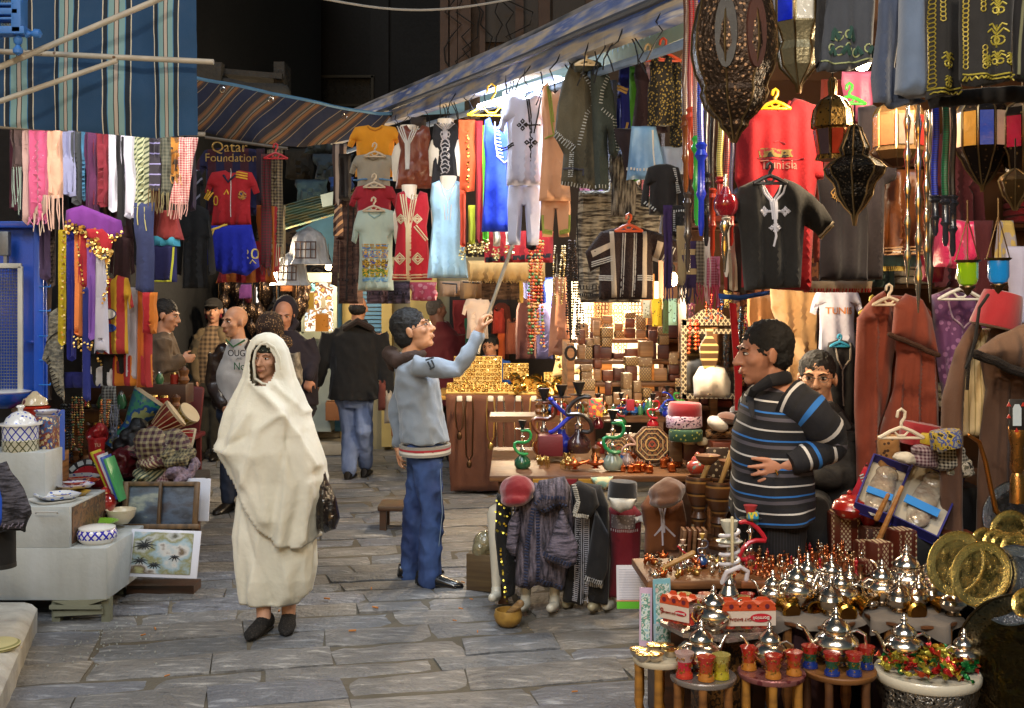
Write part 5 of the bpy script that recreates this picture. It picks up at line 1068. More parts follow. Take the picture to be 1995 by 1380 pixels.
garment('jacket_collar','thick rolled grey collars of the felt jackets','collar',[(1116,122),(1130,113),(1160,118),(1172,124),(1166,134),(1140,140),(1120,140)],5.85,felt('44463c'),th=.07)
heather=mat('a8a090',.95,pat=('hs','3c342e',(12,12,90),.1),bump=.9,bs=60,bd=.012)
heath2=mat('8c8478',.95,pat=('hs','2c2622',(90,12,12),.1),bump=.9,bs=60,bd=.012)
garment('woven_poncho','grey and black woven poncho hanging behind the striped jacket','poncho',[(1128,372),(1185,372),(1186,310),(1215,330),(1260,380),(1290,400),(1280,470),(1250,590),(1130,590),(1122,470)],6.35,heather,th=.05,fold=.02,deco=trim(cl('1c1a1c'),[[(1124,420),(1128,560)],[(1180,320),(1210,380)]]+sti([(1130,560),(1250,560)],8)+sti([(1130,575),(1250,575)],6,4),.004,'border'))
garment('woven_poncho','pale woven shawl with dark slanting threads behind the denim blue top','poncho',box_('strip',1188,300,1240,420),6.1,heath2,th=.03)
vgold=mat('16120c',.8,pat=('vo',75,'8c7838',.36),bump=.6)
hangs('child_tunic','top','tee',5.9,[(1200,122,1240,290,'10186c','small royal blue top with gold cuff behind the green strip',dict(deco=trim(cl('b08c50'),[[(1202,170),(1222,178)],[(1202,176),(1220,184)],[(1222,240),(1214,278)]],.008),d=6.0,t='jkt')),(1226,130,1248,350,'3c7c1c','green cloth strip beside the maroon kaftan',dict(t='strip',d=5.85,kind='cloth',cat='cloth')),(1230,118,1300,260,'28141c','maroon kaftan with pink lace beside the gold beaded vest',dict(t='dress',d=5.8,deco=trim(cl('a88894'),[neck(1268,118,10,46),neck(1268,118,6,40)],.006))),(1262,106,1314,246,vgold,'black vest covered in gold sequins, left one',dict(t='vest',kind='sequin_vest',cat='vest',d=5.5,th=.05)),(1306,112,1345,290,vgold,'black vest with gold sequins half hidden behind the hose row',dict(t='vest',kind='sequin_vest',cat='vest',d=5.6,th=.05)),(1196,250,1250,345,'20141c','dark maroon sleeve jacket under the blue top',dict(t='strip',d=5.75,sk=20)),(1214,246,1294,352,mat('5c88b4',.5,pat=('hs','84a8c8',(6,6,3),.1)),'shiny light blue satin top with white embroidery',dict(t='flare',d=5.5,deco=trim(WHT,[[(1270,255),(1272,300),(1276,340)]]+sti([(1222,330),(1290,335)],5),.005),sk=6)),(1288,286,1335,340,'a8b4c8','white embroidered cloth edge left of the hose row',dict(t='strip',d=5.6)),(1248,320,1336,420,'181617','black child jacket with silver zigzag trim',dict(t='jkt',d=5.4,th=.06,deco=trim(BW,sti([(1256,396),(1278,414)],6)+sti([(1312,330),(1322,380)],5,4),.0035))),(1306,400,1342,466,'161516','black pocket panel with white stitched square',dict(t='rect',d=5.38,deco=trim(BW,sti([(1312,412),(1338,412),(1338,448),(1312,450),(1312,412)],4,4),.003))),],None,th=.05,fold=.014)
BRN=mat('2c1c18',.95,var=.2,bump=.9,bs=90,bd=.01)
def stripej(s,r):
 crm=cl('b0a08c',bump=.6)
 patch(s,r,'stripe',crm,[[(1150,490),(1190,472),(1192,482),(1154,502)],[(1278,470),(1290,474),(1280,512),(1270,508)],[(1186,452),(1194,452),(1200,580),(1190,580)],[(1250,452),(1258,452),(1258,580),(1248,580)]])
 lines(s,r,'braid',cl('c0bcb4'),[[(1152,512+i*4),(1192,500+i*4)]for i in range(3)]+[[(x,456),(x-4,578)]for x in(1212,1216,1234,1238)]+[[(1166,538+i*4),(1198,539+i*4)]for i in range(3)]+[[(1240,538+i*4),(1272,538+i*4)]for i in range(3)]+[[(1300+i*4,478+i*2),(1288+i*4,508+i*2)]for i in range(4)],.0035)
garment('striped_jacket','dark brown hooded wool jacket with cream stripes and braids','jacket',[(1170,452),(1200,444),(1250,444),(1276,452),(1335,474),(1320,512),(1282,508),(1272,500),(1272,584),(1166,584),(1168,520),(1150,530),(1140,492)],5.9,BRN,th=.09,fold=.012,deco=stripej)
hanger(1225,440,5.75,50,'c8542c','orange plastic hanger above the brown striped jacket')
hanger(958,206,6.9,92,'c89c14','yellow plastic hanger under the canopy left of the white kurta');hanger(1142,118,5.7,40,'b8a888','beige hanger holding the felt jackets')
hanger(1292,105,5.5,66,'c84c28','red orange hanger above the gold sequined vests');hanger(1262,112,5.9,56,'d0b080','cream wooden hanger left of the red orange one')
kn2=lambda a,b_:mat(a,.95,pat=('hs',b_,(10,10,50),.12),bump=.8,bs=70,bd=.01)
hangs('knit_coat','coat','jkt',9.4,[(646,382,720,592,kn2('5a4034','3c2820'),'long brown knitted coat at the far end of the right row',dict(deco=trim(cl('1c1410'),[[(680,400),(676,585)],[(690,400),(686,585)]]+sti([(662,545),(715,548)],5),.008,'stitching'))),(648,280,676,402,STR('2c1c18','8c7c70',.07),'brown and cream striped coat hanging above the long knitted one',dict(t='strip')),(660,300,684,390,'1c1614','black pleated coat behind the t-shirts',dict(t='strip',d=9.3)),(650,396,668,460,cl('3c241c',pat=('st','e',.07,[(0,'3c241c'),(.6,'a07c5c')])),'small bag with slanting brown and tan stripes',dict(t='vest',kind='shoulder_bag',cat='bag',d=9.2)),(714,552,760,592,kn2('6c5860','3c2c34'),'mauve grey jacket hem with black stitching below the mint t-shirt',dict(t='rect',d=8.9,deco=trim(BLK,sti([(716,572),(758,572)],6),.005))),(756,548,799,592,kn2('5c5060','2c2830'),'dark lilac jacket hem right of the mauve one',dict(t='rect',d=8.8,deco=trim(BLK,sti([(760,556),(762,590)],6)+sti([(770,572),(798,572)],5),.005))),(798,550,852,586,cl('b84c60',pat=('vo',22,'d08c94',.4)),'pink patterned scarf under the red kaftan',dict(t='strip',d=8.8,kind='scarf',cat='scarf')),(856,548,900,578,'a08468','tan jacket pocket panel under the sky blue tunic',dict(t='rect',d=8.2,deco=trim(cl('4c4c50'),[[(862,552),(890,554),(890,572)]],.006))),(896,546,942,582,'b09470','light tan jacket hem beside the pocket panel',dict(t='rect',d=8.1,deco=trim(cl('4c4c50'),[[(902,550),(934,552)]],.006))),(938,540,1012,584,kn2('6c5444','3c2c20'),'brown knitted jacket hem with stitched pocket',dict(t='rect',d=8.0,deco=trim(BLK,sti([(962,548),(990,548),(990,570)],4),.004))),(912,508,1062,548,'c0a068','cream fringed shawl under the red cloth',dict(t='rect',d=7.9,fringe=('b09460',8),kind='shawl',cat='shawl')),(944,450,1078,512,'8c1014','red cloth with a black hem behind the white trousers',dict(t='rect',d=7.6,kind='cloth',cat='cloth',deco=lambda s,r:patch(s,r,'hem',BLK,[[(946,502),(1076,494),(1077,502),(946,511)]]))),(1008,540,1020,590,'b08420','amber cloth strip above the dark blue kaftans',dict(t='strip',d=8.3)),(1018,545,1040,640,'1c2450','dark blue kaftan hanging at the back of the jewellery stall',dict(t='strip',d=9.6)),(1055,540,1082,640,'2440a0','bright blue robe at the back of the jewellery stall',dict(t='strip',d=9.6)),(1004,580,1045,700,'4c2824','brown hooded robe behind the bead bundle',dict(t='cloak',d=9.5)),(1042,590,1078,700,'3c3c64','violet grey robe behind the bead bundle',dict(t='cloak',d=9.55)),(1068,540,1112,695,'a87458','salmon tan burnous opening right of the beads',dict(t='flare',d=9.0)),(900,580,960,660,'b8a8a0','off white blouse hanging above the seller',dict(t='tee',d=11.0)),(882,585,912,690,'701c20','red garment behind the maroon jacket',dict(t='strip',d=12.9)),(905,620,930,672,'145c48','green cloth between the blouse and the maroon jacket',dict(t='strip',d=11.6)),(955,590,1000,700,'5c2418','dark red leather goods hanging behind the seller',dict(t='jkt',d=12.4,kind='leather_goods',cat='leather goods')),(960,600,984,650,'a83428','red leather oval bag hanging above the seller',dict(t='vest',d=11.9,kind='handbag',cat='bag')),(970,650,984,700,'b04c1c','orange leather strap bag below the red oval bag',dict(t='strip',d=11.8,kind='handbag',cat='bag')),(985,620,1008,690,'8c4c38','tan leather bag near the brown hooded robe',dict(t='vest',d=11.8,kind='handbag',cat='bag')),],None,th=.04,fold=.02)
beads(1044,470,700,7.2,[mat('b8602c',.3),mat('c08c50',.3),mat('a03018',.3),mat('3c6c3c',.3)],'thick bundle of orange amber bead necklaces',12,.012,26)
beads(1120,470,690,6.7,[mat('141012',.3),mat('3c2c24',.35)],'thick bundle of black bead necklaces with loops',12,.009,30)
beads(1090,480,600,6.9,[CREAM,GOLD],'short pale beaded strings between the orange and black bundles',4,.008,18)
tag(part(lambda q:q.tube([W(1112+10*math.sin(a),688-13*math.cos(a),6.6)for a in[i*.48 for i in range(14)]],.008,6),'hanging_loop',mat('141012',.4),None),'black leather loop at the tip of the black necklaces','loop')
def hose(x,y0,y1,d,c,label,c2=None,r=.012,yb=None):
 t=thing('hookah_hose',W(x,y1,d),label,'hookah hose','hookah hoses hanging in a row');yb=yb or y0+(y1-y0)*.62
 part(lambda q:q.tube([W(x+2*math.sin(i),y0+(yb-y0)*i/6,d)for i in range(7)],r,9),'hose',mat(c,.35,pat=('st','z',.008,[(0,c),(.75,'201818')]),coat=.3),t)
 c_=W(x,yb,d);L_=(y1-yb)*d/F
 part(lambda q:q.lathe([(r,0),(r*1.7,-L_*.03),(r*1.2,-L_*.08),(r*1.9,-L_*.14),(r,-L_*.2),(r*1.1,-L_*.5),(r*1.5,-L_*.55),(r*.8,-L_*.62),(r*.9,-L_*.9),(r*.4,-L_)],c_,12),'mouthpiece',mat(c2 or c,.25,coat=.5),t)
for a in((1336,-20,375,4.6,'5a3828','brown hose, outermost on the left of the row','6c3c1c',.013),(1346,-20,350,4.55,'8c1820','dark red hose beside the brown one','b04028'),(1357,-20,440,4.5,'a06c64','dusty pink ribbed hose ending in a green tip','2c9c3c'),(1366,-20,460,4.45,'1c38b8','thick cobalt blue hose down the middle of the row','1c34b0',.014),(1376,100,480,4.6,'14203c','navy blue hose behind the cobalt one','202028'),(1388,150,500,4.7,'0c0c10','black hose hanging right of the blue ones','9c3420'),(1403,220,420,4.4,'b0a040','bundle of yellow cords with red tips','a02820'),(1415,230,540,4.5,'8c1c24','red hose with a silver mouthpiece by the red shirt','c0b8b0'),(1424,240,480,4.6,'202850','dark blue hose next to the red shirt','8c2820'),(1340,120,530,4.75,'241c1a','black wooden hose end with an orange stripe','3c3430')):hose(*a)
t=thing('hookah',W(1414,430,4.35),'hanging hookah with ruby red glass bowl and silver crown','hookah')
part(lambda q:q.lathe([(.006,.1),(.02,.06),(.035,.055),(.045,.03),(.044,.0),(.03,-.025),(.006,-.03)],W(1414,408,4.35),20,rib=8),'bowl',mat('a01828',.08,trans=.5,coat=1,var=0),t)
part(lambda q:q.lathe([(.03,.0),(.042,-.012),(.036,.01),(.012,.03),(.008,.1)],W(1414,390,4.35),16,rib=8),'crown',SILV,t)
part(lambda q:q.lathe([(.014,.0),(.02,-.02),(.01,-.05),(.014,-.1),(.008,-.15),(.003,-.2)],W(1412,430,4.35),12),'stem',SILV,t)
for i,(x,y0,y1,d,m,l)in enumerate(((1768,205,560,4.1,SILV,'slim silver hookah stem at the left of the rod group'),(1789,205,610,4.0,SILV,'longest silver hookah stem, pointed at its end'),(1805,215,540,4.15,SILV,'silver hookah stem with red and green beads'),(1812,220,590,4.3,metal('7c7c78',.3),'greyer metal stem behind the silver ones'))):
 t=thing('silver_pipe',W(x,y1,d),l,'hookah stem','silver hookah stems');L_=(y1-y0)*d/F;c=W(x,y0,d)
 part(lambda q:q.lathe([(.007,0)]+[(.007+(.008 if k%4==1 else .003 if k%4==2 else 0),-L_*(k+1)/22)for k in range(20)]+[(.002,-L_)],c,10),'rod',m,t)
for x,y1,d,c,l in((1822,460,3.95,'1c34b0','cobalt ribbed hose below the black vests'),(1842,480,3.9,'14603c','green ribbed hose below the black vests'),(1856,500,4.0,'0c0c0e','thick black ribbed hose right of the green one')):hose(x,205,y1,d,c,l,'24242c',.012,380)
for x,y,c,l in((1405,560,'8c1c1c','red strap'),):pass
tag(part(lambda q:q.prism([W(1421,590,5.4),W(1434,592,5.4),W(1446,740,5.4),W(1444,800,5.4),W(1432,800,5.4),W(1432,740,5.4)],(0,.008,0)),'red_strap',cl('b01820'),None),'long red woven strap hanging in front of the mirror','strap')
def lantern(kind,label,x,yt,yb,d,prof,m,panes=None,seg=8,group='hanging metal lanterns',ribs=True,chain=60,sm=20):
 """prof: (radius px, row) pairs"""
 t=thing(kind,W(x,yb,d),label,'lantern',group);k=d/F;c=W(x,0,d)
 b=MB();b.lathe([(r*k,-(y)*k)for r,y in prof],c,seg,Rz(22.5));b.build('metal_body',m,t,sm)
 if ribs:
  b=MB()
  for j in range(seg):
   a=2*PI*j/seg+math.radians(22.5);b.tube([c+Vector((r*k*1.01*math.cos(a),r*k*1.01*math.sin(a),-y*k))for r,y in prof],.0035,4)
  b.build('rib',metal('8c7450',.35),t)
 if panes:
  y0,y1,r0,r1,cs=panes
  for j in range(seg):
   a0,a1=(2*PI*(j+.1)/seg+math.radians(22.5),2*PI*(j+.9)/seg+math.radians(22.5));am=(a0+a1)/2
   if math.sin(am)>.5:continue
   b=MB();q=1.015;P4=[c+Vector((r*k*q*math.cos(a),r*k*q*math.sin(a),-y*k))for r,y,a in((r0,y0,a0),(r0,y0,a1),(r1,y1,a1),(r1,y1,a0))]
   b.prism(P4,(math.cos(am)*.003,math.sin(am)*.003,0));cc=cs[j%len(cs)];b.build('pane',mat(cc,.15,coat=1.,var=.25,vs=30,bump=.6,bs=40,bd=.004,emit=.12),t)
 b=MB();b.tube([c+Vector((0,0,-(prof[0][1])*k)),c+Vector((0,0,-(prof[0][1]-chain)*k))],.003,5);b.build('chain',metal('403830',.5),t);return t
FIL=mat('33261c',.45,.7,var=.4,vs=40,pat=('vo',60,'8c6c50',.28),bump=1.,bs=70,bd=.01)
t=lantern('moroccan_lantern','huge dark bronze openwork lantern at the top right of the picture',1430,-30,265,3.7,[(30,-60),(52,-30),(72,10),(82,60),(84,100),(76,140),(66,160),(62,172),(66,182),(58,205),(44,222),(28,236),(26,246),(14,258),(4,278)],FIL,None,8,ribs=True)
for aa,nm in((-68,1),(-112,2)):
 a=math.radians(aa);c=W(1430,78,3.7)+Vector((math.cos(a)*.121,math.sin(a)*.121,0));q=MB()
 P_=[]
 for i in range(18):
  th=2*PI*i/18;P_.append(c+Vector((-math.sin(a)*.036*math.sin(th),math.cos(a)*.036*math.sin(th),.115*math.cos(th))))
 q.prism(P_,(math.cos(a)*.012,math.sin(a)*.012,0));q.build('pane',mat('3a1c12' if nm==1 else '14110f',.6,var=.4),t)
lantern('glass_lantern','square white metal lantern with cobalt glass panels hanging at the top',1556,0,175,3.9,[(20,-30),(52,-20),(52,50),(44,62),(40,70),(36,84),(38,92),(42,100),(36,130),(18,150),(6,165),(3,182)],mat('8c8468',.4,.6,bump=.8,bs=90),(-12,48,50,50,['1424a8','a8a498']),8)
lantern('glass_lantern','domed brass lantern with a red and a dark glass panel',1622,155,315,4.15,[(4,152),(8,160),(6,186),(24,196),(36,214),(40,238),(40,248),(34,252),(28,300),(32,312)],mat('8c6830',.35,.8,pat=('vo',70,'2c1c0c',.3),bump=.8),(254,302,36,28,['a83418','3c2c30','8c2c18']),8,chain=40)
lantern('moroccan_lantern','black filigree lantern shaped like a spinning top',1665,250,430,4.0,[(4,244),(12,250),(16,262),(28,290),(24,304),(46,316),(58,328),(54,340),(40,356),(36,366),(34,380),(20,402),(6,418),(2,440)],mat('17130f',.35,.8,pat=('vo',80,'54483a',.25),bump=1.,bs=80,bd=.01),None,8,chain=40)
lantern('glass_lantern','big hexagonal lantern with stained glass, left of two at the right edge',1914,200,375,4.2,[(14,196),(40,204),(50,218),(50,286),(46,300),(38,312),(30,330),(14,352),(4,362),(2,374)],mat('1c140f',.4,.7,pat=('vo',60,'5c4430',.22)),(222,288,49,49,['2848a8','c8a080','b8886c','a04038','c0a890','a87830']),10)
lantern('glass_lantern','stained glass lantern with red panes cut by the right edge',1992,200,400,4.15,[(14,200),(38,212),(44,226),(44,290),(36,304),(32,330),(20,352),(6,372),(2,390)],mat('2c2018',.4,.7,pat=('vo',50,'8c6c40',.25)),(230,290,43,43,['a8102c','c8b098','3c9c6c','c08878']),8)
lantern('glass_lantern','brown hexagonal lantern with warm panes behind the silver rods',1750,205,330,4.6,[(10,196),(40,210),(46,222),(46,288),(52,296),(40,312),(12,326)],mat('5c4428',.4,.7),(228,286,45,45,['7c4c30','5c5048','7c1c1c','8c5c30']),8)
lantern('moroccan_lantern','small cone shaped brass lantern at the right edge below the stained glass',1978,395,470,4.0,[(4,330),(26,345),(30,352),(22,380),(10,396),(3,410)],mat('4c3820',.4,.8,pat=('vo',60,'c09050',.2)),None,8)
def glasslamp(x,y,d,c,label):
 t=thing('candle_lantern',W(x,y+40,d),label,'lantern','coloured glass candle holders on chains');k=d/F
 part(lambda q:q.lathe([(19*k,24*k),(19*k,-10*k),(15*k,-20*k),(4*k,-24*k)],W(x,y+4,d),20,rib=12,ra=.05),'glass',mat(c,.08,trans=.35,coat=1,emit=.25,var=.1),t)
 part(lambda q:(q.lathe([(24*k,0),(25*k,3*k),(19*k,-3*k),(18*k,-6*k)],W(x,y-20,d),20),q.lathe([(14*k,0),(15*k,-3*k),(8*k,-9*k),(7*k,-13*k),(1*k,-20*k)],W(x,y+27,d),16)),'holder',metal('6c5438',.35),t)
 def chn(q):
  for s_ in(-1,0,1):q.tube([W(x+s_*23,y-21,d+.02*s_),W(x,y-105,d)],.0022,4)
  q.tube([W(x,y-105,d),W(x,y-140,d)],.003,4)
 part(chn,'chain',metal('a08058',.4),t)
glasslamp(1885,530,3.95,'7c9c10','lime green glass candle lantern hanging on thin chains');glasslamp(1945,526,3.95,'1878b0','turquoise blue glass candle lantern hanging beside the lime one')
def tun(s,r):
 q=cl('2a1014');text3('Tunisia',.055,W(1512,325,s.d),cl('9c6c60'),r,surf=s);lines(s,r,'print',cl('701824',var=.1),[[(1470,312),(1540,316),(1560,312)],[(1500,282),(1512,278),(1524,284)]],.003)
 patch(s,r,'print',cl('2c2018',pat=('bl',(30,10,30),['1c1814','6c5c30','7c1c24'])),[[(1472,296),(1478,292),(1535,296),(1540,310),(1474,310)]])
garment('tshirt','big red souvenir t-shirt lettered across the chest','t-shirt',[(1475,196),(1500,214),(1530,214),(1548,190),(1590,205),(1600,300),(1604,350),(1592,352),(1588,390),(1582,560),(1575,568),(1446,560),(1446,380),(1430,350),(1436,240)],4.75,cl('98121c',bump=.3),th=.09,fold=.02,deco=many(tun,neckseam(1515,200,20,18,cl('8c0c18'))))
hanger(1510,200,4.6,56,'d0a010','yellow ornate plastic hanger holding the big red t-shirt')
KN=[(1480,350),(1484,372),(1496,388)],[(1526,350),(1520,372),(1508,388)]
def cord(s,r):lines(s,r,'cord',cl('b8b8c4'),[[(1479,356),(1486,378),(1497,392),(1499,430)],[(1484,352),(1492,376),(1501,390),(1502,440)],[(1529,356),(1522,378),(1508,392),(1505,430)],[(1524,352),(1515,376),(1505,390),(1503,446)],[(1484,414),(1520,414)],[(1501,440),(1504,462),(1500,482)]]+cross(1484,414,7)+cross(1524,414,7)+cross(1503,446,8),.005);lines(s,r,'cuff_stripe',cl('b8a890'),[[(1594,462),(1618,434)],[(1598,466),(1620,440)]],.0045)
garment('kurta','black short kurta with white knotted cord at the neck','kurta',[(1478,348),(1503,388),(1528,348),(1560,362),(1605,400),(1622,436),(1600,466),(1568,440),(1562,560),(1452,566),(1440,450),(1428,400),(1440,365)],4.4,cl('0f0d0c',sheen=.1),th=.09,fold=.02,deco=cord)
hanger(1500,345,4.35,60,'1c1c20','black plastic hanger of the cord embroidered kurta')
garment('tshirt','black t-shirt hanging behind with a small gold diamond emblem','t-shirt',[(1590,345),(1620,330),(1680,340),(1690,420),(1688,548),(1595,548),(1598,470),(1600,420)],4.9,cl('1f1a1e',sheen=.1),th=.08,fold=.018,deco=lambda s,r:(text3('ART',.045,W(1632,382,s.d),cl('a07c40'),r,surf=s),text3('TUNISIA',.018,W(1634,393,s.d),cl('a07c40'),r,surf=s),lines(s,r,'emblem',cl('a07c40'),[[(1612,378),(1618,370),(1624,380),(1618,390),(1612,378)]],.003)))
garment('tshirt','charcoal t-shirt at the right of the black ones','t-shirt',[(1670,210),(1700,205),(1735,225),(1745,350),(1725,360),(1722,545),(1672,546)],5.1,cl('2a2226',sheen=.1),th=.08,fold=.018)
garment('satin_robe','copper brown satin robe with banded hem behind the silver rods','robe',box_('rect',1722,330,1800,498),5.3,mat('7a4420',.35,var=.3,vs=14,pat=('hs','3c1c10',(14,14,4),.1)),th=.05,fold=.03,deco=trim(cl('c09468'),[[(1724,484),(1798,482)],[(1724,490),(1798,488)],[(1724,496),(1798,494)]],.004))
garment('cloth','pale blue cloth hem under the copper satin robe','cloth',box_('rect',1716,492,1802,520),5.4,cl('5c8c9c'),th=.03,deco=lambda s,r:lines(s,r,'fringe',cl('c0a850'),sti([(1720,524),(1765,524)],9,3),.003))
garment('cloth','orange brown cloth seen through the lanterns','cloth',box_('strip',1600,155,1700,350),5.5,cl('7c2c1c'),th=.03)
garment('cloth','pink satin cloth glimpsed behind the dome lantern','cloth',box_('strip',1640,140,1700,235),5.3,mat('c0607c',.35),th=.03)
hanger(1655,190,4.9,60,'3c9c34','green plastic hanger behind the dome lantern')
garment('satin_dress','shiny pink satin dress hanging under the stained glass lanterns','dress',[(1830,425),(1895,432),(1898,500),(1885,525),(1822,520),(1822,470)],5.2,mat('c42c5c',.3,var=.15,sheen=.3),th=.05,fold=.025)
garment('dress','crimson satin cloth below the pink dress','dress',box_('strip',1790,480,1840,550),5.4,mat('801830',.4),th=.04)
garment('dress','maroon dress behind the lime candle lantern','dress',box_('strip',1885,430,1935,600),5.35,cl('4c181c'),th=.04)
garment('dress','white and gold embroidered dress behind the blue candle lantern','dress',box_('flare',1932,430,1985,540),5.2,cl('8c8480',pat=('bl',(20,20,8),['8c8484','a89050','7c7478'])),th=.04)
garment('dress','pale lilac dress at the right edge of the stall','dress',box_('strip',1960,480,2040,640),5.0,cl('9c9cb4'),th=.05)
GV=mat('0d0c0b',.85,pat=('bl',(45,45,45),['0c0b0a','12100c','54481c','0c0b0a']),bump=.5)
def vest(s,r):
 g=mat('8c7c2c',.5,.3);o=[]
 for x,y0,y1 in s.emb:
  for k in range(int((y1-y0)/9)):o.append([(x+5*math.cos(a),y0+k*9+5*math.sin(a))for a in[i*.9 for i in range(8)]])
 lines(s,r,'embroidery',g,o,.0022)
def vs_(label,P,d,emb,sw=(),bot=None):
 s0=[]
 def dc(s,r):
  s.emb=emb;vest(s,r);g=mat('9c9038',.5,.3)
  o=[]
  for x,y,k in sw:
   for m_ in(-1,1):o+=[[(x,y+14*k),(x,y-30*k)],[(x+m_*(4+8*k*math.cos(a)),y+8*k*math.sin(a))for a in[i*.55 for i in range(12)]],[(x,y-10*k),(x+m_*10*k,y-22*k),(x+m_*20*k,y-14*k)],[(x,y-18*k),(x+m_*8*k,y-32*k),(x+m_*16*k,y-28*k)]]
  if bot:o+=[[(x,bot+5*math.sin(x*.8)),(x+4,bot+5*math.sin(x*.8+3.2))]for x in range(int(s.x0)+6,int(s.x1)-6,4)]+[[(s.x0+4,bot-8),((s.x0+s.x1)/2,bot-5),(s.x1-4,bot-9)]]
  lines(s,r,'scroll_embroidery',g,o,.0028)
 garment('embroidered_vest',label,'vest',P,d,cl('100e0e',sheen=.1),deco=dc,th=.06,fold=.014)
vs_('black vest with dense gold chain embroidery, left of two at the top',[(1804,-30),(1872,-30),(1866,100),(1868,186),(1806,194),(1812,130)],3.6,[(1812,-20,180),(1828,-20,60)],[(1838,130,.7),(1838,170,.5)],184)
vs_('black vest with a gold tree motif, right of two at the top',[(1868,-30),(1978,-30),(1968,80),(1966,160),(1900,172),(1866,160)],3.45,[(1876,-20,150),(1904,-20,40),(1906,100,150)],[(1932,84,1.),(1934,124,.6),(1912,130,.5),(1956,126,.5),(1934,26,.7)],156)
garment('embroidered_vest','black vest edge with grey piping at the top right corner','vest',[(1970,-30),(2040,-30),(2040,160),(1968,158)],3.5,cl('121012'),th=.05,deco=trim(cl('6c6c50'),[[(1990,-20),(1982,60),(1975,150)]],.006))
garment('hem_cloth','dark lower hem of the black vests','cloth',[(1806,185),(1900,172),(2030,165),(2030,198),(1900,204),(1815,212)],3.7,cl('17120f'),th=.04)
garment('denim_dress','slate blue suede robe folded open at the top','robe',[(1712,-30),(1765,-30),(1752,60),(1745,130),(1800,200),(1740,212),(1702,200),(1698,150),(1706,60)],3.75,mat('28344c',.8,var=.25,sheen=.5),th=.04,fold=.02)
garment('suede_sleeve','pale blue suede sleeve hanging as a tube beside the robe','robe',[(1752,-30),(1805,-30),(1802,60),(1806,190),(1770,194),(1742,184),(1748,80)],3.7,mat('4c5c74',.8,var=.3,sheen=.6),th=.12,fold=.006)
garment('embroidered_cloth','grey robe hem with green scroll embroidery at the top','robe',[(1592,-30),(1706,-30),(1702,120),(1650,140),(1590,142),(1588,120),(1600,60)],3.8,cl('30343c',sheen=.2),th=.05,fold=.014,deco=many(trim(cl('1c3c34'),[[(x,110),(x+8,96),(x+14,112)]for x in(1610,1634,1660,1684)]+[[(x+4,84),(x+10,60),(x+18,84)]for x in(1612,1640)],.008,'applique'),trim(cl('8c9468'),[[(x+7*math.cos(a),y+8*math.sin(a))for a in[i*.6 for i in range(10)]]for x,y in((1616,98),(1630,104),(1646,98),(1664,106),(1684,100),(1628,76),(1645,74))]+[[(1594,124),(1640,128),(1700,116)]],.0028)))
garment('dark_robe','almost black robe edge between the glass lantern and the grey robe','robe',[(1590,-30),(1612,-30),(1604,60),(1600,120),(1588,138),(1586,100)],3.78,cl('131215'),th=.05)
hangs('scarf','scarf','strip',5.2,[(1292,400,1310,560,'2c1848','deep purple scarf end left of the hose tips',dict(fringe=('2c1848',30))),(1318,440,1342,560,'8c7c5c','olive and tan tasselled scarf',dict(fringe=('4c4434',34))),(1326,470,1356,560,cl('2c1c40',pat=('st','z',.09,[(0,'2c1c40'),(.7,'a08c64')])),'purple scarf with a tan band',dict(fringe=('2c1c40',34))),(1352,470,1374,555,cl('7c7464',pat=('ch',.016,'3c342c',.5)),'brown and cream checked scarf end',dict(fringe=('8c3c48',40))),(1370,462,1384,560,'c0b8b0','narrow white scarf end in the tassel row',dict(fringe=('b89c98',36))),(1374,500,1400,560,cl('8c3048',pat=('ch',.012,'b0788c',.5)),'raspberry checked scarf end',dict(fringe=('b03058',44))),(1392,500,1402,560,'c87c9c','pink scarf end in the tassel row',dict(fringe=('c0708c',40)))],'tasselled scarf ends in a row',th=.012,fold=.01)
hangs('striped_rug','rug','strip',5.0,[(1402,455,1450,568,STR('8c2c20','2c1c18',.06),'red and brown striped rug end beside the black kurta',dict(sk=6)),(1416,455,1432,566,'c0ac90','cream strip of rug beside the red stripes',dict(sk=4,d=4.95)),(1430,440,1470,570,'3c3028','dark brown rug end beside the cream strip',dict(d=4.97)),(1562,548,1700,570,'a89880','cream blanket hem with red stitching under the black t-shirts',dict(t='rect',d=5.3,deco=trim(cl('a81828'),sti([(1566,566),(1698,566)],7,5),.004)))],None,th=.02,fold=.016)
garment('blue_parasol','rim of a blue beaded parasol hanging under the black kurta','parasol',[(1400,572),(1440,576),(1500,566),(1500,574),(1440,586),(1402,582)],5.1,cl('1c4c98'),th=.03)
garment('hooded_cloak','sand coloured hooded cloak hanging above the seated young man','cloak',[(1500,560),(1530,552),(1590,556),(1592,620),(1588,680),(1592,760),(1520,780),(1530,700),(1545,660),(1520,640),(1500,600)],6.2,cl('b08a5c'),th=.1,fold=.04,nf=3,ridges=[([(1510,590),(1540,660),(1540,740)],.04,12),([(1580,600),(1560,700)],.03,8)])
garment('cloak','ochre cloth panel left of the sand coloured cloak','cloak',box_('strip',1455,575,1515,740),6.6,cl('9c6c40'),th=.06,fold=.03)
garment('tshirt','white souvenir t-shirt with orange print at the back of the shop','t-shirt',box_('tee',1578,555,1682,690),5.9,cl('b4b4c4'),th=.06,deco=lambda s,r:(text3('TUNIS',.05,W(1630,606,s.d),cl('b06c28'),r,surf=s)))
garment('kurta','black kurta with grey braided collar on a blue hanger','kurta',[(1614,668),(1635,660),(1660,668),(1680,700),(1690,800),(1695,960),(1620,960),(1612,760),(1600,720)],5.8,cl('0e0c0d'),th=.07,fold=.02,deco=trim(cl('8c8478'),[[(1622,668),(1626,700),(1637,720),(1650,700),(1652,668)],[(1637,720),(1640,790)]],.005))
hanger(1636,668,5.75,34,'2c8cb0','bright blue hanger of the black braided kurta')
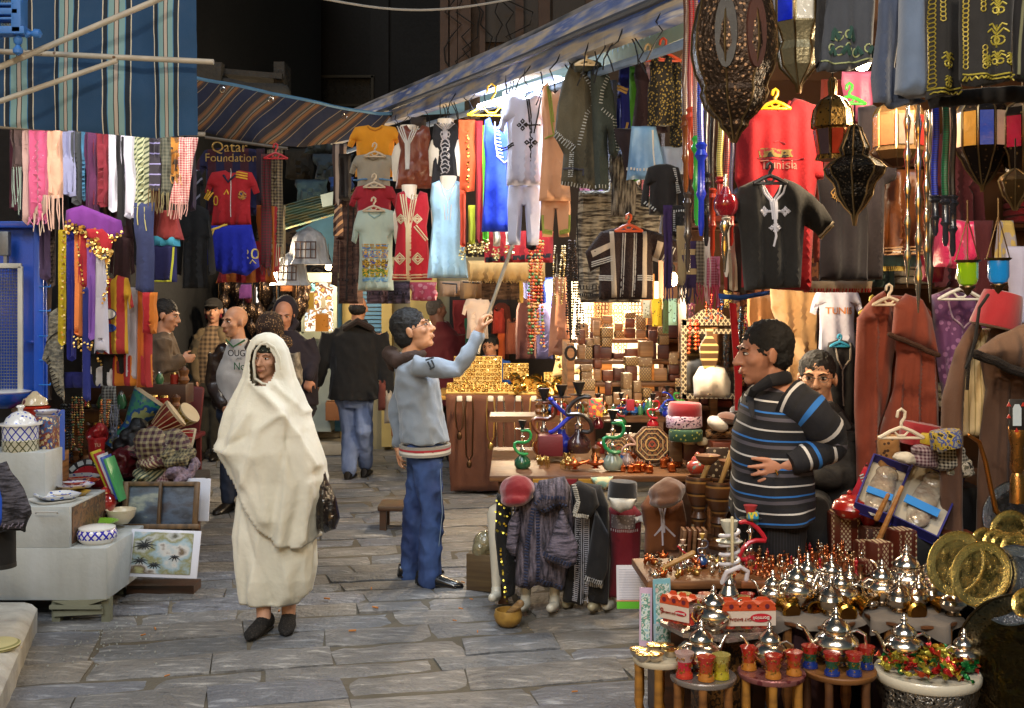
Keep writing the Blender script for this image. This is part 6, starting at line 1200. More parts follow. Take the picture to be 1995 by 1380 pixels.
RU=cl('74301c',var=.1,sheen=.15);FUR=mat('3c2010',.95,bump=1.,bs=160,bd=.01)
t=thing('burnous',W(1750,1050,5.3),'long rust red burnous cloak with hood edged in brown fur','cloak')
def shp(P,m,nm,par,d,**k):s=Sheet(P,d,**k);s.mb(5).build(nm,m,par,60);return s
shp([(1700,580),(1722,566),(1738,600),(1748,640),(1735,760),(1700,870),(1690,1040),(1668,1040),(1662,760),(1668,620)],RU,'left_panel',t,5.35,th=.045,fold=.02,nf=3,ridges=[([(x,620),(x+k,1040)],.03,7)for x,k in((1682,-8),(1698,-8),(1716,-30))])
shp([(1738,600),(1760,580),(1790,585),(1815,620),(1822,700),(1830,840),(1830,1060),(1690,1060),(1705,880),(1735,750),(1745,640)],RU,'right_panel',t,5.3,th=.05,fold=.02,nf=4,ridges=[([(x,690),(x+k,1060)],.032,7)for x,k in((1752,-36),(1764,-18),(1779,-8),(1793,6),(1808,12),(1740,-40))])
shp([(1690,600),(1730,575),(1790,578),(1822,620),(1828,800),(1826,1050),(1676,1045),(1668,800),(1672,640)],RU,'back_panel',t,5.42,th=.04,fold=.03,nf=5)
s=shp([(1742,596),(1764,572),(1796,584),(1816,622),(1826,690),(1806,682),(1772,668),(1736,654)],RU,'hood',t,5.19,th=.06,fold=.012)
b=MB();b.tube([W(x,y,5.06)for x,y in((1734,652),(1748,659),(1762,663),(1776,670),(1790,675),(1806,684),(1828,692))],.012,8,True);b.build('fur_edge',FUR,t)
hanger(1732,582,5.2,60,'d8c8b0','cream curved plastic hanger of the rust burnous')
hanger(1756,836,4.95,84,'d0c4b0','empty cream plastic hanger standing before the rust burnous')
hanger(1700,600,5.6,50,'c0a840','yellowish hanger behind the rust burnous')
garment('kaftan','purple brocade kaftan on a white hanger beside the burnous','kaftan',[(1815,575),(1850,560),(1900,580),(1920,640),(1880,700),(1856,800),(1848,900),(1838,820),(1824,700)],5.35,mat('5c2c58',.7,pat=('vo',26,'8c5c84',.3),sheen=.3),th=.07,fold=.02,deco=trim(cl('a890a0'),[[(1838,575),(1850,620),(1870,640),(1890,620),(1898,600)]],.005))
hanger(1872,566,5.2,84,'dcd8cc','broad white plastic hanger of the purple kaftan')
t=thing('burnous',W(1930,1040,4.9),'brown burnous over a cream pleated shirt on a fez wearing dummy','cloak')
BW2=cl('4a3224',sheen=.1)
shp([(1900,620),(1910,640),(1885,700),(1875,800),(1872,1060),(1832,1060),(1836,780),(1860,680)],cl('54392a',sheen=.1),'left_panel',t,4.95,th=.06,fold=.03,nf=2)
shp([(1884,700),(1896,640),(1930,640),(1930,760),(1908,850),(1876,850)],mat('c0ae88',.9,pat=('st','x',.02,[(0,'c8b48c'),(.8,'98885c')])),'shirt',t,5.0,th=.05)
shp([(1930,640),(2040,620),(2040,1060),(1900,1060),(1904,900),(1920,760),(1910,700)],BW2,'right_panel',t,4.9,th=.05,fold=.02,nf=3,ridges=[([(x,740),(x-10,1050)],.03,8)for x in(1930,1950,1970,1990)])
shp([(1898,690),(1930,660),(2040,610),(2040,740),(1995,728)],cl('5c4434',sheen=.1),'hood',t,4.75,th=.08,fold=.02)
b=MB();b.tube([W(x,y,4.68)for x,y in((1900,690),(1920,698),(1940,704),(1965,718),(1990,726),(2050,744))],.02,8,True);b.tube([W(x,y,4.85)for x,y in((1905,650),(1888,700),(1884,760))],.008,6);b.build('fur_edge',mat('1c1410',.95,bump=1,bs=160,bd=.01),t)
def fezlike(kind,cat,label,x,y,d,r,h,m,tilt=0,group=None,rb=1.,ty=0,band=None):
 Q=Ry(tilt)@Rx(ty);c=W(x,y,d);k=d/F;r*=k;h*=k
 t=thing(kind,c,label,cat,group)if band else None
 b=MB();b.lathe([(r*.98,0),(r,h*.05),(r*rb,h*.85),(r*rb*.93,h*.98),(r*rb*.5,h*1.02),(.002,h)],c,24,Q);o=b.build('crown' if band else kind,m,t,50,origin=None if band else c)
 if band:b=MB();b.lathe([(r*1.03,0),(r*1.04,h*.3),(r*1.,h*.32)],c,24,Q);b.build('band',band,t)
 return tag(o,label,cat,group)if not band else t
RED=cl('8c0c1c',sheen=.5)
fezlike('fez','hat','large red felt fez worn by the brown burnous dummy',1938,638,4.85,48,70,RED,14,rb=.8)
tag(part(lambda q:q.tube([W(x,y,4.6)for x,y in((1925,575),(1908,600),(1900,660),(1890,700),(1882,716))],.007,6,True),'tassel',cl('100c0c'),None),'long black tassel cord falling from the large red fez','tassel')
garment('red_garment','red felt garment corner with white cross stitching beside the seated man','garment',[(1690,900),(1696,985),(1650,980),(1672,930)],5.2,cl('a8142c'),th=.04,deco=trim(BW,sti([(1676,925),(1688,960),(1690,980)],9,5)+sti([(1656,974),(1672,962),(1690,966)],8,5),.004))
t=thing('inlaid_mirror',W(1385,780,7.2),'large mirror in an ornate black and cream inlaid frame','mirror')
INL=mat('3c2c1c',.5,pat=('di',.03,'b0a080',.14))
part(lambda q:(q.box(W(1383,628,7.2),(.36,.04,.04)),q.box(W(1383,646,7.19),(.34,.04,.03)),q.box(W(1383,772,7.2),(.36,.04,.03)),q.box(W(1332,700,7.2),(.03,.04,.5)),q.box(W(1436,700,7.2),(.03,.04,.5)),q.prism([W(1345,622,7.2),W(1420,622,7.2),W(1400,606,7.2),W(1383,600,7.2),W(1365,606,7.2)],(0,.03,0))),'frame',INL,t)
part(lambda q:q.box(W(1383,705,7.21),(.33,.01,.44)),'glass',mat('b0a8a0',.08,1.,var=0,bump=0),t)
t=thing('inlaid_fiddle',W(1382,756,6.9),'string instrument of inlaid wood hanging before the mirror','instrument')
part(lambda q:q.prism([W(x,y,6.9)for x,y in((1376,640),(1390,640),(1388,655),(1400,675),(1398,700),(1388,730),(1387,752),(1376,752),(1376,730),(1366,700),(1364,675),(1377,655))],(0,.05,0)),'body',mat('5c4020',.4,pat=('st','z',.045,[(0,'4c341c'),(.7,'b8a468')])),t)
part(lambda q:q.box(W(1381,750,6.89),(.02,.03,.12)),'neck',INL,t)
garment('skullcap','smooth white domed cap leaning by the mirror','cap',[(1352,775),(1350,735),(1362,715),(1388,708),(1412,718),(1424,745),(1422,775)],6.95,cl('c0b8a8'),th=.12,fold=.01)
beads(1352,625,700,6.9,[mat('b04c20',.3),mat('8c2c18',.3)],'string of big orange prayer beads beside the mirror',3,.014,22);beads(1390,575,640,6.8,[mat('1c2c4c',.3),mat('b04028',.3),COPP],'dark beads with orange pendants over the mirror',7,.008,60)
beads(1442,600,790,7.0,[SILV,mat('3c5c6c',.3)],'long bead strings right of the mirror',4,.008,10);beads(1465,600,760,7.2,[mat('a82c20',.4),GOLD],'red and gold bead strings behind the striped man',5,.009,30)
for x0,y0,x1,y1,c,l in((1270,582,1290,636,'b89c1c','yellow patterned packet hung over the wooden boxes'),(1302,582,1320,634,'8cb09c','pale green patterned packet hung over the wooden boxes'),(1291,582,1302,650,'3c4c2c','dark green cloth strip between two packets'),(1252,585,1268,620,'a0a08c','beige ribbon left of the yellow packet')):
 garment('hanging_packet',l,'packet',box_('rect',x0,y0,x1,y1),7.6,cl(c,pat=('vo',50,'3c3420',.25)),th=.02)
t=thing('shop_shelves',W(1260,880,8.2),'stepped wooden shelves carrying the little wooden boxes','shelves')
TI=[(8.05,1.0),(8.3,1.15),(8.55,1.3),(8.8,1.45)]
wd_=wood('8c5c34')
for d,z in TI:part(lambda q:q.box((.93,d+.12,z-.02),(.95,.26,.03),None,.004),'shelf',wd_,t)
part(lambda q:(q.box((.42,8.5,.72),(.05,.9,1.44)),q.box((1.44,8.5,.72),(.05,.9,1.44))),'side_panel',wood('a06a38'),t)
bm_=[wood('a87c50','7c5430'),wood('5c2c1c','3c1810'),mat('b8945c',.5,pat=('di',.02,'4c2c18',.14)),wood('7c4024','4c2414'),mat('8c6c48',.5,pat=('vo',60,'c8b080',.3))]
nb=0
for k,(d,z)in enumerate(TI):
 x=.5
 while x<1.36:
  wd2=R.uniform(.05,.11);zz=z
  for _ in range(R.choice((1,2,2,3))):
   h_=R.uniform(.045,.12);mm=R.choice(bm_);b=MB();b.box((x+wd2/2,d+.1,zz+h_/2),(wd2*R.uniform(.8,1),.1,h_-.003),Rz(R.uniform(-8,8)),.006)
   tag(b.build('wooden_box',mm,None),'small %s box in the crowded stack beside the lit showcase'%{0:'light brown wooden',1:'dark mahogany',2:'lattice inlaid cream',3:'red brown wooden',4:'spotted inlaid'}[bm_.index(mm)],'box','little wooden boxes piled on the shelves');zz+=h_
   if zz>z+.22:break
  x+=wd2+.004
for x,y,l in((1335,770,'a'),):pass
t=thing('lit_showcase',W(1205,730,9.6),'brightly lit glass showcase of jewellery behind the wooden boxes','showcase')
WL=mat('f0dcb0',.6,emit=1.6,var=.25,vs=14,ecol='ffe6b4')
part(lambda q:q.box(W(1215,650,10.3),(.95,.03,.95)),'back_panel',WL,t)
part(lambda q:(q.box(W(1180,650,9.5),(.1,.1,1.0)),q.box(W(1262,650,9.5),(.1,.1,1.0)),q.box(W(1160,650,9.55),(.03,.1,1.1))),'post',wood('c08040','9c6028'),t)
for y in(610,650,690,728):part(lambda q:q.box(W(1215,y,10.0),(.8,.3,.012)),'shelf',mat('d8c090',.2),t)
def ch(x0,x1,y0,y1,d,m,label,n):
 mb=MB()
 for i in range(n):
  x=x0+(x1-x0)*(i+.5)/n;y=y0
  while y<y0+(y1-y0)*R.uniform(.6,1.):
   c=W(x+R.uniform(-1,1),y,d);mb.tube([c+Vector((.015*math.cos(a),0,.018*math.sin(a)))for a in[j*1.05 for j in range(7)]],.0035,4);y+=.03*F/d
 tag(mb.build('ring_chain_bundle',m,None,60),label,'chains')
ch(1160,1185,585,650,9.2,DBR,'bronze ring chains hanging left of the showcase',4);ch(1186,1222,585,720,9.3,GOLD,'gold ring chains hanging in front of the showcase glass',4)
ch(1224,1250,585,640,9.4,COPP,'copper ring chains at the right of the showcase',4);ch(1140,1158,600,705,9.0,SILV,'silver ring chains against the white curtain',3)
garment('white_curtain','bright white cloth behind the silver chains','cloth',box_('rect',1120,580,1165,720),9.8,cl('d8d0c4'),th=.03)
for x,y,d,w_,l in((1095,720,10.2,.14,'cream velvet neck stand with gold necklace on the counter'),(1130,716,10.1,.15,'second cream neck stand with gold necklace on the counter')):
 garment('necklace_stand',l,'display stand',[(x-16,y-38),(x,y-46),(x+16,y-38),(x+14,y-20),(x+18,y+14),(x-20,y+14),(x-12,y-20)],d,cl('d0b888'),th=.05,fold=.004,deco=coins('necklace',GOLD,[[(x-9,y-36),(x-6,y-16),(x,y-8),(x+7,y-16),(x+9,y-36)]],r=.012,every=2))
t=thing('jewellery_counter',W(1015,955,10.3),'brown cloth covered counter heaped with gold jewellery','counter')
def cnt(q):q.box((.05,10.75,.855),(1.5,1.0,.03),None,.004)
part(cnt,'counter_top',mat('a87c34',.7),t)
s=Sheet([(868,768),(1160,772),(1160,950),(1010,950),(940,958),(878,958)],10.2,th=.02,fold=.05,nf=3);s.mb(12).build('brown_cloth',mat('5c3420',.8,var=.2,sheen=.2),t,60)
part(lambda q:(q.box((-.5,10.75,.42),(.05,.9,.84)),q.box((.7,10.75,.42),(.05,.9,.84))),'leg',wood('3c2818'),t)
JW=[metal('e0b050',.2),metal('f0cc80',.25),metal('c89040',.25)]
def trayp(x0,x1,y0,y1,d,label,kind='jewellery_tray',lean=35):
 t=thing(kind,W((x0+x1)/2,y1,d),label,'jewellery tray','trays of gold jewellery');k=d/F
 w_=(x1-x0)*k;h_=(y1-y0)*k/math.cos(math.radians(lean));c=W((x0+x1)/2,(y0+y1)/2,d);Q=Rx(-lean)
 part(lambda q:q.box(c,(w_,.02,h_),Q,.004),'board',mat('c8a860',.8),t);mb=MB()
 for j in range(int(h_/.04)):
  for i in range(int(w_/.035)):
   p=c+Q@Vector((-w_/2+.02+i*.035+R.uniform(-.006,.006),-.016,h_/2-.025-j*.04));r_=R.uniform(.009,.017)
   mb.cm=R.randrange(3);mb.tube([p+Q@Vector((r_*math.cos(a),R.uniform(-.005,.005),r_*math.sin(a)))for a in[q*1.26 for q in range(6)]],r_*.3,4)
 mb.build('gold_rings',JW,t)
trayp(884,978,695,752,10.9,'steep tray densely set with gold rings left on the counter',lean=20)
trayp(870,990,748,766,10.35,'flat front tray of gold bangles left on the counter',lean=60);trayp(990,1060,752,768,10.35,'flat front tray of rings in the middle of the counter',lean=60);trayp(980,1030,708,740,11.0,'tray of hanging gold chains in the middle of the counter',lean=10);trayp(1060,1158,728,768,10.4,'tray of wide gold bangles right on the counter',lean=50)
bp=thing('gold_bangle',(0,0,0),'fat gold bangle lying among the trays','bangle');part(lambda q:q.lathe([(.04,-.02),(.05,-.018),(.052,0),(.05,.018),(.04,.02)],(0,0,0),18,Rx(60)),'band',JW[0],bp);part(lambda q:q.lathe([(.036,-.021),(.041,-.021),(.041,.021),(.036,.021)],(0,0,0),18,Rx(60)),'lining',metal('fff0c0',.3),bp)
bp=Proto(bp)
for i in range(34):x=990+R.uniform(0,165);y=735+R.uniform(0,30);bp.put(W(x,y,10.5-(y-735)*.012),R.uniform(0,3),R.uniform(.7,1.1),'fat gold bangle lying in the heap on the jewellery counter','gold bangles heaped on the counter')
for x,y1,m,l in((914,905,DBR,'brown cord necklace with ring pendant hanging on the counter front'),(956,870,GOLD,'fine gold necklace on the counter front, third from the left'),(975,890,SILV,'silver and black bead necklace on the counter front'),(895,850,DBR,'thin chain necklace at the left of the counter front'),(1010,880,SILV,'silver bead necklace right of the black beaded one'),(1040,870,GOLD,'gold chain near the hookahs on the counter front')):
 t=thing('necklace',W(x,y1,10.05),l,'necklace','necklaces hanging on the counter front')
 part(lambda q:q.tube([W(x-6,775,10.1),W(x-8,800,10.05),W(x-6,y1-18,10.05),W(x,y1-6,10.05),W(x+6,y1-18,10.05),W(x+8,800,10.05),W(x+6,775,10.1)],.008,5),'chain',m,t)
 part(lambda q:q.ell(W(x,y1,10.04),(.024,.012,.035)),'pendant',m,t);part(lambda q:q.box(W(x,777,10.08),(.05,.02,.05),None,.01),'tag',mat('d8d0c0',.5),t)
for i,(x,y,d)in enumerate(((965,1172,6.42),(1022,1190,6.34),(1078,1192,6.33),(1158,1190,6.36),(1186,1188,6.42),(1108,1184,6.45))):
 t=thing('dummy_leg',W(x,y,d),['white dummy foot at the left end by the wooden bowl','white dummy foot under the left half of the heather jacket','white dummy foot under the right half of the heather jacket','beige dummy foot under the black robe','white dummy foot under the red dress','olive dummy foot between the heather jacket and black robe'][i],'mannequin','feet of the headless child mannequins');m=mat('c4c0b0' if i<3 or i==4 else '9c9478',.4,coat=.3)
 part(lambda q:q.tube([W(x+4,y-170,d+.1),W(x+3,y-60,d+.05),W(x+2,y-24,d+.03)],[.06,.034,.026],12,True),'leg',m,t)
 part(lambda q:q.tube([W(x+2,y-26,d+.03),W(x+1,y-10,d),W(x-6,y-7,d-.08)],[.028,.032,.024],12,True),'foot',m,t)
HJ=mat('6c6470',.95,pat=('hs','2c2a34',(60,10,12),.12),bump=.9,bs=80,bd=.01);HS=mat('787080',.95,pat=('hs','2c2a34',(12,10,80),.12),bump=.9,bs=80,bd=.01)
NV=cl('2c3450')
garment('child_jacket','purple grey heather child jacket with blue blanket stitching on a dummy','jacket',[(1000,975),(1040,940),(1110,945),(1120,1000),(1112,1080),(1100,1150),(1040,1140),(1030,1150),(1002,1140),(1006,1080)],6.3,HJ,th=.15,fold=.012,deco=trim(NV,sti([(1038,985),(1026,1060),(1024,1140)],7)+sti([(1046,985),(1048,1080),(1046,1130)],7)+sti([(1048,1122),(1098,1140)],8),.006,'stitching'))
garment('jacket_sleeve','wide left sleeve of the heather jacket with stitched cuff','sleeve',[(1094,985),(1126,1062),(1122,1100),(1105,1108),(1058,1088),(1072,1050)],6.12,HS,th=.09,fold=.008,deco=trim(NV,sti([(1060,1078),(1115,1098)],8),.006,'stitching'))
garment('jacket_sleeve','hanging right sleeve of the heather jacket beside the coin skirt','sleeve',[(1010,985),(1016,1020),(1004,1094),(986,1066),(990,1020)],6.2,HS,th=.08,fold=.008)
garment('jacket_hood','hood of the heather jacket lying over the dummy shoulders','hood',[(1038,962),(1050,936),(1100,928),(1112,950),(1108,990),(1090,984),(1060,1000),(1046,992),(1040,975)],6.14,HJ,th=.12,fold=.014,deco=trim(NV,sti([(1044,978),(1056,962),(1104,966)],6)+sti([(1056,994),(1084,978),(1106,984)],6),.006,'stitching'))
garment('coin_skirt','black skirt sewn with gold coins on the leftmost dummy','skirt',[(968,960),(998,975),(1000,1050),(1010,1110),(1002,1160),(985,1165),(972,1120),(964,1040)],6.35,cl('0c0c0d'),th=.09,fold=.02,deco=coins('coin_trim',metal('b0a040',.3),[[(966,970+i*18),(982,978+i*18),(998,972+i*18)]for i in range(4)]+[[(976,1060),(980,1100),(986,1160)]]))
garment('child_robe','black child robe with white braid down the front','robe',[(1112,950),(1135,940),(1170,945),(1185,985),(1188,1060),(1184,1178),(1150,1176),(1143,1160),(1136,1180),(1096,1172),(1104,1080),(1112,1000)],6.33,cl('131214'),th=.11,fold=.012,deco=lambda s,r:(lines(s,r,'braid',cl('a4a4ac'),sti([(1126,1005),(1124,1100),(1118,1170)],9,4)+sti([(1140,1005),(1142,1100),(1140,1172)],8,4)+[[(x,1006),(x-2,1172)]for x in(1120,1132,1136,1146)],.003),patch(s,r,'cuff',cl('a8a8ac',pat=('st','x',.012,[(0,'b8b8b8'),(.6,'3c3c40')])),[[(1138,1118),(1174,1128),(1172,1142),(1136,1132)]])))
garment('jacket_sleeve','black sleeve with white cuff crossing the child robe','sleeve',[(1160,990),(1186,1040),(1184,1110),(1174,1142),(1138,1132),(1146,1080)],6.2,cl('141315'),th=.08,fold=.008,deco=trim(cl('b0b0b0'),sti([(1140,1124),(1174,1134)],9,4),.0035))
garment('jacket_hood','black hood edged with white zigzag braid over the child robe','hood',[(1112,946),(1128,936),(1160,952),(1168,985),(1150,1008),(1118,1000),(1120,970)],6.15,cl('121113'),th=.1,deco=trim(cl('b8b4a8'),sti([(1118,944),(1126,975),(1118,1000),(1148,1006)],7,4),.005))
garment('child_dress','crimson child dress with a silver brocade chest under the black hat','dress',[(1186,990),(1206,980),(1236,985),(1250,1000),(1246,1095),(1245,1165),(1186,1165),(1190,1090)],6.38,cl('6c0c1c'),th=.11,fold=.014,deco=lambda s,r:(patch(s,r,'brocade',mat('6c6468',.5,pat=('vo',60,'a0989c',.3)),[[(1190,1000),(1236,1000),(1236,1026),(1190,1026)]]),lines(s,r,'waist_braid',cl('a8a0a4'),sti([(1190,1030),(1244,1030)],5,4),.003)))
garment('white_sleeve','pale sleeve end at the right of the crimson dress','sleeve',[(1236,1008),(1250,1004),(1252,1016),(1238,1020)],6.2,cl('b0b0b0'),th=.03)
garment('child_tunic','orange brown child tunic with white tasselled cord','tunic',[(1262,965),(1290,955),(1330,975),(1338,1020),(1326,1040),(1322,1088),(1254,1080),(1256,1030),(1248,985)],6.3,cl('6c3c18'),th=.13,fold=.012,deco=trim(cl('b8b0b8'),[[(1278,975),(1284,1000),(1286,1054)],[(1282,975),(1288,1000),(1289,1030)],[(1294,975),(1288,1000)],[(1288,1016),(1272,1038)],[(1288,1016),(1310,1038)],[(1288,1012),(1275,1034)]],.006))
for x,y,d,rx,rz,m,l in((1008,955,6.2,.095,.088,cl('7c0c18',sheen=.5),'big maroon felt beret on the leftmost dummy'),(1300,960,6.1,.1,.075,cl('5c3820',sheen=.5),'brown felt hat with rolled brim on the tunic dummy')):
 mb=MB();c=W(x,y,d);mb.ell(c,(rx,.1,rz),Ry(-20));mb.ell(c+Vector((-.01,-.03,-rz*.45)),(rx*.9,.1,rz*.5),Ry(-10))
 o=remesh(mb,.008,3,lambda p:.01*noise.noise(p*16)).build('felt_hat',m,None,60);tag(o,l,'hat')
fezlike('felt_hat','hat','black felt cap with upturned brim on the crimson dress dummy',1212,975,6.2,29,38,cl('0c0b0c',sheen=.4),3,rb=.95)
garment('white_collar','white scarf collar below the black cap','scarf',[(1186,970),(1240,972),(1232,990),(1210,1000),(1192,990)],6.12,cl('b8b4a8'),th=.06)
garment('headscarf','pale green and cream headscarf behind the black hood','scarf',[(1150,930),(1196,928),(1190,945),(1178,955),(1160,950)],6.45,cl('8ca890',pat=('bl',(14,14,30),['8ca890','c0b488','8ca890'])),th=.06)
t=thing('wooden_mortar',W(992,1190,6.1),'yellowish turned wooden bowl with a pestle on the paving','mortar')
part(lambda q:q.lathe([(.045,0),(.068,.02),(.078,.055),(.07,.085),(.064,.085),(.066,.05),(.01,.02)],(W(990,0,6.1).x,6.1,.0),24),'bowl',wood('a8843c','7c5c28',(20,20,20)),t)
part(lambda q:q.tube([(W(990,0,6.1).x,6.1,.06),(W(1010,0,6.1).x+.01,6.05,.13)],[.016,.022],10,True),'pestle',wood('b09060'),t)
t=thing('wooden_crate',W(943,1140,6.85),'small wooden crate of cellophane wrapped goods on the ground','crate')
x_=W(945,0,6.85).x;part(lambda q:q.box((x_,6.9,.11),(.17,.2,.22),Rz(-20),.004),'box',wood('5c4c30','3c2c1c'),t)
part(lambda q:(q.ell((x_,6.88,.27),(.075,.07,.08)),q.ell((x_-.03,6.85,.24),(.05,.05,.06))),'wrapped_goods',mat('8c8464',.12,trans=.3,var=.5,vs=20,bump=1.,bs=30,bd=.02,coat=1),t)
t=thing('goods_table',W(1160,1060,6.9),'wide wooden table behind the child dummies, crowded with hookahs','table')
part(lambda q:q.box((.47,7.1,.73),(1.2,1.25,.035),None,.006),'table_top',wood('7c5430'),t)
for i,c in enumerate(('7c1820','b08028','7c1820','b08028','6c3820')):part(lambda q:q.box((.05+i*.13,6.47,.715),(.12,.012,.03)),'painted_edge',cl(c),t)
for a in(-.05,1.0):
 for b_ in(6.55,7.65):part(lambda q:q.box((a,b_,.355),(.06,.06,.71)),'leg',wood('4c3420'),t)
part(lambda q:q.box((.5,7.75,.95),(1.3,.3,.04)),'back_shelf',wood('6c4828'),t)
GL=lambda c:mat(c,.1,coat=1.,trans=.25,var=.05)
def hookah(x,y,d,h,gc,hc,label,coil=1,top='141210',lean=0):
 t=thing('hookah',W(x,y,d),label,'hookah','hookahs on the tables');k=d/F;c=W(x,y,d);h*=k
 part(lambda q:q.lathe([(h*.13,0),(h*.17,h*.06),(h*.16,h*.16),(h*.07,h*.26),(h*.05,h*.34)],c,18),'glass_base',GL(gc),t)
 part(lambda q:q.lathe([(h*.055,h*.33),(h*.06,h*.38),(h*.03,h*.42),(h*.025,h*.6),(h*.055,h*.63),(h*.02,h*.68),(h*.02,h*.78)],c,14),'stem',SILV,t)
 part(lambda q:q.lathe([(h*.14,h*.79),(h*.15,h*.8),(h*.03,h*.81)],c,18),'plate',metal('3c3c40',.3),t)
 part(lambda q:q.lathe([(h*.03,h*.8),(h*.05,h*.86),(h*.08,h*.94),(h*.09,h*.97),(h*.06,h*.97)],c,16),'bowl',mat(top,.4,coat=.4),t)
 part(lambda q:q.tube([c+Vector((h*.17*math.cos(a*1.1+coil),-h*(.12+.03*math.sin(a)),h*(.3+.075*a-.05*math.sin(a*2))))for a in[i*.45 for i in range(15)]],h*.03,8,True),'hose',mat(hc,.35,coat=.4),t)
for a in((1018,912,6.75,96,'1c5c40','1c8c48','small hookah with bright green hose at the left end of the table'),(1060,885,7.15,132,'8c3c14','5c2c14','hookah with amber glass and brown hose'),(1094,880,7.1,134,'1c2c9c','1c30a8','hookah with cobalt glass and blue hose',3),(1128,882,7.0,142,'3c2424','181416','hookah with clear ball stem and black looping hose',5),(1194,915,6.65,120,'8c9c90','14804c','hookah with frosted base and dark green hose'),(1223,908,6.75,80,'9c8480','b08c80','small pale pink hookah next to the octagonal box',2),(1272,835,7.3,70,'a81c28','b01c2c','hookah with scarlet hose near the fez pile'),(1300,812,7.45,62,'1c2c9c','243cb0','hookah with blue cup and blue hoses near the fez pile',2),(1322,812,7.5,60,'7c9c40','3c9c3c','hookah with leaf green hose behind the fez',4),(1165,835,7.5,70,'6c1c2c','c0a090','little hookah with dark red vase',2),(1210,830,7.6,66,'2c6c3c','8c1c24','little hookah with a green cup by the wooden boxes')):hookah(*a)
slab(1072,887,7.0,(.15,.12,.125),mat('58101c',.5),'plain dark red box among the hookahs');slab(1160,812,7.4,(.09,.08,.12),mat('2c7c60',.5,pat=('bl',(30,30,30),['2c7c60','c04c48','d8b040'])),'teal box with pink and yellow print behind the hookahs')
slab(1228,800,7.3,(.05,.05,.07),cl('8c1c28'),'small crimson gift box among the hookahs');slab(1215,862,7.3,(.22,.16,.05),wood('7c5c3c'),'low wooden tray box under the little hookahs')
OCT=mat('6c4424',.4,pat=('di',.035,'1c120c',.12),coat=.2)
def octa(x,y,d,r,label,rz=0):
 t=thing('octagonal_box',W(x,y+r,d),label,'box','octagonal inlaid boxes');k=d/F;c=W(x,y,d);Q=Rx(80)@Rz(22.5)
 part(lambda q:q.lathe([(r*k,-.06),(r*k,.0),(r*k*.96,.008)],c,8,Q),'body',wood('4c3420'),t);part(lambda q:q.lathe([(r*k*.94,.006),(r*k*.93,.013),(.002,.014)],c,8,Q),'inlaid_lid',OCT,t)
 for f,m in((.86,'b89c6c'),(.62,'a08458'),(.36,'b08c50'),(.16,'8c2c18')):part(lambda q:q.lathe([(r*k*f,.012),(r*k*f,.018),(r*k*(f-.05),.018),(r*k*(f-.05),.012)],c,8 if f>.5 else 16,Q),'inlay_ring',mat(m,.4),t)
octa(1270,866,6.85,38,'big octagonal inlaid wooden box standing on edge');octa(1205,875,7.15,28,'smaller octagonal inlaid box behind the frosted hookah')
for i,(x,y,l)in enumerate(((1120,914,'copper genie lamp left of the larger one'),(1160,912,'larger orange copper genie lamp at the table edge'))):
 t=thing('oil_lamp',W(x,y,6.65),l,'oil lamp','genie lamps');c=W(x,y,6.65);z=1+.4*i
 part(lambda q:(q.lathe([(.02*z,0),(.008*z,.01),(.035*z,.025),(.036*z,.035),(.015*z,.045),(.006,.06*z),(.001,.068*z)],c,16),q.tube([c+Vector((.02,0,.03)),c+Vector((.07*z,0,.045)),c+Vector((.085*z,0,.055))],[.014*z,.007,.004],8,True)),'body',COPP,t)
 part(lambda q:q.tube([c+Vector((-.03*z,0,.035)),c+Vector((-.06*z,0,.05)),c+Vector((-.05*z,0,.025)),c+Vector((-.03*z,0,.025))],.004,6),'handle',COPP,t)
cr=thing('copper_crown',(0,0,0),'x','trinket');part(lambda q:q.lathe([(.018,0),(.024,.01),(.02,.03),(.026,.045),(.02,.05),(.004,.052)],(0,0,0),12,rib=8,ra=.15),'body',COPP,cr);part(lambda q:q.lathe([(.006,.05),(.01,.06),(.002,.075)],(0,0,0),8),'knob',metal('f0c8b0',.2),cr)
cr=Proto(cr)
for i in range(24):y=898+R.uniform(0,24);cr.put((W(1210+R.uniform(0,112),0,GD(y,.75)).x,GD(y,.75),.75),0,R.uniform(.7,1.2),'small crown shaped copper cup on the right part of the hookah table','copper cups on the hookah table')
tk=thing('brass_animal',(0,0,0),'x','figurine');part(lambda q:(q.ell((0,0,.035),(.022,.01,.012)),q.ell((0,0,.046),(.008,.006,.009)),q.tube([(.018,0,.036),(.028,0,.045),(.03,0,.06),(.038,0,.06)],[.006,.004,.005,.003],6,True)),'body',GOLD,tk)
for a,b_ in((-.014,-.005),(-.014,.005),(.014,-.005),(.014,.005)):part(lambda q:q.tube([(a,b_,.034),(a,b_,.001)],[.0035,.002],5),'leg',GOLD,tk)
tk=Proto(tk)
for i in range(26):y=884+R.uniform(0,32);tk.put((W(1036+R.uniform(0,80),0,GD(y,.75)).x,GD(y,.75),.75),R.uniform(0,6),R.uniform(.8,1.3),'little brass camel in the herd on the left part of the hookah table','brass camels on the hookah table')
fezlike('fez','hat','red fez on top of the stack of caps',1334,810,6.7,33,26,RED,2,rb=.97);fezlike('skullcap','hat','pink and black woven cap under the red fez',1333,832,6.7,35,24,cl('a88090',pat=('bl',(40,40,60),['1c1418','b08ca0','c8b0b8','3c2040'])),-2)
fezlike('skullcap','hat','green embroidered cap at the bottom of the stack',1336,858,6.65,33,22,cl('1c3c24',pat=('vo',40,'8c8c3c',.25)),0)
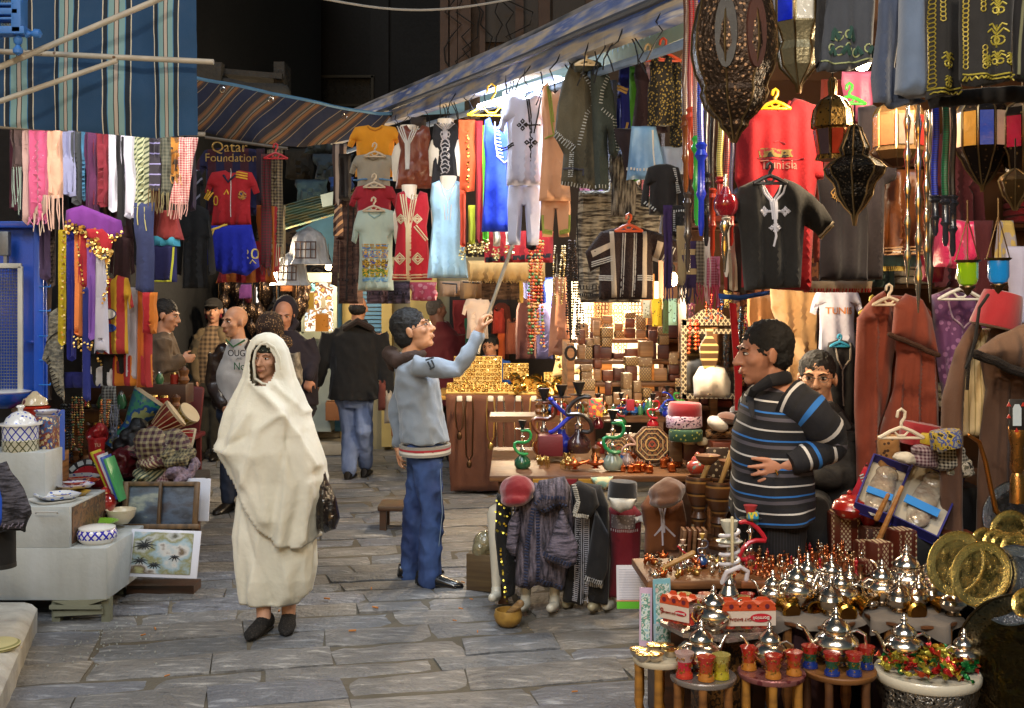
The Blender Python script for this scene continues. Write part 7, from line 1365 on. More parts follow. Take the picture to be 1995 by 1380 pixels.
for x,y,rx,rz,m,l,a in((1398,826,22,14,'c0b8a8','white felt cap with a black band',28),(1422,815,26,12,'5c3824','brown felt cap beside the white one',8),(1440,800,18,10,'2c2420','dark cap edge behind the striped man',0)):
 mb=MB();k=6.7/F;mb.ell(W(x,y,6.7),(rx*k,.08,rz*k),Ry(a));tag(mb.build('felt_hat',cl(m,sheen=.5),None),l,'hat')
garment('cloth_pile','brown patterned cloth bundle under the felt caps','cloth',[(1374,838),(1440,832),(1444,852),(1374,856)],6.75,cl('3c2418',pat=('bl',(30,30,60),['3c2418','8c6c48','1c1410'])),th=.07)
slab(1410,892,6.7,(.16,.14,.1),mat('5c2818',.4,coat=.2),'red brown leather box with a small top pad',rz=3);slab(1398,930,6.5,(.125,.04,.17),mat('3c2c20',.5,pat=('vo',34,'b8a888',.3)),'upright inlaid box with flower pattern below the leather one')
slab(1350,895,6.75,(.12,.1,.1),mat('3c1810',.4),'dark wooden box carrying two cream jars');slab(1316,898,6.8,(.07,.09,.12),wood('6c5438'),'arched olive wood box beside the octagonal one')
for x,y,r,l in((1343,866,14,'larger cream ribbed jar on the dark box'),(1368,868,11,'smaller cream jar with brass top on the dark box')):pot('small_jar','jar',l,x,y,6.7,[('body',mat('b8b098',.4),[(r*.7*.003,0),(r*.003,.01),(r*.003,.035),(r*.7*.003,.045)]),('knob',BRASS,[(.008,.045),(.006,.052),(.001,.055)])])
t=pot('sugar_bowl','bowl','red painted sugar bowl at the corner of the copper cup table',1359,926,6.3,[('body',mat('a03c28',.35,pat=('vo',36,'6c8c80',.28),coat=.4),[(.03,0),(.05,.02),(.062,.045),(.055,.07),(.03,.085)]),('lid',mat('a84430',.35,coat=.4),[(.034,.085),(.03,.1),(.01,.112),(.014,.122),(.002,.13)])])
for x,y,d,sc_,l in((1362,1058,6.1,1.,'tall turned wooden goblet mortar, left of two'),(1402,1068,6.05,1.12,'tall carved wooden goblet mortar, right of two'),(1352,935,6.2,.0,'')):
 if not sc_:continue
 c=W(x,y,d);t=thing('wooden_mortar',c,l,'mortar','turned wooden mortars');z=sc_
 part(lambda q:q.lathe([(.055*z,0),(.06*z,.02),(.03*z,.05),(.026*z,.1),(.045*z,.14),(.03*z,.17),(.06*z,.24),(.078*z,.3),(.07*z,.36),(.062*z,.36),(.06*z,.3)],c,20),'body',mat('4c2c14',.4,pat=('st','z',.07,[(0,'4c2c14'),(.7,'8c6430'),(.85,'2c180c')]),coat=.3),t)
 part(lambda q:q.tube([c+Vector((0,0,.3*z)),c+Vector((.06,-.02,.46*z))],[.012,.016],10,True),'pestle',wood('b8945c','8c6c3c',(30,30,6)),t)
for i,(x,y,l)in enumerate(((1378,905,'shallow wooden bowl on the left turned mortar'),(1425,915,'round wooden lid leaning by the mortars'))):pot('wooden_bowl','bowl',l,x,y,6.1,[('bowl',wood('8c6040'),[(.03,0),(.06,.03),(.07,.05),(.06,.045)])])
for i in range(5):slab(1330+i*10,1088,5.7,(.018,.1,.15),wood('7c4424' if i%2 else '9c7048'),['first','second','third','fourth','last'][i]+' upright wooden board in the row beside the tunic dummy','wooden_board','board',ry=4)
t=thing('low_shelf',W(1380,1100,6.2),'dark low shelf under the wooden mortars','shelf')
part(lambda q:q.box((W(1385,0,6.2).x,6.3,.36),(.5,.7,.04)),'board',wood('2c1c14'),t);part(lambda q:q.box((W(1385,0,6.2).x,6.5,.17),(.45,.3,.34)),'base',wood('1c120c'),t)
WD=wood('8c5c2c','5c3818');WD2=wood('a8742c','7c5420')
def table(kind,label,x,y,d,z,r,topm,legm,nl=6,th_=.02,legr=.016,spread=.86,inlay=True,apron=None,cat='table',top='round'):
 c=Vector((W(x,0,d).x,d,0));t=thing(kind,c,label,cat,'little round display tables' if kind=='tray_table' else None)
 part(lambda q:q.lathe([(r*.97,z-th_),(r,z-th_*.7),(r,z-th_*.2),(r*.97,z),(r*.9,z-.002),(.002,z-.002)],c,32),'table_top',topm,t)
 for i in range(nl):
  a=2*PI*i/nl+.35;p=c+Vector((math.cos(a),math.sin(a),0))*r*spread
  part(lambda q:q.lathe([(legr*.8,0),(legr,.02),(legr,z*.5),(legr*.6,z*.53),(legr*1.05,z*.58),(legr*.6,z*.64),(legr,z*.7),(legr*.9,z*.9),(legr,z-th_)],p,10),'leg',legm,t)
 if inlay:
  mb=MB()
  for i in range(nl):
   a=2*PI*i/nl+.35
   if math.sin(a)>.3:continue
   p=c+Vector((math.cos(a),math.sin(a),0))*r*spread
   for k in range(12):mb.cm=k%2;mb.box(p+Vector((0,-legr*1.0,z*.12+k*.013)),(.009,.003,.0128))
  mb.build('inlay',[mat('c8c0a8',.5),mat('181410',.5)],t)
 def st(q):
  for h_ in(.25,.47):
   for i in range(nl):
    a,b_=2*PI*i/nl+.35,2*PI*(i+1)/nl+.35;q.tube([c+Vector((math.cos(a)*r*spread,math.sin(a)*r*spread,z*h_)),c+Vector((math.cos(b_)*r*spread,math.sin(b_)*r*spread,z*h_))],.008,6)
 part(st,'stretcher',legm,t)
 if apron:part(lambda q:q.lathe([(r*.93,z-th_),(r*.95,z-th_-.03),(r*.9,z-.1),(r*.86,z-.1),(r*.86,z-th_)],c,32),'apron',apron,t)
 return c
PT=mat('988c84',.25,.6,var=.3)
c1=table('tray_table','small light wooden stand with steel bowls at the left of the foreground',1285,1287,4.0,.5,.095,mat('b0a48c',.8),WD2,6)
c2=table('tray_table','silver tray stand holding three glasses and a teapot, second from the left',1370,1310,3.93,.46,.115,PT,WD,6)
c3=table('tray_table','stand with a copper tray of orange glasses, third from the left',1503,1300,3.95,.465,.118,mat('98605c',.25,.5,pat=('vo',30,'703438',.3)),WD2,6)
c4=table('tray_table','wooden stand with four red and blue glasses, left of the marble table',1635,1298,3.98,.465,.128,WD,wood('5c3a1c'),5)
EMB=mat('84807a',.35,1.,pat=('vo',55,'2c2a28',.3),bump=1.2,bs=60,bd=.012)
c5=table('marble_table','low round table with white marble top and embossed metal apron',1806,1300,3.98,.46,.182,mat('c4bca8',.25,var=.1,vs=8,coat=.3),EMB,4,.035,.042,.78,False,EMB)
t=thing('octagonal_table',W(1395,1400,4.25),'carved eight sided wooden table carrying the boxed tea glasses','table');co5=Vector((W(1398,0,4.22).x,4.22,0))
part(lambda q:q.lathe([(.2,.535),(.215,.545),(.215,.56),(.0,.561)],co5,8),'table_top',PT,t);part(lambda q:q.lathe([(.1,0),(.1,.535)],co5,8),'carved_body',mat('5c3c1c',.5,pat=('bl',(35,35,35),['5c3c1c','7c5428','2c1c0c','6c4820']),bump=.8),t)
t=thing('display_table',Vector((.8,4.7,0)),'left wooden display table covered in tiny metal trinkets','table')
part(lambda q:q.box((.79,4.72,.62),(.52,.4,.035),Rz(3),.005),'table_top',wood('8c5c34'),t)
part(lambda q:q.box((.8,4.76,.3),(.42,.3,.6)),'base',wood('1c140e'),t)
t=thing('chess_table',Vector((1.22,4.72,0)),'wooden table of copper chess sets in front of the striped man','table')
part(lambda q:q.box((1.21,4.76,.62),(.56,.52,.03),Rz(-3),.005),'table_top',wood('a05c30','703c1c'),t)
for a,b_ in((1.0,4.6),(1.42,4.6),(1.0,4.95),(1.42,4.95)):part(lambda q:q.box((a,b_,.3),(.05,.05,.6)),'leg',wood('3c2414'),t)
for nm,xa,xb,l in(('a',.97,1.3,'left cloth covered table crowded with silver teapots'),('b',1.34,1.68,'right cloth covered table crowded with silver teapots')):
 t=thing('teapot_table',Vector(((xa+xb)/2,4.25,0)),l,'table')
 part(lambda q:q.lathe([(.165,.555),(.178,.565),(.178,.575),(.002,.577)],((xa+xb)/2,4.28,0),28),'table_top',wood('6c4020'),t)
 rr=[];n=64
 for k,(f,z)in enumerate(((.2,.581),(1.,.581),(1.035,.577),(1.045,.57),(1.05,.563))):
  rr.append([Vector(((xa+xb)/2+.175*f*math.cos(a)*(1+.03*k*math.sin(a*9)),4.28+.175*f*math.sin(a)*(1+.03*k*math.sin(a*9)),z-(.05*abs(math.sin(a*2+.8))**3 if k==4 else 0)))for a in[2*PI*j/n for j in range(n)]])
 b=MB();b.loft(rr,cap=False);b.build('table_cloth',cl('6c6258'),t)
 part(lambda q:q.lathe([(.13,.0),(.13,.1),(.14,.12),(.14,.5),(.13,.555)],((xa+xb)/2,4.3,0),14),'base',mat('2c0c12',.8),t)
 for a in range(4):part(lambda q:q.lathe([(.015,0),(.02,.2),(.012,.25),(.022,.3),(.015,.4),(.018,.555)],((xa+xb)/2+.15*math.cos(a*1.57+.7),4.28+.15*math.sin(a*1.57+.7),0),8),'leg',WD,t)
tp=thing('teapot',(0,0,0),'x','teapot')
part(lambda q:q.lathe([(.034,0),(.038,.005),(.03,.011),(.05,.024),(.067,.045),(.071,.062),(.066,.08),(.05,.094),(.038,.1),(.041,.108)],(0,0,0),28,rib=14,ra=.025),'body',SILV,tp)
part(lambda q:q.lathe([(.04,.108),(.045,.111),(.043,.118),(.034,.13),(.02,.14),(.012,.146),(.009,.152),(.014,.157),(.009,.162),(.006,.168),(.009,.172),(.005,.178),(.001,.182)],(0,0,0),24),'lid',SILV,tp)
part(lambda q:q.tube([(.045,0,.045),(.07,0,.055),(.083,0,.085),(.098,0,.11),(.112,0,.116)],[.016,.012,.008,.0065,.005],10,True),'spout',SILV,tp)
part(lambda q:q.tube([(-.04,0,.1),(-.065,0,.108),(-.088,0,.095),(-.09,0,.065),(-.075,0,.045),(-.055,0,.048)],.0055,8,True),'handle',SILV,tp)
tp=Proto(tp)
SW=metal('c0b09c',.2,.6,70.)
def on(c,z,x,y):return Vector(((x-CX)/F*GD(y,z),GD(y,z),z))
TPZ=.583
for x,y,s_,rz,l in((1506,1183,.8,2.6,'silver teapot at the left front of the left cloth table'),(1553,1186,1.05,.4,'large silver teapot with a tall lid on the left cloth table'),(1598,1178,.75,1,'small silver teapot between the two large ones on the left table'),(1638,1184,1.,2.9,'round silver teapot at the right front of the left cloth table'),(1530,1170,.6,.2,'tiny silver teapot behind the left front one'),(1574,1162,.9,3.4,'silver teapot in the back row of the left cloth table'),(1620,1160,.95,.3,'tall lidded teapot in the back row at the middle'),(1655,1163,.8,5,'slim silver teapot at the back right of the left table'),(1718,1178,1.05,.3,'broad silver teapot at the left of the right cloth table'),(1766,1166,1.3,2.8,'tallest silver teapot in the middle of the right cloth table'),(1790,1182,.7,0,'small low teapot beside the tallest one'),(1815,1170,1.1,.6,'silver teapot with high finial at the right of the right table'),(1840,1182,.65,.5,'little sugar pot at the right edge of the right table'),(1742,1185,.6,4,'tiny pot in front of the broad teapot')):
 p=on(0,TPZ,x,y);tp.put(p,rz,(s_*.92,s_*.92,s_*R.uniform(.84,1.08)),l,'silver teapots')
tp.put(c3+Vector((.0,.03,.465)),2.9,.9,'silver teapot between the orange tea glasses','silver teapots');tp.put(c2+Vector((.0,.035,.46)),.4,1.0,'silver teapot behind the glasses on the silver tray','silver teapots')
tp.put(c4+Vector((.0,.04,.465)),3.0,1.15,'silver teapot behind the four red and blue glasses','silver teapots');tp.put(c5+Vector((-.06,.06,.46)),3.1,1.0,'silver teapot among the wrapped candies on the marble table','silver teapots');tp.put(c5+Vector((.13,.0,.46)),.2,.8,'small silver teapot at the right of the candy heap','silver teapots');tp.put(co5+Vector((-.04,-.14,.561)),.2,.95,'plain silver teapot between the orange glass cartons','silver teapots')
sg=thing('sugar_pot',(0,0,0),'x','sugar pot');part(lambda q:q.lathe([(.02,0),(.024,.004),(.016,.01),(.036,.026),(.04,.04),(.034,.052)],(0,0,0),22,rib=10),'bowl',SW,sg);part(lambda q:q.lathe([(.036,.052),(.037,.056),(.026,.068),(.012,.074),(.006,.08),(.01,.086),(.004,.094),(.001,.097)],(0,0,0),18),'lid',SW,sg);sg=Proto(sg)
for i in range(22):sg.put((R.choice([R.uniform(.98,1.28),R.uniform(1.36,1.66)]),R.uniform(4.22,4.42),TPZ),R.random()*6,(s_:=R.uniform(.7,1.25),s_,s_*R.uniform(.85,1.3)),'small lidded silver sugar pot squeezed between the teapots','silver sugar pots')
bc=thing('brass_mortar',(0,0,0),'x','mortar');part(lambda q:q.lathe([(.018,-.05),(.024,-.045),(.017,-.02),(.022,.0),(.034,.018),(.036,.022),(.031,.022),(.015,-.01),(.002,-.012)],(0,0,0),22),'cup',metal('b08438',.22),bc)
part(lambda q:q.lathe([(.0185,-.052),(.002,-.0525)],(0,0,0),16),'foot',metal('6c4c28',.3),bc);bc=Proto(bc)
for x,y,s_,rz,f,l in((1520,1180,1.1,.2,-1.45,'brass mortar lying with its mouth toward us, far left'),(1592,1186,.9,-.5,1.9,'brass mortar tipped sideways, second from the left'),(1632,1186,1.1,0,-1.5,'dark brass mortar facing us in the middle of the left table'),(1672,1178,1.1,.7,2.,'brass mortar tipped to the right at the table gap'),(1760,1182,1.15,.1,-1.5,'brass mortar facing us on the right cloth table'),(1822,1178,1.15,.6,2.,'brass mortar tipped at the right end of the right table')):
 bc.put(on(0,TPZ,x,y)+Vector((0,-.06,.02)),rz,s_*1.4,l,'brass mortars lying on the table edges',rx=f)
def glass(cs,gold):
 g=thing('tea_glass',(0,0,0),'x','tea glass');zs=(0,.022,.045,.068)
 pr=lambda z:.019+.009*((z-.02)/.05)**2+(.004 if z<.012 else 0)
 names=['foot_band','middle_band','rim_band']
 for i in range(3):part(lambda q:q.lathe([(pr(zs[i]+(zs[i+1]-zs[i])*k/4),zs[i]+(zs[i+1]-zs[i])*k/4)for k in range(5)],(0,0,0),20),names[i],mat(cs[i],.08,trans=.35,coat=1,var=.1,emit=.05),g)
 mb=MB();rr=random.Random(3)
 for i in range(40):a=rr.uniform(0,6.28);z=rr.uniform(.01,.06);r_=pr(z)+.0005;mb.box((r_*math.cos(a),r_*math.sin(a),z),(.004,.004,.004),Rz(math.degrees(a)))
 mb.build('gold_print',gold,g);return Proto(g)
gA=glass(('1c3480','244c34','b02c20'),metal('b8a048',.3));gB=glass(('b8742c','a84420','b83020'),metal('d8b060',.3));gC=glass(('b0a028','a8942c','b0a050'),metal('d8c070',.3));gD=glass(('c03828','c02838','c0a098'),metal('e0b060',.3))
for dx,dy,l in((-.1,.01,'red and blue tea glass at the far left of the wooden stand'),(-.045,-.07,'red and blue tea glass, front left on the wooden stand'),(.03,-.075,'red and blue tea glass, front right on the wooden stand'),(.095,.0,'red and blue tea glass at the right of the wooden stand')):gA.put(c4+Vector((dx,dy,.465)),R.random()*6,1.12,l,'painted tea glasses')
for dx,dy,l in((-.075,.02,'orange tea glass left of the teapot on the copper tray'),(-.01,-.07,'orange tea glass in front on the copper tray'),(.07,-.035,'orange tea glass at the right of the copper tray')):gB.put(c3+Vector((dx,dy,.465)),R.random()*6,1.15,l,'painted tea glasses')
gD.put(c2+Vector((-.07,-.03,.46)),0,1.25,'red tea glass wrapped in clear film on the silver tray','painted tea glasses');gB.put(c2+Vector((-.0,-.06,.46)),1,1.2,'orange tea glass in the middle of the silver tray','painted tea glasses');gC.put(c2+Vector((.055,-.04,.46)),2,1.2,'yellow tea glass on the silver tray','painted tea glasses')
for i in range(13):(gD,gB,gC,gA)[i%4].put(co5+Vector((-.16+.027*i,.03+.045*(i%3),.562)),i,1.05,['red','orange','yellow','red and blue'][i%4]+' tea glass packed in the back rows on the eight sided table','painted tea glasses')
def carton(x,y,d,w_,h_,rz,label,big):
 c=W(x,y,d)+Vector((0,0,h_/2));t=thing('glass_carton',c-Vector((0,0,h_/2)),label,'carton','orange and white cartons of tea glasses');Q=Rz(rz);WC=cl('c8b8a8',rough=.5);OC=cl('b8441c',rough=.5)
 part(lambda q:(q.box(c+Q@Vector((0,-.03,-h_*.1)),(w_,.002,h_*.55),Q),q.box(c+Q@Vector((0,.03,-h_*.1)),(w_,.002,h_*.55),Q)),'white_panel',WC,t)
 def orp(q):
  q.box(c+Q@Vector((0,0,h_*.34)),(w_,.062,.003),Q)
  for i in range(3):
   for s_ in(-1,1):u=-w_/2+w_*(i+.5)/3;q.prism([c+Q@Vector((u-w_*.15,s_*.031,h_*.16)),c+Q@Vector((u+w_*.15,s_*.031,h_*.16)),c+Q@Vector((u+w_*.15,s_*.031,h_*.34)),c+Q@Vector((u+w_*.08,s_*.031,h_*.46)),c+Q@Vector((u-w_*.08,s_*.031,h_*.46)),c+Q@Vector((u-w_*.15,s_*.031,h_*.34))],Q@Vector((0,.002,0)))
  q.box(c+Q@Vector((0,-.0315,.2*h_)),(w_,.002,h_*.12),Q)
 part(orp,'orange_top',OC,t)
 def holes(q):
  for i in range(3):u=-w_/2+w_*(i+.5)/3;q.lathe([(h_*.07,0),(h_*.08,.001)],c+Q@Vector((u,-.0345,h_*.3)),12,Q@Rx(90))
 part(holes,'cutout',cl('5c1428'),t)
 b=MB();e=c+Q@Vector((w_*.22,-.0325,-h_*.1));b.lathe([(w_*.2,0),(w_*.2,.001)],e,24,Q@Rx(90)@Matrix.Diagonal((1,.4,1)));b.build('badge',cl('b01828'),t)
 text3('Bormioli',w_*.09,e+Q@Vector((0,-.003,0)),cl('d8ccc0'),t,rot=Q@Ry(180));text3('6',h_*.3,c+Q@Vector((-w_*.42,-.034,-h_*.1)),cl('8c3020'),t,rot=Q@Ry(180));text3('CAY BARDAGI',w_*.07,c+Q@Vector((-w_*.18,-.034,-h_*.14)),cl('8c3020'),t,rot=Q@Ry(180))
 for i in range(3):u=-w_/2+w_*(i+.5)/3;gD.put(c+Q@Vector((u,0,-h_/2)),i,.95,'red tea glass inside '+('the wide carton' if big else 'the narrow carton')+' at the front','painted tea glasses')
carton(1455,1222,4.08,.195,.105,3,'wide orange and white six glass carton at the right front of the eight sided table',1)
carton(1322,1212,4.1,.12,.105,-38,'narrower orange and white glass carton at the left of the eight sided table',0)
b=MB();b.ell(W(1347,1190,4.14),(.04,.03,.05));tag(b.build('wrapped_glasses',mat('4c6c1c',.15,pat=('bl',(30,30,60),['4c6c1c','a89830','2c4418']),coat=1,trans=.2),None),'green and gold glasses in film behind the narrower carton','glasses')
bw=thing('metal_bowl',(0,0,0),'x','bowl');part(lambda q:q.lathe([(.018,0),(.026,.01),(.028,.022),(.025,.022),(.02,.01),(.002,.008)],(0,0,0),18),'bowl',SILV,bw);part(lambda q:q.lathe([(.0285,.021),(.0295,.024),(.026,.025)],(0,0,0),18),'rim',BRASS,bw);bw=Proto(bw)
for i in range(8):bw.put(c1+Vector((-.06+.03*i*.85-(.04 if i%2 else 0),-.03+.05*(i%3)-.02,.5)),i,1.1,'small shiny metal bowl among those on the light wooden stand','small metal bowls')
cc=[('a81c1c','red'),('1c6c34','green'),('b88c28','golden'),('b0401c','orange'),('a89c38','yellow')];cps=[]
for h_,n_ in cc:
 mb=MB();mb.ell((0,0,.008),(.014,.008,.008),None,7,5)
 for s_ in(-1,1):mb.add([(s_*.012,0,.008),(s_*.026,.008,.016),(s_*.028,-.006,.004),(s_*.022,-.01,.014)],[(0,1,2),(0,2,3),(0,3,1)])
 cps.append(Proto(tag(mb.build('wrapped_candy',mat(h_,.2,.5,var=.4,vs=60,bump=1,bs=60,bd=.01),None,0,origin=(0,0,0)),'x','candy')))
for i in range(95):a=R.uniform(0,6.28);q=R.random()**.6;j=R.randrange(5);cps[j].put(c5+Vector((.155*q*math.cos(a),.14*q*math.sin(a)-.02,.462+.085*(1-q)*R.random()+.006)),R.uniform(0,6),R.uniform(1.1,1.7),cc[j][1]+' foil wrapped sweet in the heap on the marble table',cc[j][1]+' foil sweets',R.uniform(-.8,.8),R.uniform(-.8,.8))
def piece(m,prof,kind='chess_piece'):
 b=MB();b.lathe(prof,(0,0,0),10);return Proto(tag(b.build(kind,m,None,50,origin=(0,0,0)),'x','chess piece'))
PW=[(.01,0),(.011,.004),(.005,.01),(.004,.022),(.008,.026),(.003,.028),(.0065,.034),(.005,.04),(.001,.043)];KG=[(.012,0),(.013,.006),(.006,.014),(.005,.04),(.01,.046),(.005,.05),(.009,.062),(.007,.068),(.003,.07),(.003,.078),(.001,.08)];RK=[(.012,0),(.012,.006),(.007,.012),(.007,.04),(.011,.044),(.011,.052),(.006,.052)]
CP=metal('c07850',.28);RM=mat('a01420',.35,coat=.5);MS=[(CP,'copper'),(SILV,'silver'),(metal('a88c6c',.3),'bronze'),(RM,'red lacquered')]
prs=[(piece(m,p),n+' '+q)for m,n in MS for p,q in((PW,'pawn'),(KG,'king'),(RK,'rook'))]
for i in range(150):
 k=R.choice([0,0,1,2,0,3,4,5,6,7,8,6,1]if i%12 else[9,10]);pr,n=prs[k];pr.put((R.uniform(.96,1.47),R.uniform(4.53,4.98),.636),R.random(),R.uniform(.8,1.15),n+' piece standing in the crowd on the chess table',n+' chess pieces')
tm=[]
for m,n in((COPP,'copper'),(SILV,'silver'),(GOLD,'gold')):
 mb=MB();mb.ell((0,0,.01),(.014,.008,.01),None,8,5);mb.tube([(.008,0,.012),(.016,0,.022),(.022,0,.02)],.003,5);mb.tube([(-.012,0,.012),(-.018,0,.02)],.002,4);mb.tube([(0,0,.016),(0,0,.028)],[.006,.002],6)
 tm.append((Proto(tag(mb.build('trinket',m,None,50,origin=(0,0,0)),'x','trinket')),n))
for i in range(84):pr,n=tm[R.choice([0,1,1,2,0])];pr.put((R.uniform(.56,.99),R.uniform(4.55,4.86),.638+R.choice([0,0,.015])),R.random()*6,R.uniform(.9,1.4),'tiny '+n+' trinket in the jumble on the left display table','tiny '+n+' trinkets')
c=co5+Vector((.04,-.02,.561));t=thing('hookah',c,'big white porcelain hookah with a coiled white hose standing in the foreground','hookah')
part(lambda q:q.lathe([(.05,0),(.06,.03),(.045,.06),(.03,.08),(.028,.1),(.03,.105)],c,20),'porcelain_base',bluew,t);part(lambda q:q.lathe([(.03,.1),(.036,.11),(.022,.14),(.026,.15),(.012,.17),(.014,.2),(.01,.25),(.01,.3)],c,16),'stem',SILV,t)
part(lambda q:(q.tube([c+Vector((.035*math.cos(a),.035*math.sin(a),.2+.011*a/PI*1.6))for a in[i*.5 for i in range(52)]],.007,8),q.tube([c+Vector(p)for p in((.0,-.03,.2),(-.035,-.04,.16),(-.02,-.05,.2),(.03,-.05,.22),(.06,-.04,.2),(.055,-.04,.17))],.009,8,True)),'hose',mat('c4c0c4',.3),t)
part(lambda q:q.lathe([(.045,.3),(.05,.305),(.012,.31),(.014,.33),(.03,.36),(.033,.38),(.025,.38)],c,18),'bowl',mat('b0b0a0',.3),t);part(lambda q:q.tube([c+Vector((-.0,-.055,.4)),c+Vector((0,-.058,.24))],.006,6,True),'mouthpiece',mat('c8b890',.4),t)
hookah(1462,1130,4.75,150,'a01828','b01c2c','hookah with tangled scarlet hose and a red clay cup beside the white one',2,'b03838');hookah(1368,1100,4.7,62,'1c4c8c','3c3c4c','small hookah with a golden dome and blue body at the back of the trinket table',1,'c8a048');hookah(1330,1110,4.7,60,'9c5c48','a82830','small hookah with a pink and white twisted hose on the trinket table',3,'b09080')
slab(1466,1022,4.75,(.045,.04,.055),mat('3c9c5c',.4,pat=('bl',(40,40,20),['3c9c5c','c8b83c','2c84b0','3c9c5c'])),'green and yellow tobacco packet on the red clay cup','tobacco_packet','packet')
tag(part(lambda q:q.tube([W(1350,1078,4.6),W(1295,1105,4.6)],[.012,.009],8,True),'wooden_pestle',wood('b88c4c','8c6430'),None),'pale wooden pestle leaning across the trinkets','pestle')
def leaf(x,y,d,w_,h_,m,label,rz=0,rx=-8,bands=()):
 c=W(x,y,d);t=thing('leaflet',c,label,'leaflet');Q=Rz(rz)@Rx(rx);part(lambda q:q.box(c,(w_,.003,h_),Q),'sheet',m,t)
 for(u,v,a,b_,mm)in bands:part(lambda q:q.box(c+Q@Vector((u*w_,-.003,v*h_)),(a*w_,.002,b_*h_),Q),'printed_area',mm,t)
tx=mat('c0c0c8',.6,pat=('st','z',.007,[(0,'c8c8d0'),(.72,'8c8c9c')]));gr_=cl('5cb02c');gd=mat('8cb0a8',.5,pat=('bl',(50,50,50),['8cb0b8','c8d0c8','5c8c7c','d0b8b0']))
leaf(1232,1144,5.0,.14,.19,cl('c4c4cc',rough=.5),'white information sheet with a green foot leaning at the left of the tables',0,-8,((0,.08,.84,.7,tx),(0,-.41,1,.16,gr_),(0,-.31,1,.02,cl('c86c30'))))
leaf(1258,1202,4.5,.05,.23,cl('c0a4bc',rough=.5),'narrow pink price sheet with small pictures',-12,-4,((0,0,.7,.8,gd),));leaf(1290,1180,4.45,.075,.21,cl('7cb0bc',rough=.5),'pale blue catalogue page of products beside the pink sheet',18,-3,((.02,-.02,.8,.85,gd),));leaf(1290,1238,4.3,.07,.09,cl('a8c0c8',rough=.5),'lower small catalogue page propped before the pale blue one',18,-3,((.0,0,.8,.8,gd),))
SN=mat('b0a484',.5,pat=('di',.018,'5c2418',.2));MH=mat('4c1c10',.35,coat=.3)
def ibox(x,y,d,w_,dp,h_,label,rz=20,side=MH):
 t=thing('inlaid_box',W(x,y,d),label,'box','inlaid wooden boxes by the chess table');c=W(x,y,d)+Vector((0,0,h_/2));Q=Rz(rz)
 part(lambda q:q.box(c,(w_,dp,h_),Q,.004),'body',side,t);part(lambda q:(q.box(c+Q@Vector((0,-dp/2-.002,0)),(w_*.36,.003,h_*.94),Q),q.box(c+Q@Vector((-w_*.44,-dp/2-.002,0)),(w_*.08,.003,h_*.96),Q),q.box(c+Q@Vector((w_*.44,-dp/2-.002,0)),(w_*.08,.003,h_*.96),Q),q.box(c+Vector((0,0,h_/2+.001)),(w_*.85,dp*.85,.003),Q)),'inlay',SN,t)
ibox(1640,1070,5.1,.13,.12,.17,'cream edged mahogany box carrying the red sugar bowl',0);ibox(1712,1110,4.6,.075,.08,.115,'inlaid box in front, next to the chess pieces');ibox(1755,1105,4.75,.09,.09,.16,'tallest inlaid box with diamond strips');ibox(1688,1115,4.6,.05,.05,.05,'tiny inlaid box at the corner of the chess table')
ibox(1680,1095,4.9,.06,.06,.09,'plain brown block box behind the tiny inlaid one',5,MH);ibox(1700,1080,5.0,.1,.09,.12,'dark brown stepped box under the blue cases',5,mat('3c1c12',.5))
pot('sugar_bowl','bowl','round red flowered sugar bowl on the mahogany box',1655,1012,5.0,[('body',mat('9c1c14',.3,pat=('vo',34,'c0a898',.26),coat=.6),[(.03,0),(.06,.02),(.078,.05),(.065,.08),(.045,.09)]),('lid',mat('9c1c14',.3,coat=.6),[(.046,.09),(.035,.105),(.01,.11),(.012,.12),(.003,.13)])])
pot('sugar_bowl','bowl','small pink jar beside the red flowered bowl',1692,1022,5.05,[('body',mat('8c2430',.4),[(.025,0),(.035,.02),(.03,.05)]),('lid',mat('c04c5c',.4),[(.03,.05),(.03,.065),(.004,.07)])])
def case(x0,y0,x1,y1,d,label,w_=78):
 t=thing('blue_case',W((x0+x1)/2,y1,d),label,'case','blue cases with transparent fronts');a=W(x0,y0,d+.12);b_=W(x1,y1,d-.1);dr=(a-b_);L_=dr.length;u=dr.normalized();r_=Vector((1,0,0));r_=(r_-u*r_.dot(u)).normalized();n=r_.cross(u);n=n if n.y<0 else-n
 Q=Matrix((r_,-n,u)).transposed();c=(a+b_)/2;k=w_*d/F
 part(lambda q:q.box(c-n*.02,(k,.004,L_),Q),'lining',cl('a8a090'),t)
 part(lambda q:[q.box(c+r_*s_*k/2,(.008,.06,L_),Q)for s_ in(-1,1)]+[q.box(c+u*s_*L_/2,(k,.06,.006),Q)for s_ in(-1,1)]+[q.box(c-n*.028,(k+.012,.006,L_+.01),Q)],'case_body',cl('1c1a6c',rough=.6),t)
 part(lambda q:(q.ell(c+u*L_*.3+n*.0,(.05,.02,.045),Q),q.ell(c-u*L_*.05,(.055,.012,.16),Q),q.ell(c-u*L_*.3+r_*.01,(.045,.016,.05),Q)),'wrapped_contents',mat('9c8c78',.12,pat=('bs',(9,9,16),['b0a898','8c7c6c','9c9484','b8b0a0']),coat=1,bump=1,bs=20,bd=.02),t)
 part(lambda q:q.box(c-u*L_*.17+n*.022,(k*.7,.004,L_*.12),Q),'ribbon',cl('2c7cc8'),t)
case(1735,905,1700,1000,5.0,'narrower blue case of wrapped goods leaning at the left',70);case(1830,915,1775,1030,4.95,'larger blue case of wrapped goods with a deep blue side',96)
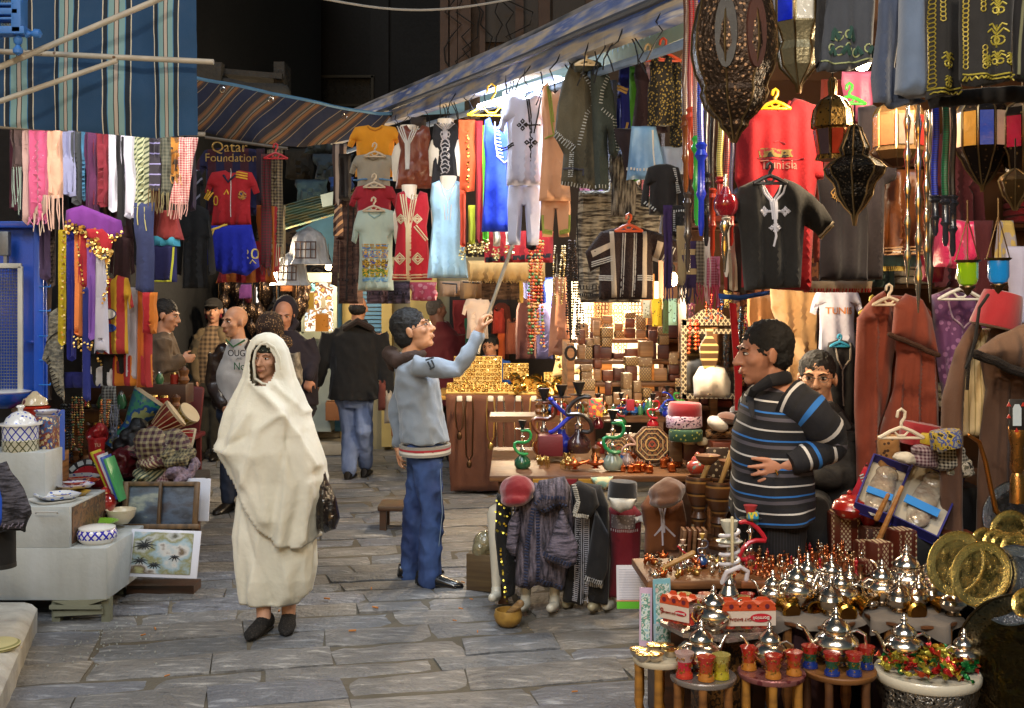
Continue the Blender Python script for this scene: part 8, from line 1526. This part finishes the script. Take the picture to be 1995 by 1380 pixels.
for x0,y0,x1,y1,l in((1757,950,1702,1075,'longer carved wooden recorder'),(1730,965,1708,1010,'short reddish wooden recorder')):tag(part(lambda q:q.tube([W(x0,y0,4.7),W(x1,y1,4.72)],[.009,.013],8,True),'wooden_flute',wood('b07c40','7c4c20'),None),l+' leaning against the blue cases','flute')
fezlike('fez','hat','dark red fez behind the chequered turbans',1790,868,5.2,42,44,RED,10,rb=.98)
for x,y,rx,rz,cm,l in((1800,890,30,22,cl('8c7c80',pat=('ch',.014,'3c1428',.5)),'red and white chequered turban under the fez'),(1850,890,38,24,cl('a09c90',pat=('ch',.014,'141214',.5)),'black and white chequered turban under the embroidered cap'),(1868,912,30,18,cl('8c8878',pat=('bl',(30,30,30),['14120f','a8a090','5c5848'])),'loose end of a black and white turban'),(1762,892,22,10,cl('b8b0a0'),'cream woollen cloth under the turbans')):
 mb=MB();k=4.95/F;c=W(x,y,4.95)
 for i in range(3):mb.ell(c+Vector((0,0,(i-1)*rz*k*.5)),(rx*k*(1-.08*i),.07,rz*k*.5),Ry(R.uniform(-12,12)))
 tag(remesh(mb,.008,2,lambda p:.006*noise.noise(p*30)).build('turban',cm,None,60),l,'hat')
fezlike('skullcap','hat','round black cap embroidered in gold and blue on top of the turban',1845,872,4.85,30,34,mat('1c1c20',.7,pat=('bl',(40,40,40),['141416','a89030','3c4c8c','8c8c84'])),-8);fezlike('skullcap','hat','yellow banded cap between the fez and the black cap',1815,866,5.0,22,20,mat('a89020',.7),6)
garment('patterned_case','brown flowered cloth bag standing behind the blue cases','bag',[(1708,848),(1752,845),(1756,900),(1745,950),(1720,1000),(1712,960)],5.15,cl('8c6438',pat=('vo',44,'3c2414',.3)),th=.05,fold=.008)
slab(1850,1030,5.1,(.22,.2,.2),mat('0c0c0e',.6),'black cloth covered box beside the blue cases');slab(1800,1130,4.95,(.3,.2,.22),mat('0b0b0d',.6),'larger black box below the cases');slab(1850,1240,4.9,(.5,.2,.28),mat('100c0b',.8),'dark crate under the black boxes','crate','crate');slab(1860,1080,4.9,(.14,.1,.1),wood('6c2c18'),'reddish wooden plinth at the brass plates')
slab(1700,1400,5.1,(.6,.3,.62),wood('1c100c'),'dark wooden chest under the inlaid boxes','chest','chest')
t=thing('wooden_stool',W(1600,1120,5.5),'pale wooden bench the young man sits on','bench');part(lambda q:q.box(W(1590,998,5.55),(.55,.35,.05),None,.01),'seat',mat('9c9078',.6),t)
for a in(-.2,.22):part(lambda q:q.box((W(1590,0,5.5).x+a,5.45,.33),(.06,.06,.66)),'leg',mat('6c6454',.7),t)
t=thing('curved_pipe',W(1925,1010,4.6),'long curved copper snake pipe hanging over the turbans','pipe');part(lambda q:q.tube([W(x,y,4.6)for x,y in((1888,848),(1908,862),(1920,900),(1930,950),(1940,995),(1950,1006),(1962,1000))],[.008,.009,.01,.011,.012,.014,.008],8,True),'tube',metal('a06c38',.35),t)
t=thing('hand_mirror',W(1981,838,4.4),'small arched mirror with black and red triangle frame at the right edge','mirror');part(lambda q:q.box(W(1981,808,4.4),(.06,.012,.12),None,.003),'frame',mat('1c1612',.6),t);part(lambda q:q.prism([W(x,y,4.385)for x,y in((1974,830),(1990,830),(1990,796),(1986,788),(1978,788),(1974,796))],(0,.004,0)),'glass',mat('c8d0d0',.1,.4,emit=.15),t)
part(lambda q:[q.prism([W(x-4,y,4.39),W(x+4,y,4.39),W(x,y-8,4.39)],(0,.004,0))for x,y in((1966,792),(1966,815),(1981,842),(1994,792))],'red_triangle',mat('b02c1c',.5),t)
t=thing('brass_column',W(1985,960,4.5),'tall engraved brass and copper vase at the right edge','vase');part(lambda q:q.lathe([(.03,0),(.028,.1),(.02,.12),(.028,.14),(.024,.22),(.032,.25),(.036,.3),(.03,.31)],W(1982,980,4.5),20),'body',metal('b08048',.28,1.),t)
DK=metal('48443c',.25,.8,40.)
def bplate(x,y,d,r,m,label,nx=-1.,nz=.5,grp='engraved metal plates leaning at the right'):
 t=thing('engraved_plate',W(x,y,d)-Vector((0,0,r)),label,'plate',grp);n=Vector((nx,-.62,nz)).normalized();Q=n.to_track_quat('Z','Y').to_matrix();c=W(x,y,d)
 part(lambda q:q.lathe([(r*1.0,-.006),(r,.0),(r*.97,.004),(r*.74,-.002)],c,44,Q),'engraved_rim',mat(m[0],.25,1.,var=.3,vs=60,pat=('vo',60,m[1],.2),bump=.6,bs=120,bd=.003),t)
 part(lambda q:q.lathe([(r*.74,-.002),(r*.7,-.014),(.002,-.016)],c,44,Q),'centre',mat(m[0],.22,1.,var=.2,pat=('bs',(16,16,16),[m[1],m[0],'54481c',m[0],m[1]]),bump=.7,bs=24,bd=.012),t)  # dark and gold patches: engraving plus highlights painted into the colour
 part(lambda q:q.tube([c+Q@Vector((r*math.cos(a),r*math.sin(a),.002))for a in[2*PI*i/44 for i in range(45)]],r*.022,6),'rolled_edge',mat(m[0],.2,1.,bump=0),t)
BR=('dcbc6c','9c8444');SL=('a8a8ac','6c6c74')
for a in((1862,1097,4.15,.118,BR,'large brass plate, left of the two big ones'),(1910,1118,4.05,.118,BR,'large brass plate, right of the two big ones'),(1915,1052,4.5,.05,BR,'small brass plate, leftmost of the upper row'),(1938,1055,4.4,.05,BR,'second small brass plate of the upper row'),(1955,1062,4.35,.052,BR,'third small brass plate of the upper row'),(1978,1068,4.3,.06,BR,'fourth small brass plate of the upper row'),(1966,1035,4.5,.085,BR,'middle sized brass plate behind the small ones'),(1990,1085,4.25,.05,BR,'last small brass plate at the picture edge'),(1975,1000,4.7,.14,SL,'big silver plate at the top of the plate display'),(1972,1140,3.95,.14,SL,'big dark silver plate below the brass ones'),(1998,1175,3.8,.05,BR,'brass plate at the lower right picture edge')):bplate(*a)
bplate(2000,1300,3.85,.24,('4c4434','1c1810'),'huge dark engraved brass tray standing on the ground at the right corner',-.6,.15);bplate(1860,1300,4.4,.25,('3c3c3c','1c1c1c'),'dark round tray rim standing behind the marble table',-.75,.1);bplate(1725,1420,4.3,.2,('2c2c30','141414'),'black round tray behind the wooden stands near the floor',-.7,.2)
t=thing('plate_rack',W(1930,1200,4.5),'brown wooden rack holding the engraved plates','rack');part(lambda q:(q.tube([W(1895,1060,4.6),W(1990,1130,4.4)],.012,6),q.box(W(1898,1250,4.4),(.04,.03,.5))),'bar',wood('7c4c28'),t)
def bx(x0,y0,x1,y1,d,dp,rot=None):
 k=d/F;return(W((x0+x1)/2,(y0+y1)/2,d+dp/2),((x1-x0)*k,dp,(y1-y0)*k),rot)
t=thing('shutter_roof',W(620,440,12.6),'green and cream corrugated metal shutter over the far shop','shutter')
def cor(q):
 a,b_,c,e=W(552,400,12.4),W(690,362,12.8),W(690,408,12.2),W(552,448,11.9);n=26;rows=[]
 for i in range(n+1):
  u=i/n;o=Vector((0,-.035*math.sin(i*PI/1.5),0));rows.append([a.lerp(e,u)+o,b_.lerp(c,u)+o,b_.lerp(c,u)+o+Vector((0,.02,0)),a.lerp(e,u)+o+Vector((0,.02,0))])
 q.loft(rows)
part(cor,'corrugated_sheet',mat('8c9474',.6,var=.4,vs=4,pat=('bl',(2,2,9),['74907c','a09c74','6c8478','8c7c54'])),t)
part(lambda q:q.prism([W(624,380,12.1),W(656,372,12.1),W(662,396,12.1),W(628,404,12.1)],(0,.01,0)),'paper_sign',mat('a0b0ac',.8),t)
t=thing('blue_beam_roof',W(640,480,13),'blue painted wooden gable of the far shop','roof');part(lambda q:(q.prism([W(575,450,13),W(680,400,13),W(680,540,13),W(655,540,13),W(640,490,13)],(0,.2,0)),q.box(*bx(655,470,668,840,13,.2))),'boards',mat('2c5870',.7,var=.3),t)
for i,(x0,y0,x1,y1,d,c)in enumerate(((575,350,640,395,13.4,'2c4654'),(610,300,690,350,13,'243440'),(640,345,690,372,12.6,'20407c'),(555,290,610,350,14,'2a2620'),(590,270,680,300,13.2,'2e3a40'))):
 garment('roof_bundle',['teal','dark slate','deep blue','brown','grey'][i]+' sheet bundled on the far shop roofs','sheet',box_('strip',x0,y0,x1,y1),d,cl(c),th=.12,fold=.05)
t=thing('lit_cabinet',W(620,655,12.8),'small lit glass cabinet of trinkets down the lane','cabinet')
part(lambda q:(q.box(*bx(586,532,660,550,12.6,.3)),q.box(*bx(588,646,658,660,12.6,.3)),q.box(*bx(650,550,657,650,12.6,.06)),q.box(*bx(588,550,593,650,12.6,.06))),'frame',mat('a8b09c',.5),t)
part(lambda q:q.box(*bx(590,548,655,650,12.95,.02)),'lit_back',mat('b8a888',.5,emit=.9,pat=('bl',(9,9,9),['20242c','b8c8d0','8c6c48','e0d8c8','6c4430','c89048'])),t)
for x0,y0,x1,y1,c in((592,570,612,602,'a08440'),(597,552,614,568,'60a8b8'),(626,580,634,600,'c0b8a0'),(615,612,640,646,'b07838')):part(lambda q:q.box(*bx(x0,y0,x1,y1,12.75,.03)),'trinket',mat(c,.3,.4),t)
t=thing('pale_counter',W(620,830,12.7),'pale grey counter under the lit cabinet','counter');part(lambda q:q.box(*bx(560,662,652,838,12.7,.5)),'panel',mat('8c9894',.7,var=.2),t);part(lambda q:q.box(*bx(556,656,656,664,12.66,.56)),'counter_top',mat('a0aca8',.5),t)
for x,y,s_,l in((602,480,.85,'white cloth covered bird cage in front of the blue gable'),(566,525,.75,'smaller white bird cage hanging lower left')):
 t=thing('bird_cage',W(x,y+40*s_,11.6),l,'bird cage');c=W(x,y,11.6)
 part(lambda q:q.lathe([(.25*s_,-.22*s_),(.21*s_,-.15*s_),(.19*s_,0),(.17*s_,.1*s_),(.12*s_,.17*s_),(.05*s_,.21*s_),(.01,.24*s_)],c,20,rib=10,ra=.16),'white_cover',mat('787e86',.9,pat=('bs',(6,6,3),['5c6068','9ca0a8','6c7078'])),t)
 part(lambda q:[q.tube([c+Vector((u*s_,-.25*s_,-.15*s_)),c+Vector((u*s_,-.22*s_,.05*s_))],.006,4)for u in(-.12,-.06,0,.06,.12)]+[q.tube([c+Vector((-.13*s_,-.25*s_,v*s_)),c+Vector((.13*s_,-.25*s_,v*s_))],.006,4)for v in(-.15,-.05,.04)],'bars',mat('4c3a34',.7),t)
hl=thing('lamp_pendant',(0,0,0),'x','lamp');part(lambda q:q.lathe([(.01,.14),(.03,.1),(.06,.06),(.075,.0),(.05,-.06),(.02,-.1),(.004,-.14)],(0,0,0),8),'metal_body',mat('3a2c24',.4,.6,pat=('vo',40,'a08060',.3)),hl);part(lambda q:q.tube([(0,0,.13),(0,0,.5)],.006,4),'chain',DBR,hl);hl=Proto(hl)
for i in range(26):hl.put(W(R.uniform(425,600),R.uniform(545,640),R.uniform(12.2,13.6)),0,R.uniform(.6,1.5),'small metal lamp in the cluster hanging over the far lane','lamps hanging over the far lane')
for i in range(16):
 x=R.uniform(300,600);y=R.uniform(545,615);c=R.choice([('7c2434','crimson'),('1c6478','teal'),('5c2c6c','violet'),('b06c3c','orange'),('8c90a0','silver grey'),('a8a8a0','white')])
 garment('hanging_goods',c[1]+' bit of merchandise hanging among the far lamps','goods',box_('vest',x,y,x+R.uniform(14,26),y+R.uniform(18,44)),R.uniform(12.4,13.8),cl(c[0]),th=.05,group='merchandise hanging in the far lane',step=10)
t=thing('far_shop',Vector((-4.4,15.5,0)),'glimmering shop fronts at the end of the lane','shop')
part(lambda q:q.box((-4.3,15.8,1.5),(3.6,.2,3.0)),'wall',mat('3c3430',.8,pat=('bl',(3,3,5),['15110f','3c2c24','20242c','5c4c3c','241c18','6c6460'])),t)
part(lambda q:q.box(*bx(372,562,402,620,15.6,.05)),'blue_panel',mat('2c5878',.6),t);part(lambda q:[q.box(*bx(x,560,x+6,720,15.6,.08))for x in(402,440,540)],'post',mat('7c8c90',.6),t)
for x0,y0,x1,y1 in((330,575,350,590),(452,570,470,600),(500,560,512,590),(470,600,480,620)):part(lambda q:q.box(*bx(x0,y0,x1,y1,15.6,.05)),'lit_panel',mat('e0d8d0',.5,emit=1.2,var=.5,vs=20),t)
t=thing('cream_shop_wall',Vector((-2.2,13.8,0)),'cream plastered wall with blue shutter behind the man in black','wall')
part(lambda q:(q.box(*bx(655,500,990,876,13.2,.2))),'wall',mat('8c8468',.8,var=.35,vs=2,bump=.5),t)
part(lambda q:(q.box(*bx(665,520,690,860,13.05,.15)),q.box(*bx(745,520,765,870,13.0,.18)),q.box(*bx(800,520,852,870,13.0,.16))),'pillar',mat('b09c60',.7,var=.2),t)
def shl(q):
 for i in range(16):q.box(*bx(700,560+i*8,745,566+i*8,13.08,.04))
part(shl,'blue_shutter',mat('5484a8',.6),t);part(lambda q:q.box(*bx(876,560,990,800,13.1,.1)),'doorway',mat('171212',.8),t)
t=thing('stone_steps',W(660,850,14),'pale worn stone step beside the walking man','step');part(lambda q:(q.box((-2.45,13.0,.07),(1.3,.9,.14),Rz(8),.03),q.box((-2.5,13.3,.2),(1.1,.5,.12),Rz(8),.02)),'slab',mat('9c9484',.7,var=.3,bump=.5),t)
t=thing('cardboard_box',W(660,815,12.4),'brown cardboard box on the step beside the walking man','box');part(lambda q:q.box(W(662,800,12.6),(.3,.22,.2),Rz(5),.004),'box',mat('8c5c38',.8),t);part(lambda q:q.box(W(662,781,12.6),(.3,.06,.004),Rz(5)),'flap',mat('9c6c44',.8),t)
t=thing('stacked_stools',W(775,940,8.6),'low wooden stool with folded cloths beside the youth','stool');part(lambda q:q.box((W(775,0,8.6).x,8.7,.17),(.3,.3,.04),None,.01),'seat',wood('5c4c38'),t);part(lambda q:[q.box((W(775,0,8.6).x+a,8.7+b_,.075),(.05,.05,.15))for a in(-.11,.11)for b_ in(-.11,.11)],'leg',wood('3c3024'),t)
for i,(x,c)in enumerate(((745,'5c2c24'),(757,'8c8478'),(770,'a8744c'))):garment('leather_bag',['maroon','grey','tan'][i]+' bag hanging behind the youth in grey','bag',box_('vest',x-8,740+i*20,x+8,800+i*25),10.8,cl(c),th=.08)
t=thing('back_shelves',Vector((3.2,8.4,0)),'dark wooden shelves of folded goods deep in the right shop','shelves')
part(lambda q:[q.box((3.3,8.5,z),(4.0,.4,.03))for z in(.5,.95,1.4,1.85,2.3,2.75)],'shelf',wood('5c3820'),t);part(lambda q:[q.box((x,8.5,1.5),(.04,.4,3.0))for x in(1.3,2.3,3.3,4.3,5.2)],'upright',wood('5c3820'),t)
FC=[('8c3c28','rust'),('a87c4c','tan'),('3c2c24','brown'),('7c1c28','wine red'),('8c8474','beige'),('2c3c5c','navy'),('b0a088','cream')]
for z in(.95,1.4,1.85,2.3):
 x=1.36
 while x<5:
  if R.random()<.8:
   c=R.choice(FC);n=R.randint(2,5);b=MB()
   for k in range(n):b.box((x+.13,8.36,z+.045+k*.055),(.24,.3,.05),Rz(R.uniform(-3,3)),.02)
   tag(b.build('folded_cloths',cl(c[0]),None),'stack of %s folded cloths on the shelves deep in the right shop'%c[1],'cloth stack','folded cloths on the back shelves')
  x+=.29
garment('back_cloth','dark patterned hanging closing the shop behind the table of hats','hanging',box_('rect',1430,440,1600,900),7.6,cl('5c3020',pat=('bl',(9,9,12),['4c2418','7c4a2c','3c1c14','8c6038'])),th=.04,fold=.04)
for x in(1545,1700,1860):garment('back_robe',{1545:'dull red',1700:'dark green',1860:'maroon'}[x]+' robe hanging deep in the right shop','robe',box_('jkt',x-60,250,x+60,560),6.9,cl({1545:'6c2018',1700:'1c2c24',1860:'4c1820'}[x]),th=.08,fold=.03)
def jarp(m,prof,m2,top):
 t=thing('small_jar',(0,0,0),'x','jar');part(lambda q:q.lathe(prof,(0,0,0),14),'body',m,t);part(lambda q:q.lathe(top,(0,0,0),12),'lid',m2,t);return Proto(t)
JP=[(jarp(mat('1c4c8c',.25,pat=('vo',60,'a0a8b0',.25),coat=.5),[(.02,0),(.035,.02),(.03,.05),(.018,.06)],BRASS,[(.02,.06),(.014,.075),(.003,.085)]),'blue'),(jarp(mat('8c2418',.3,coat=.5),[(.025,0),(.028,.05),(.02,.06)],GOLD,[(.022,.06),(.02,.07),(.002,.072)]),'red'),(jarp(BRASS,[(.015,0),(.03,.01),(.018,.03),(.022,.06)],COPP,[(.022,.06),(.008,.075),(.001,.09)]),'brass'),(jarp(mat('3c7048',.3,coat=.5),[(.02,0),(.03,.03),(.015,.07)],SILV,[(.016,.07),(.012,.08),(.001,.09)]),'green'),(jarp(wood('8c5c30'),[(.02,0),(.03,.02),(.02,.04),(.028,.07)],wood('5c3418'),[(.028,.07),(.01,.085),(.001,.09)]),'wooden')]
for n_,(x0,x1,y0,y1,z,wh)in((34,(150,290,0,0,.54,'left trinket table')),(30,(1035,1335,0,0,.97,'shelf behind the hookahs')),(16,(1150,1330,0,0,.75,'hookah table'))):
 for i in range(n_):
  d={.54:R.uniform(7.4,8.0),.97:R.uniform(7.65,7.85),.75:R.uniform(7.0,7.6)}[z];k=R.randrange(5);pr,c=JP[k]
  pr.put(((R.uniform(x0,x1)-CX)/F*d,d,z),0,R.uniform(.8,1.6),'small %s jar crowded with others on the %s'%(c,wh),'small %s jars'%c)
t=thing('trinket_shelf',Vector((-2.75,7.75,.54)),'stepped dark shelf stacked with trinkets behind the round mosaic mirror','shelf')
part(lambda q:[q.box((-2.75,7.55+.2*i,.6+.16*i),(.85,.2,.14),None,.004)for i in range(4)],'step',wood('3c2418'),t)
for s_ in range(4):
 for i in range(11):
  k=R.randrange(5);pr,c=JP[k];pr.put((-3.12+i*.075+R.uniform(-.02,.02),7.52+.2*s_,.67+.16*s_),0,R.uniform(.8,1.5),'small %s jar on the stepped shelf behind the mosaic mirror'%c,'small %s jars'%c)
for i,(x,y,rx,rz,m,l)in enumerate(((345,905,.08,.08,cl('7c7454',pat=('ch',.02,'2c2820',.5)),'olive checked'),(290,940,.1,.07,cl('3c4a3c',pat=('st','e',.03,[(0,'3c4a3c'),(.5,'a09c78')])),'green striped'),(330,945,.1,.08,cl('5c2438',pat=('ch',.018,'a08c84',.5)),'wine checked'),(358,935,.06,.09,cl('2c2a34',pat=('bs',(20,20,30),['2c2a34','7c6c7c','2c2030'])),'dark lilac'),(300,905,.1,.05,cl('a08c74',pat=('st','d',.025,[(0,'a09474'),(.5,'5c3034')])),'tan striped'))):
 o=pile('folded_scarf',l+' scarf bunched in the heap below the drums','scarf',x,y,7.05,rx,rz,m,4,20+i,vox=.009)
 for pl in o.data.polygons:pl.use_smooth=True
bu=MB();bu.tube([(0,0,.006),(.028,0,.006)],.004,6);bu=Proto(tag(bu.build('cigarette_butt',mat('b8783c',.8),None,60,origin=(0,0,0)),'x','cigarette butt'))
for i in range(16):bu.put((R.uniform(-2.1,.4),R.uniform(5.0,7.2),.008),R.uniform(0,6),R.uniform(.8,1.4),'cigarette butt lying on the paving stones','cigarette butts on the paving')
gv=MB()
for i in range(90):x=R.gauss(-2.05,.16);y=R.gauss(5.85,.2);gv.box((x,y,.006),(R.uniform(.003,.008),)*3,Rz(R.uniform(0,90)))
stuff(gv.build('gravel',mat('9ca09c',.9),None),'fine pale grit scattered on the paving before the white bench','gravel')
for i,(x,y,w_,h_,c,n)in enumerate(((1450,610,14,60,'a81c28','red'),(1466,640,12,60,'8c8c94','silver'),(1478,600,16,50,'1c5c8c','blue'),(1440,690,12,60,'c08040','orange'),(1462,720,14,50,'5c1c24','maroon'),(1410,560,16,40,'b89c50','gold'),(1340,590,14,46,'6c2c44','plum'))):
 garment('strap_bundle',n+' bundle of cords and straps hanging behind the striped man','straps',box_('strip',x,y,x+w_,y+h_),7.3,cl(c,pat=('bl',(40,40,40),[c,'1c1814',c,'b0a080'])),th=.03)
garment('felt_jacket','grey brown felt coat hanging deep between the ponchos and the hoses','coat',box_('jkt',1270,110,1345,470),6.6,cl('3c3028'),th=.05)
for x0,x1,y0,y1,c,n in((800,830,228,250,'2c2420','dark'),(905,935,180,232,'5c4a38','brown'),(1000,1030,180,200,'3c4c64','blue')):garment('rolled_cloth',n+' rolled cloth tucked under the canopy','cloth',box_('rect',x0,y0,x1,y1),8.6,cl(c),th=.06)
MU=[('5c2c3c','dull wine'),('3c4454','slate'),('6c5c4c','mouse brown'),('4c3c5c','dusky violet'),('7c6c5c','dull beige'),('2c4448','dark teal'),('1c1c24','black'),('6c2c24','brick')]
for i in range(20):
 x=20+i*18+R.uniform(-4,4);c=MU[i%8];y1=R.uniform(400,560)if x<300 else R.uniform(380,430)
 garment('scarf','%s scarf in the %s back row under the blue awning'%(c[1],['far left','left','middle','right','far right'][i//4]),'scarf',box_('strip',x,250,x+R.uniform(16,26),y1),6.75+R.uniform(0,.15),cl(c[0],pat=('bs',(20,20,6),[c[0],'2c2428',c[0]])if i%3 else None),th=.02,fold=.014,cr=.2,nf=2.4,group='back row of scarves under the blue awning')
for i in range(9):
 x=1128+i*24;c=MU[(i*3)%8];garment('hanging_robe','%s robe in the row behind the felt jackets, number %s from the left'%(c[1],['one','two','three','four','five','six','seven','eight','nine'][i]),'robe',box_('strip',x,150+R.uniform(-20,20),x+26,R.uniform(330,480)),7.0+R.uniform(0,.2),cl(c[0]),th=.03,fold=.02,cr=.2)
bulb(300,225,6.0,'bare bulb behind the blue awning over the scarves',9,WW);bulb(90,215,5.95,'second bare bulb behind the blue awning near the cabinet door',14,WW)  # unseen bulbs, put behind cloth and goods for the light they give
bulb(455,330,9.1,'bulb under the brown striped awning',16,WW)
bulb(960,550,9.6,'bulb above the gold trays on the left of the counter',60);bulb(1085,552,9.5,'bulb above the gold trays on the right of the counter',60)
bulb(1215,572,8.9,'bulb in front of the lit showcase',45);bulb(1310,545,6.6,'bulb behind the striped jacket over the hookah table',38)
bulb(1490,530,5.6,'bulb behind the black corded kurta in the shop',15);bulb(1680,120,4.35,'bulb behind the grey embroidered robe',24);bulb(1900,140,4.3,'bulb behind the black embroidered vests',24)
bulb(640,520,12.2,'bulb at the far shop beside the cabinet',22);bulb(520,505,11.5,'bulb over the passers-by in the far lane',50)
for x in(965,1035,1105):light('AREA',W(x,186,6.75),16,COOL,.3,aim=W(x,700,6.6))
def street_lamp(p,pw,l):
 t=thing('stall_lamp',p,l,'lamp','shaded lamps of the stalls beside the camera');part(lambda q:q.lathe([(.03,.1),(.06,.08),(.16,-.02),(.155,-.02),(.055,.07)],p,20),'shade',metal('405048',.5),t);part(lambda q:q.ell(p,.045),'bulb',mat('fff0d0',.4,emit=20,var=0,bump=0),t);light('POINT',p-Vector((0,0,.07)),pw,WW,.09)
street_lamp(Vector((-.7,1.6,3.3)),150,'green shaded lamp of the stall left of the camera');street_lamp(Vector((1.1,1.9,3.1)),70,'green shaded lamp of the stall right of the camera')  # left lamp follows the lantern's shadow; right one is an unseen extra
for r in[o for o in bpy.data.objects if o.get('label')=='x']:
 for c in[o for o in bpy.data.objects if o.parent==r]:bpy.data.objects.remove(c)
 bpy.data.objects.remove(r)
for o in bpy.data.objects:
 if '_w' in o:del o['_w']
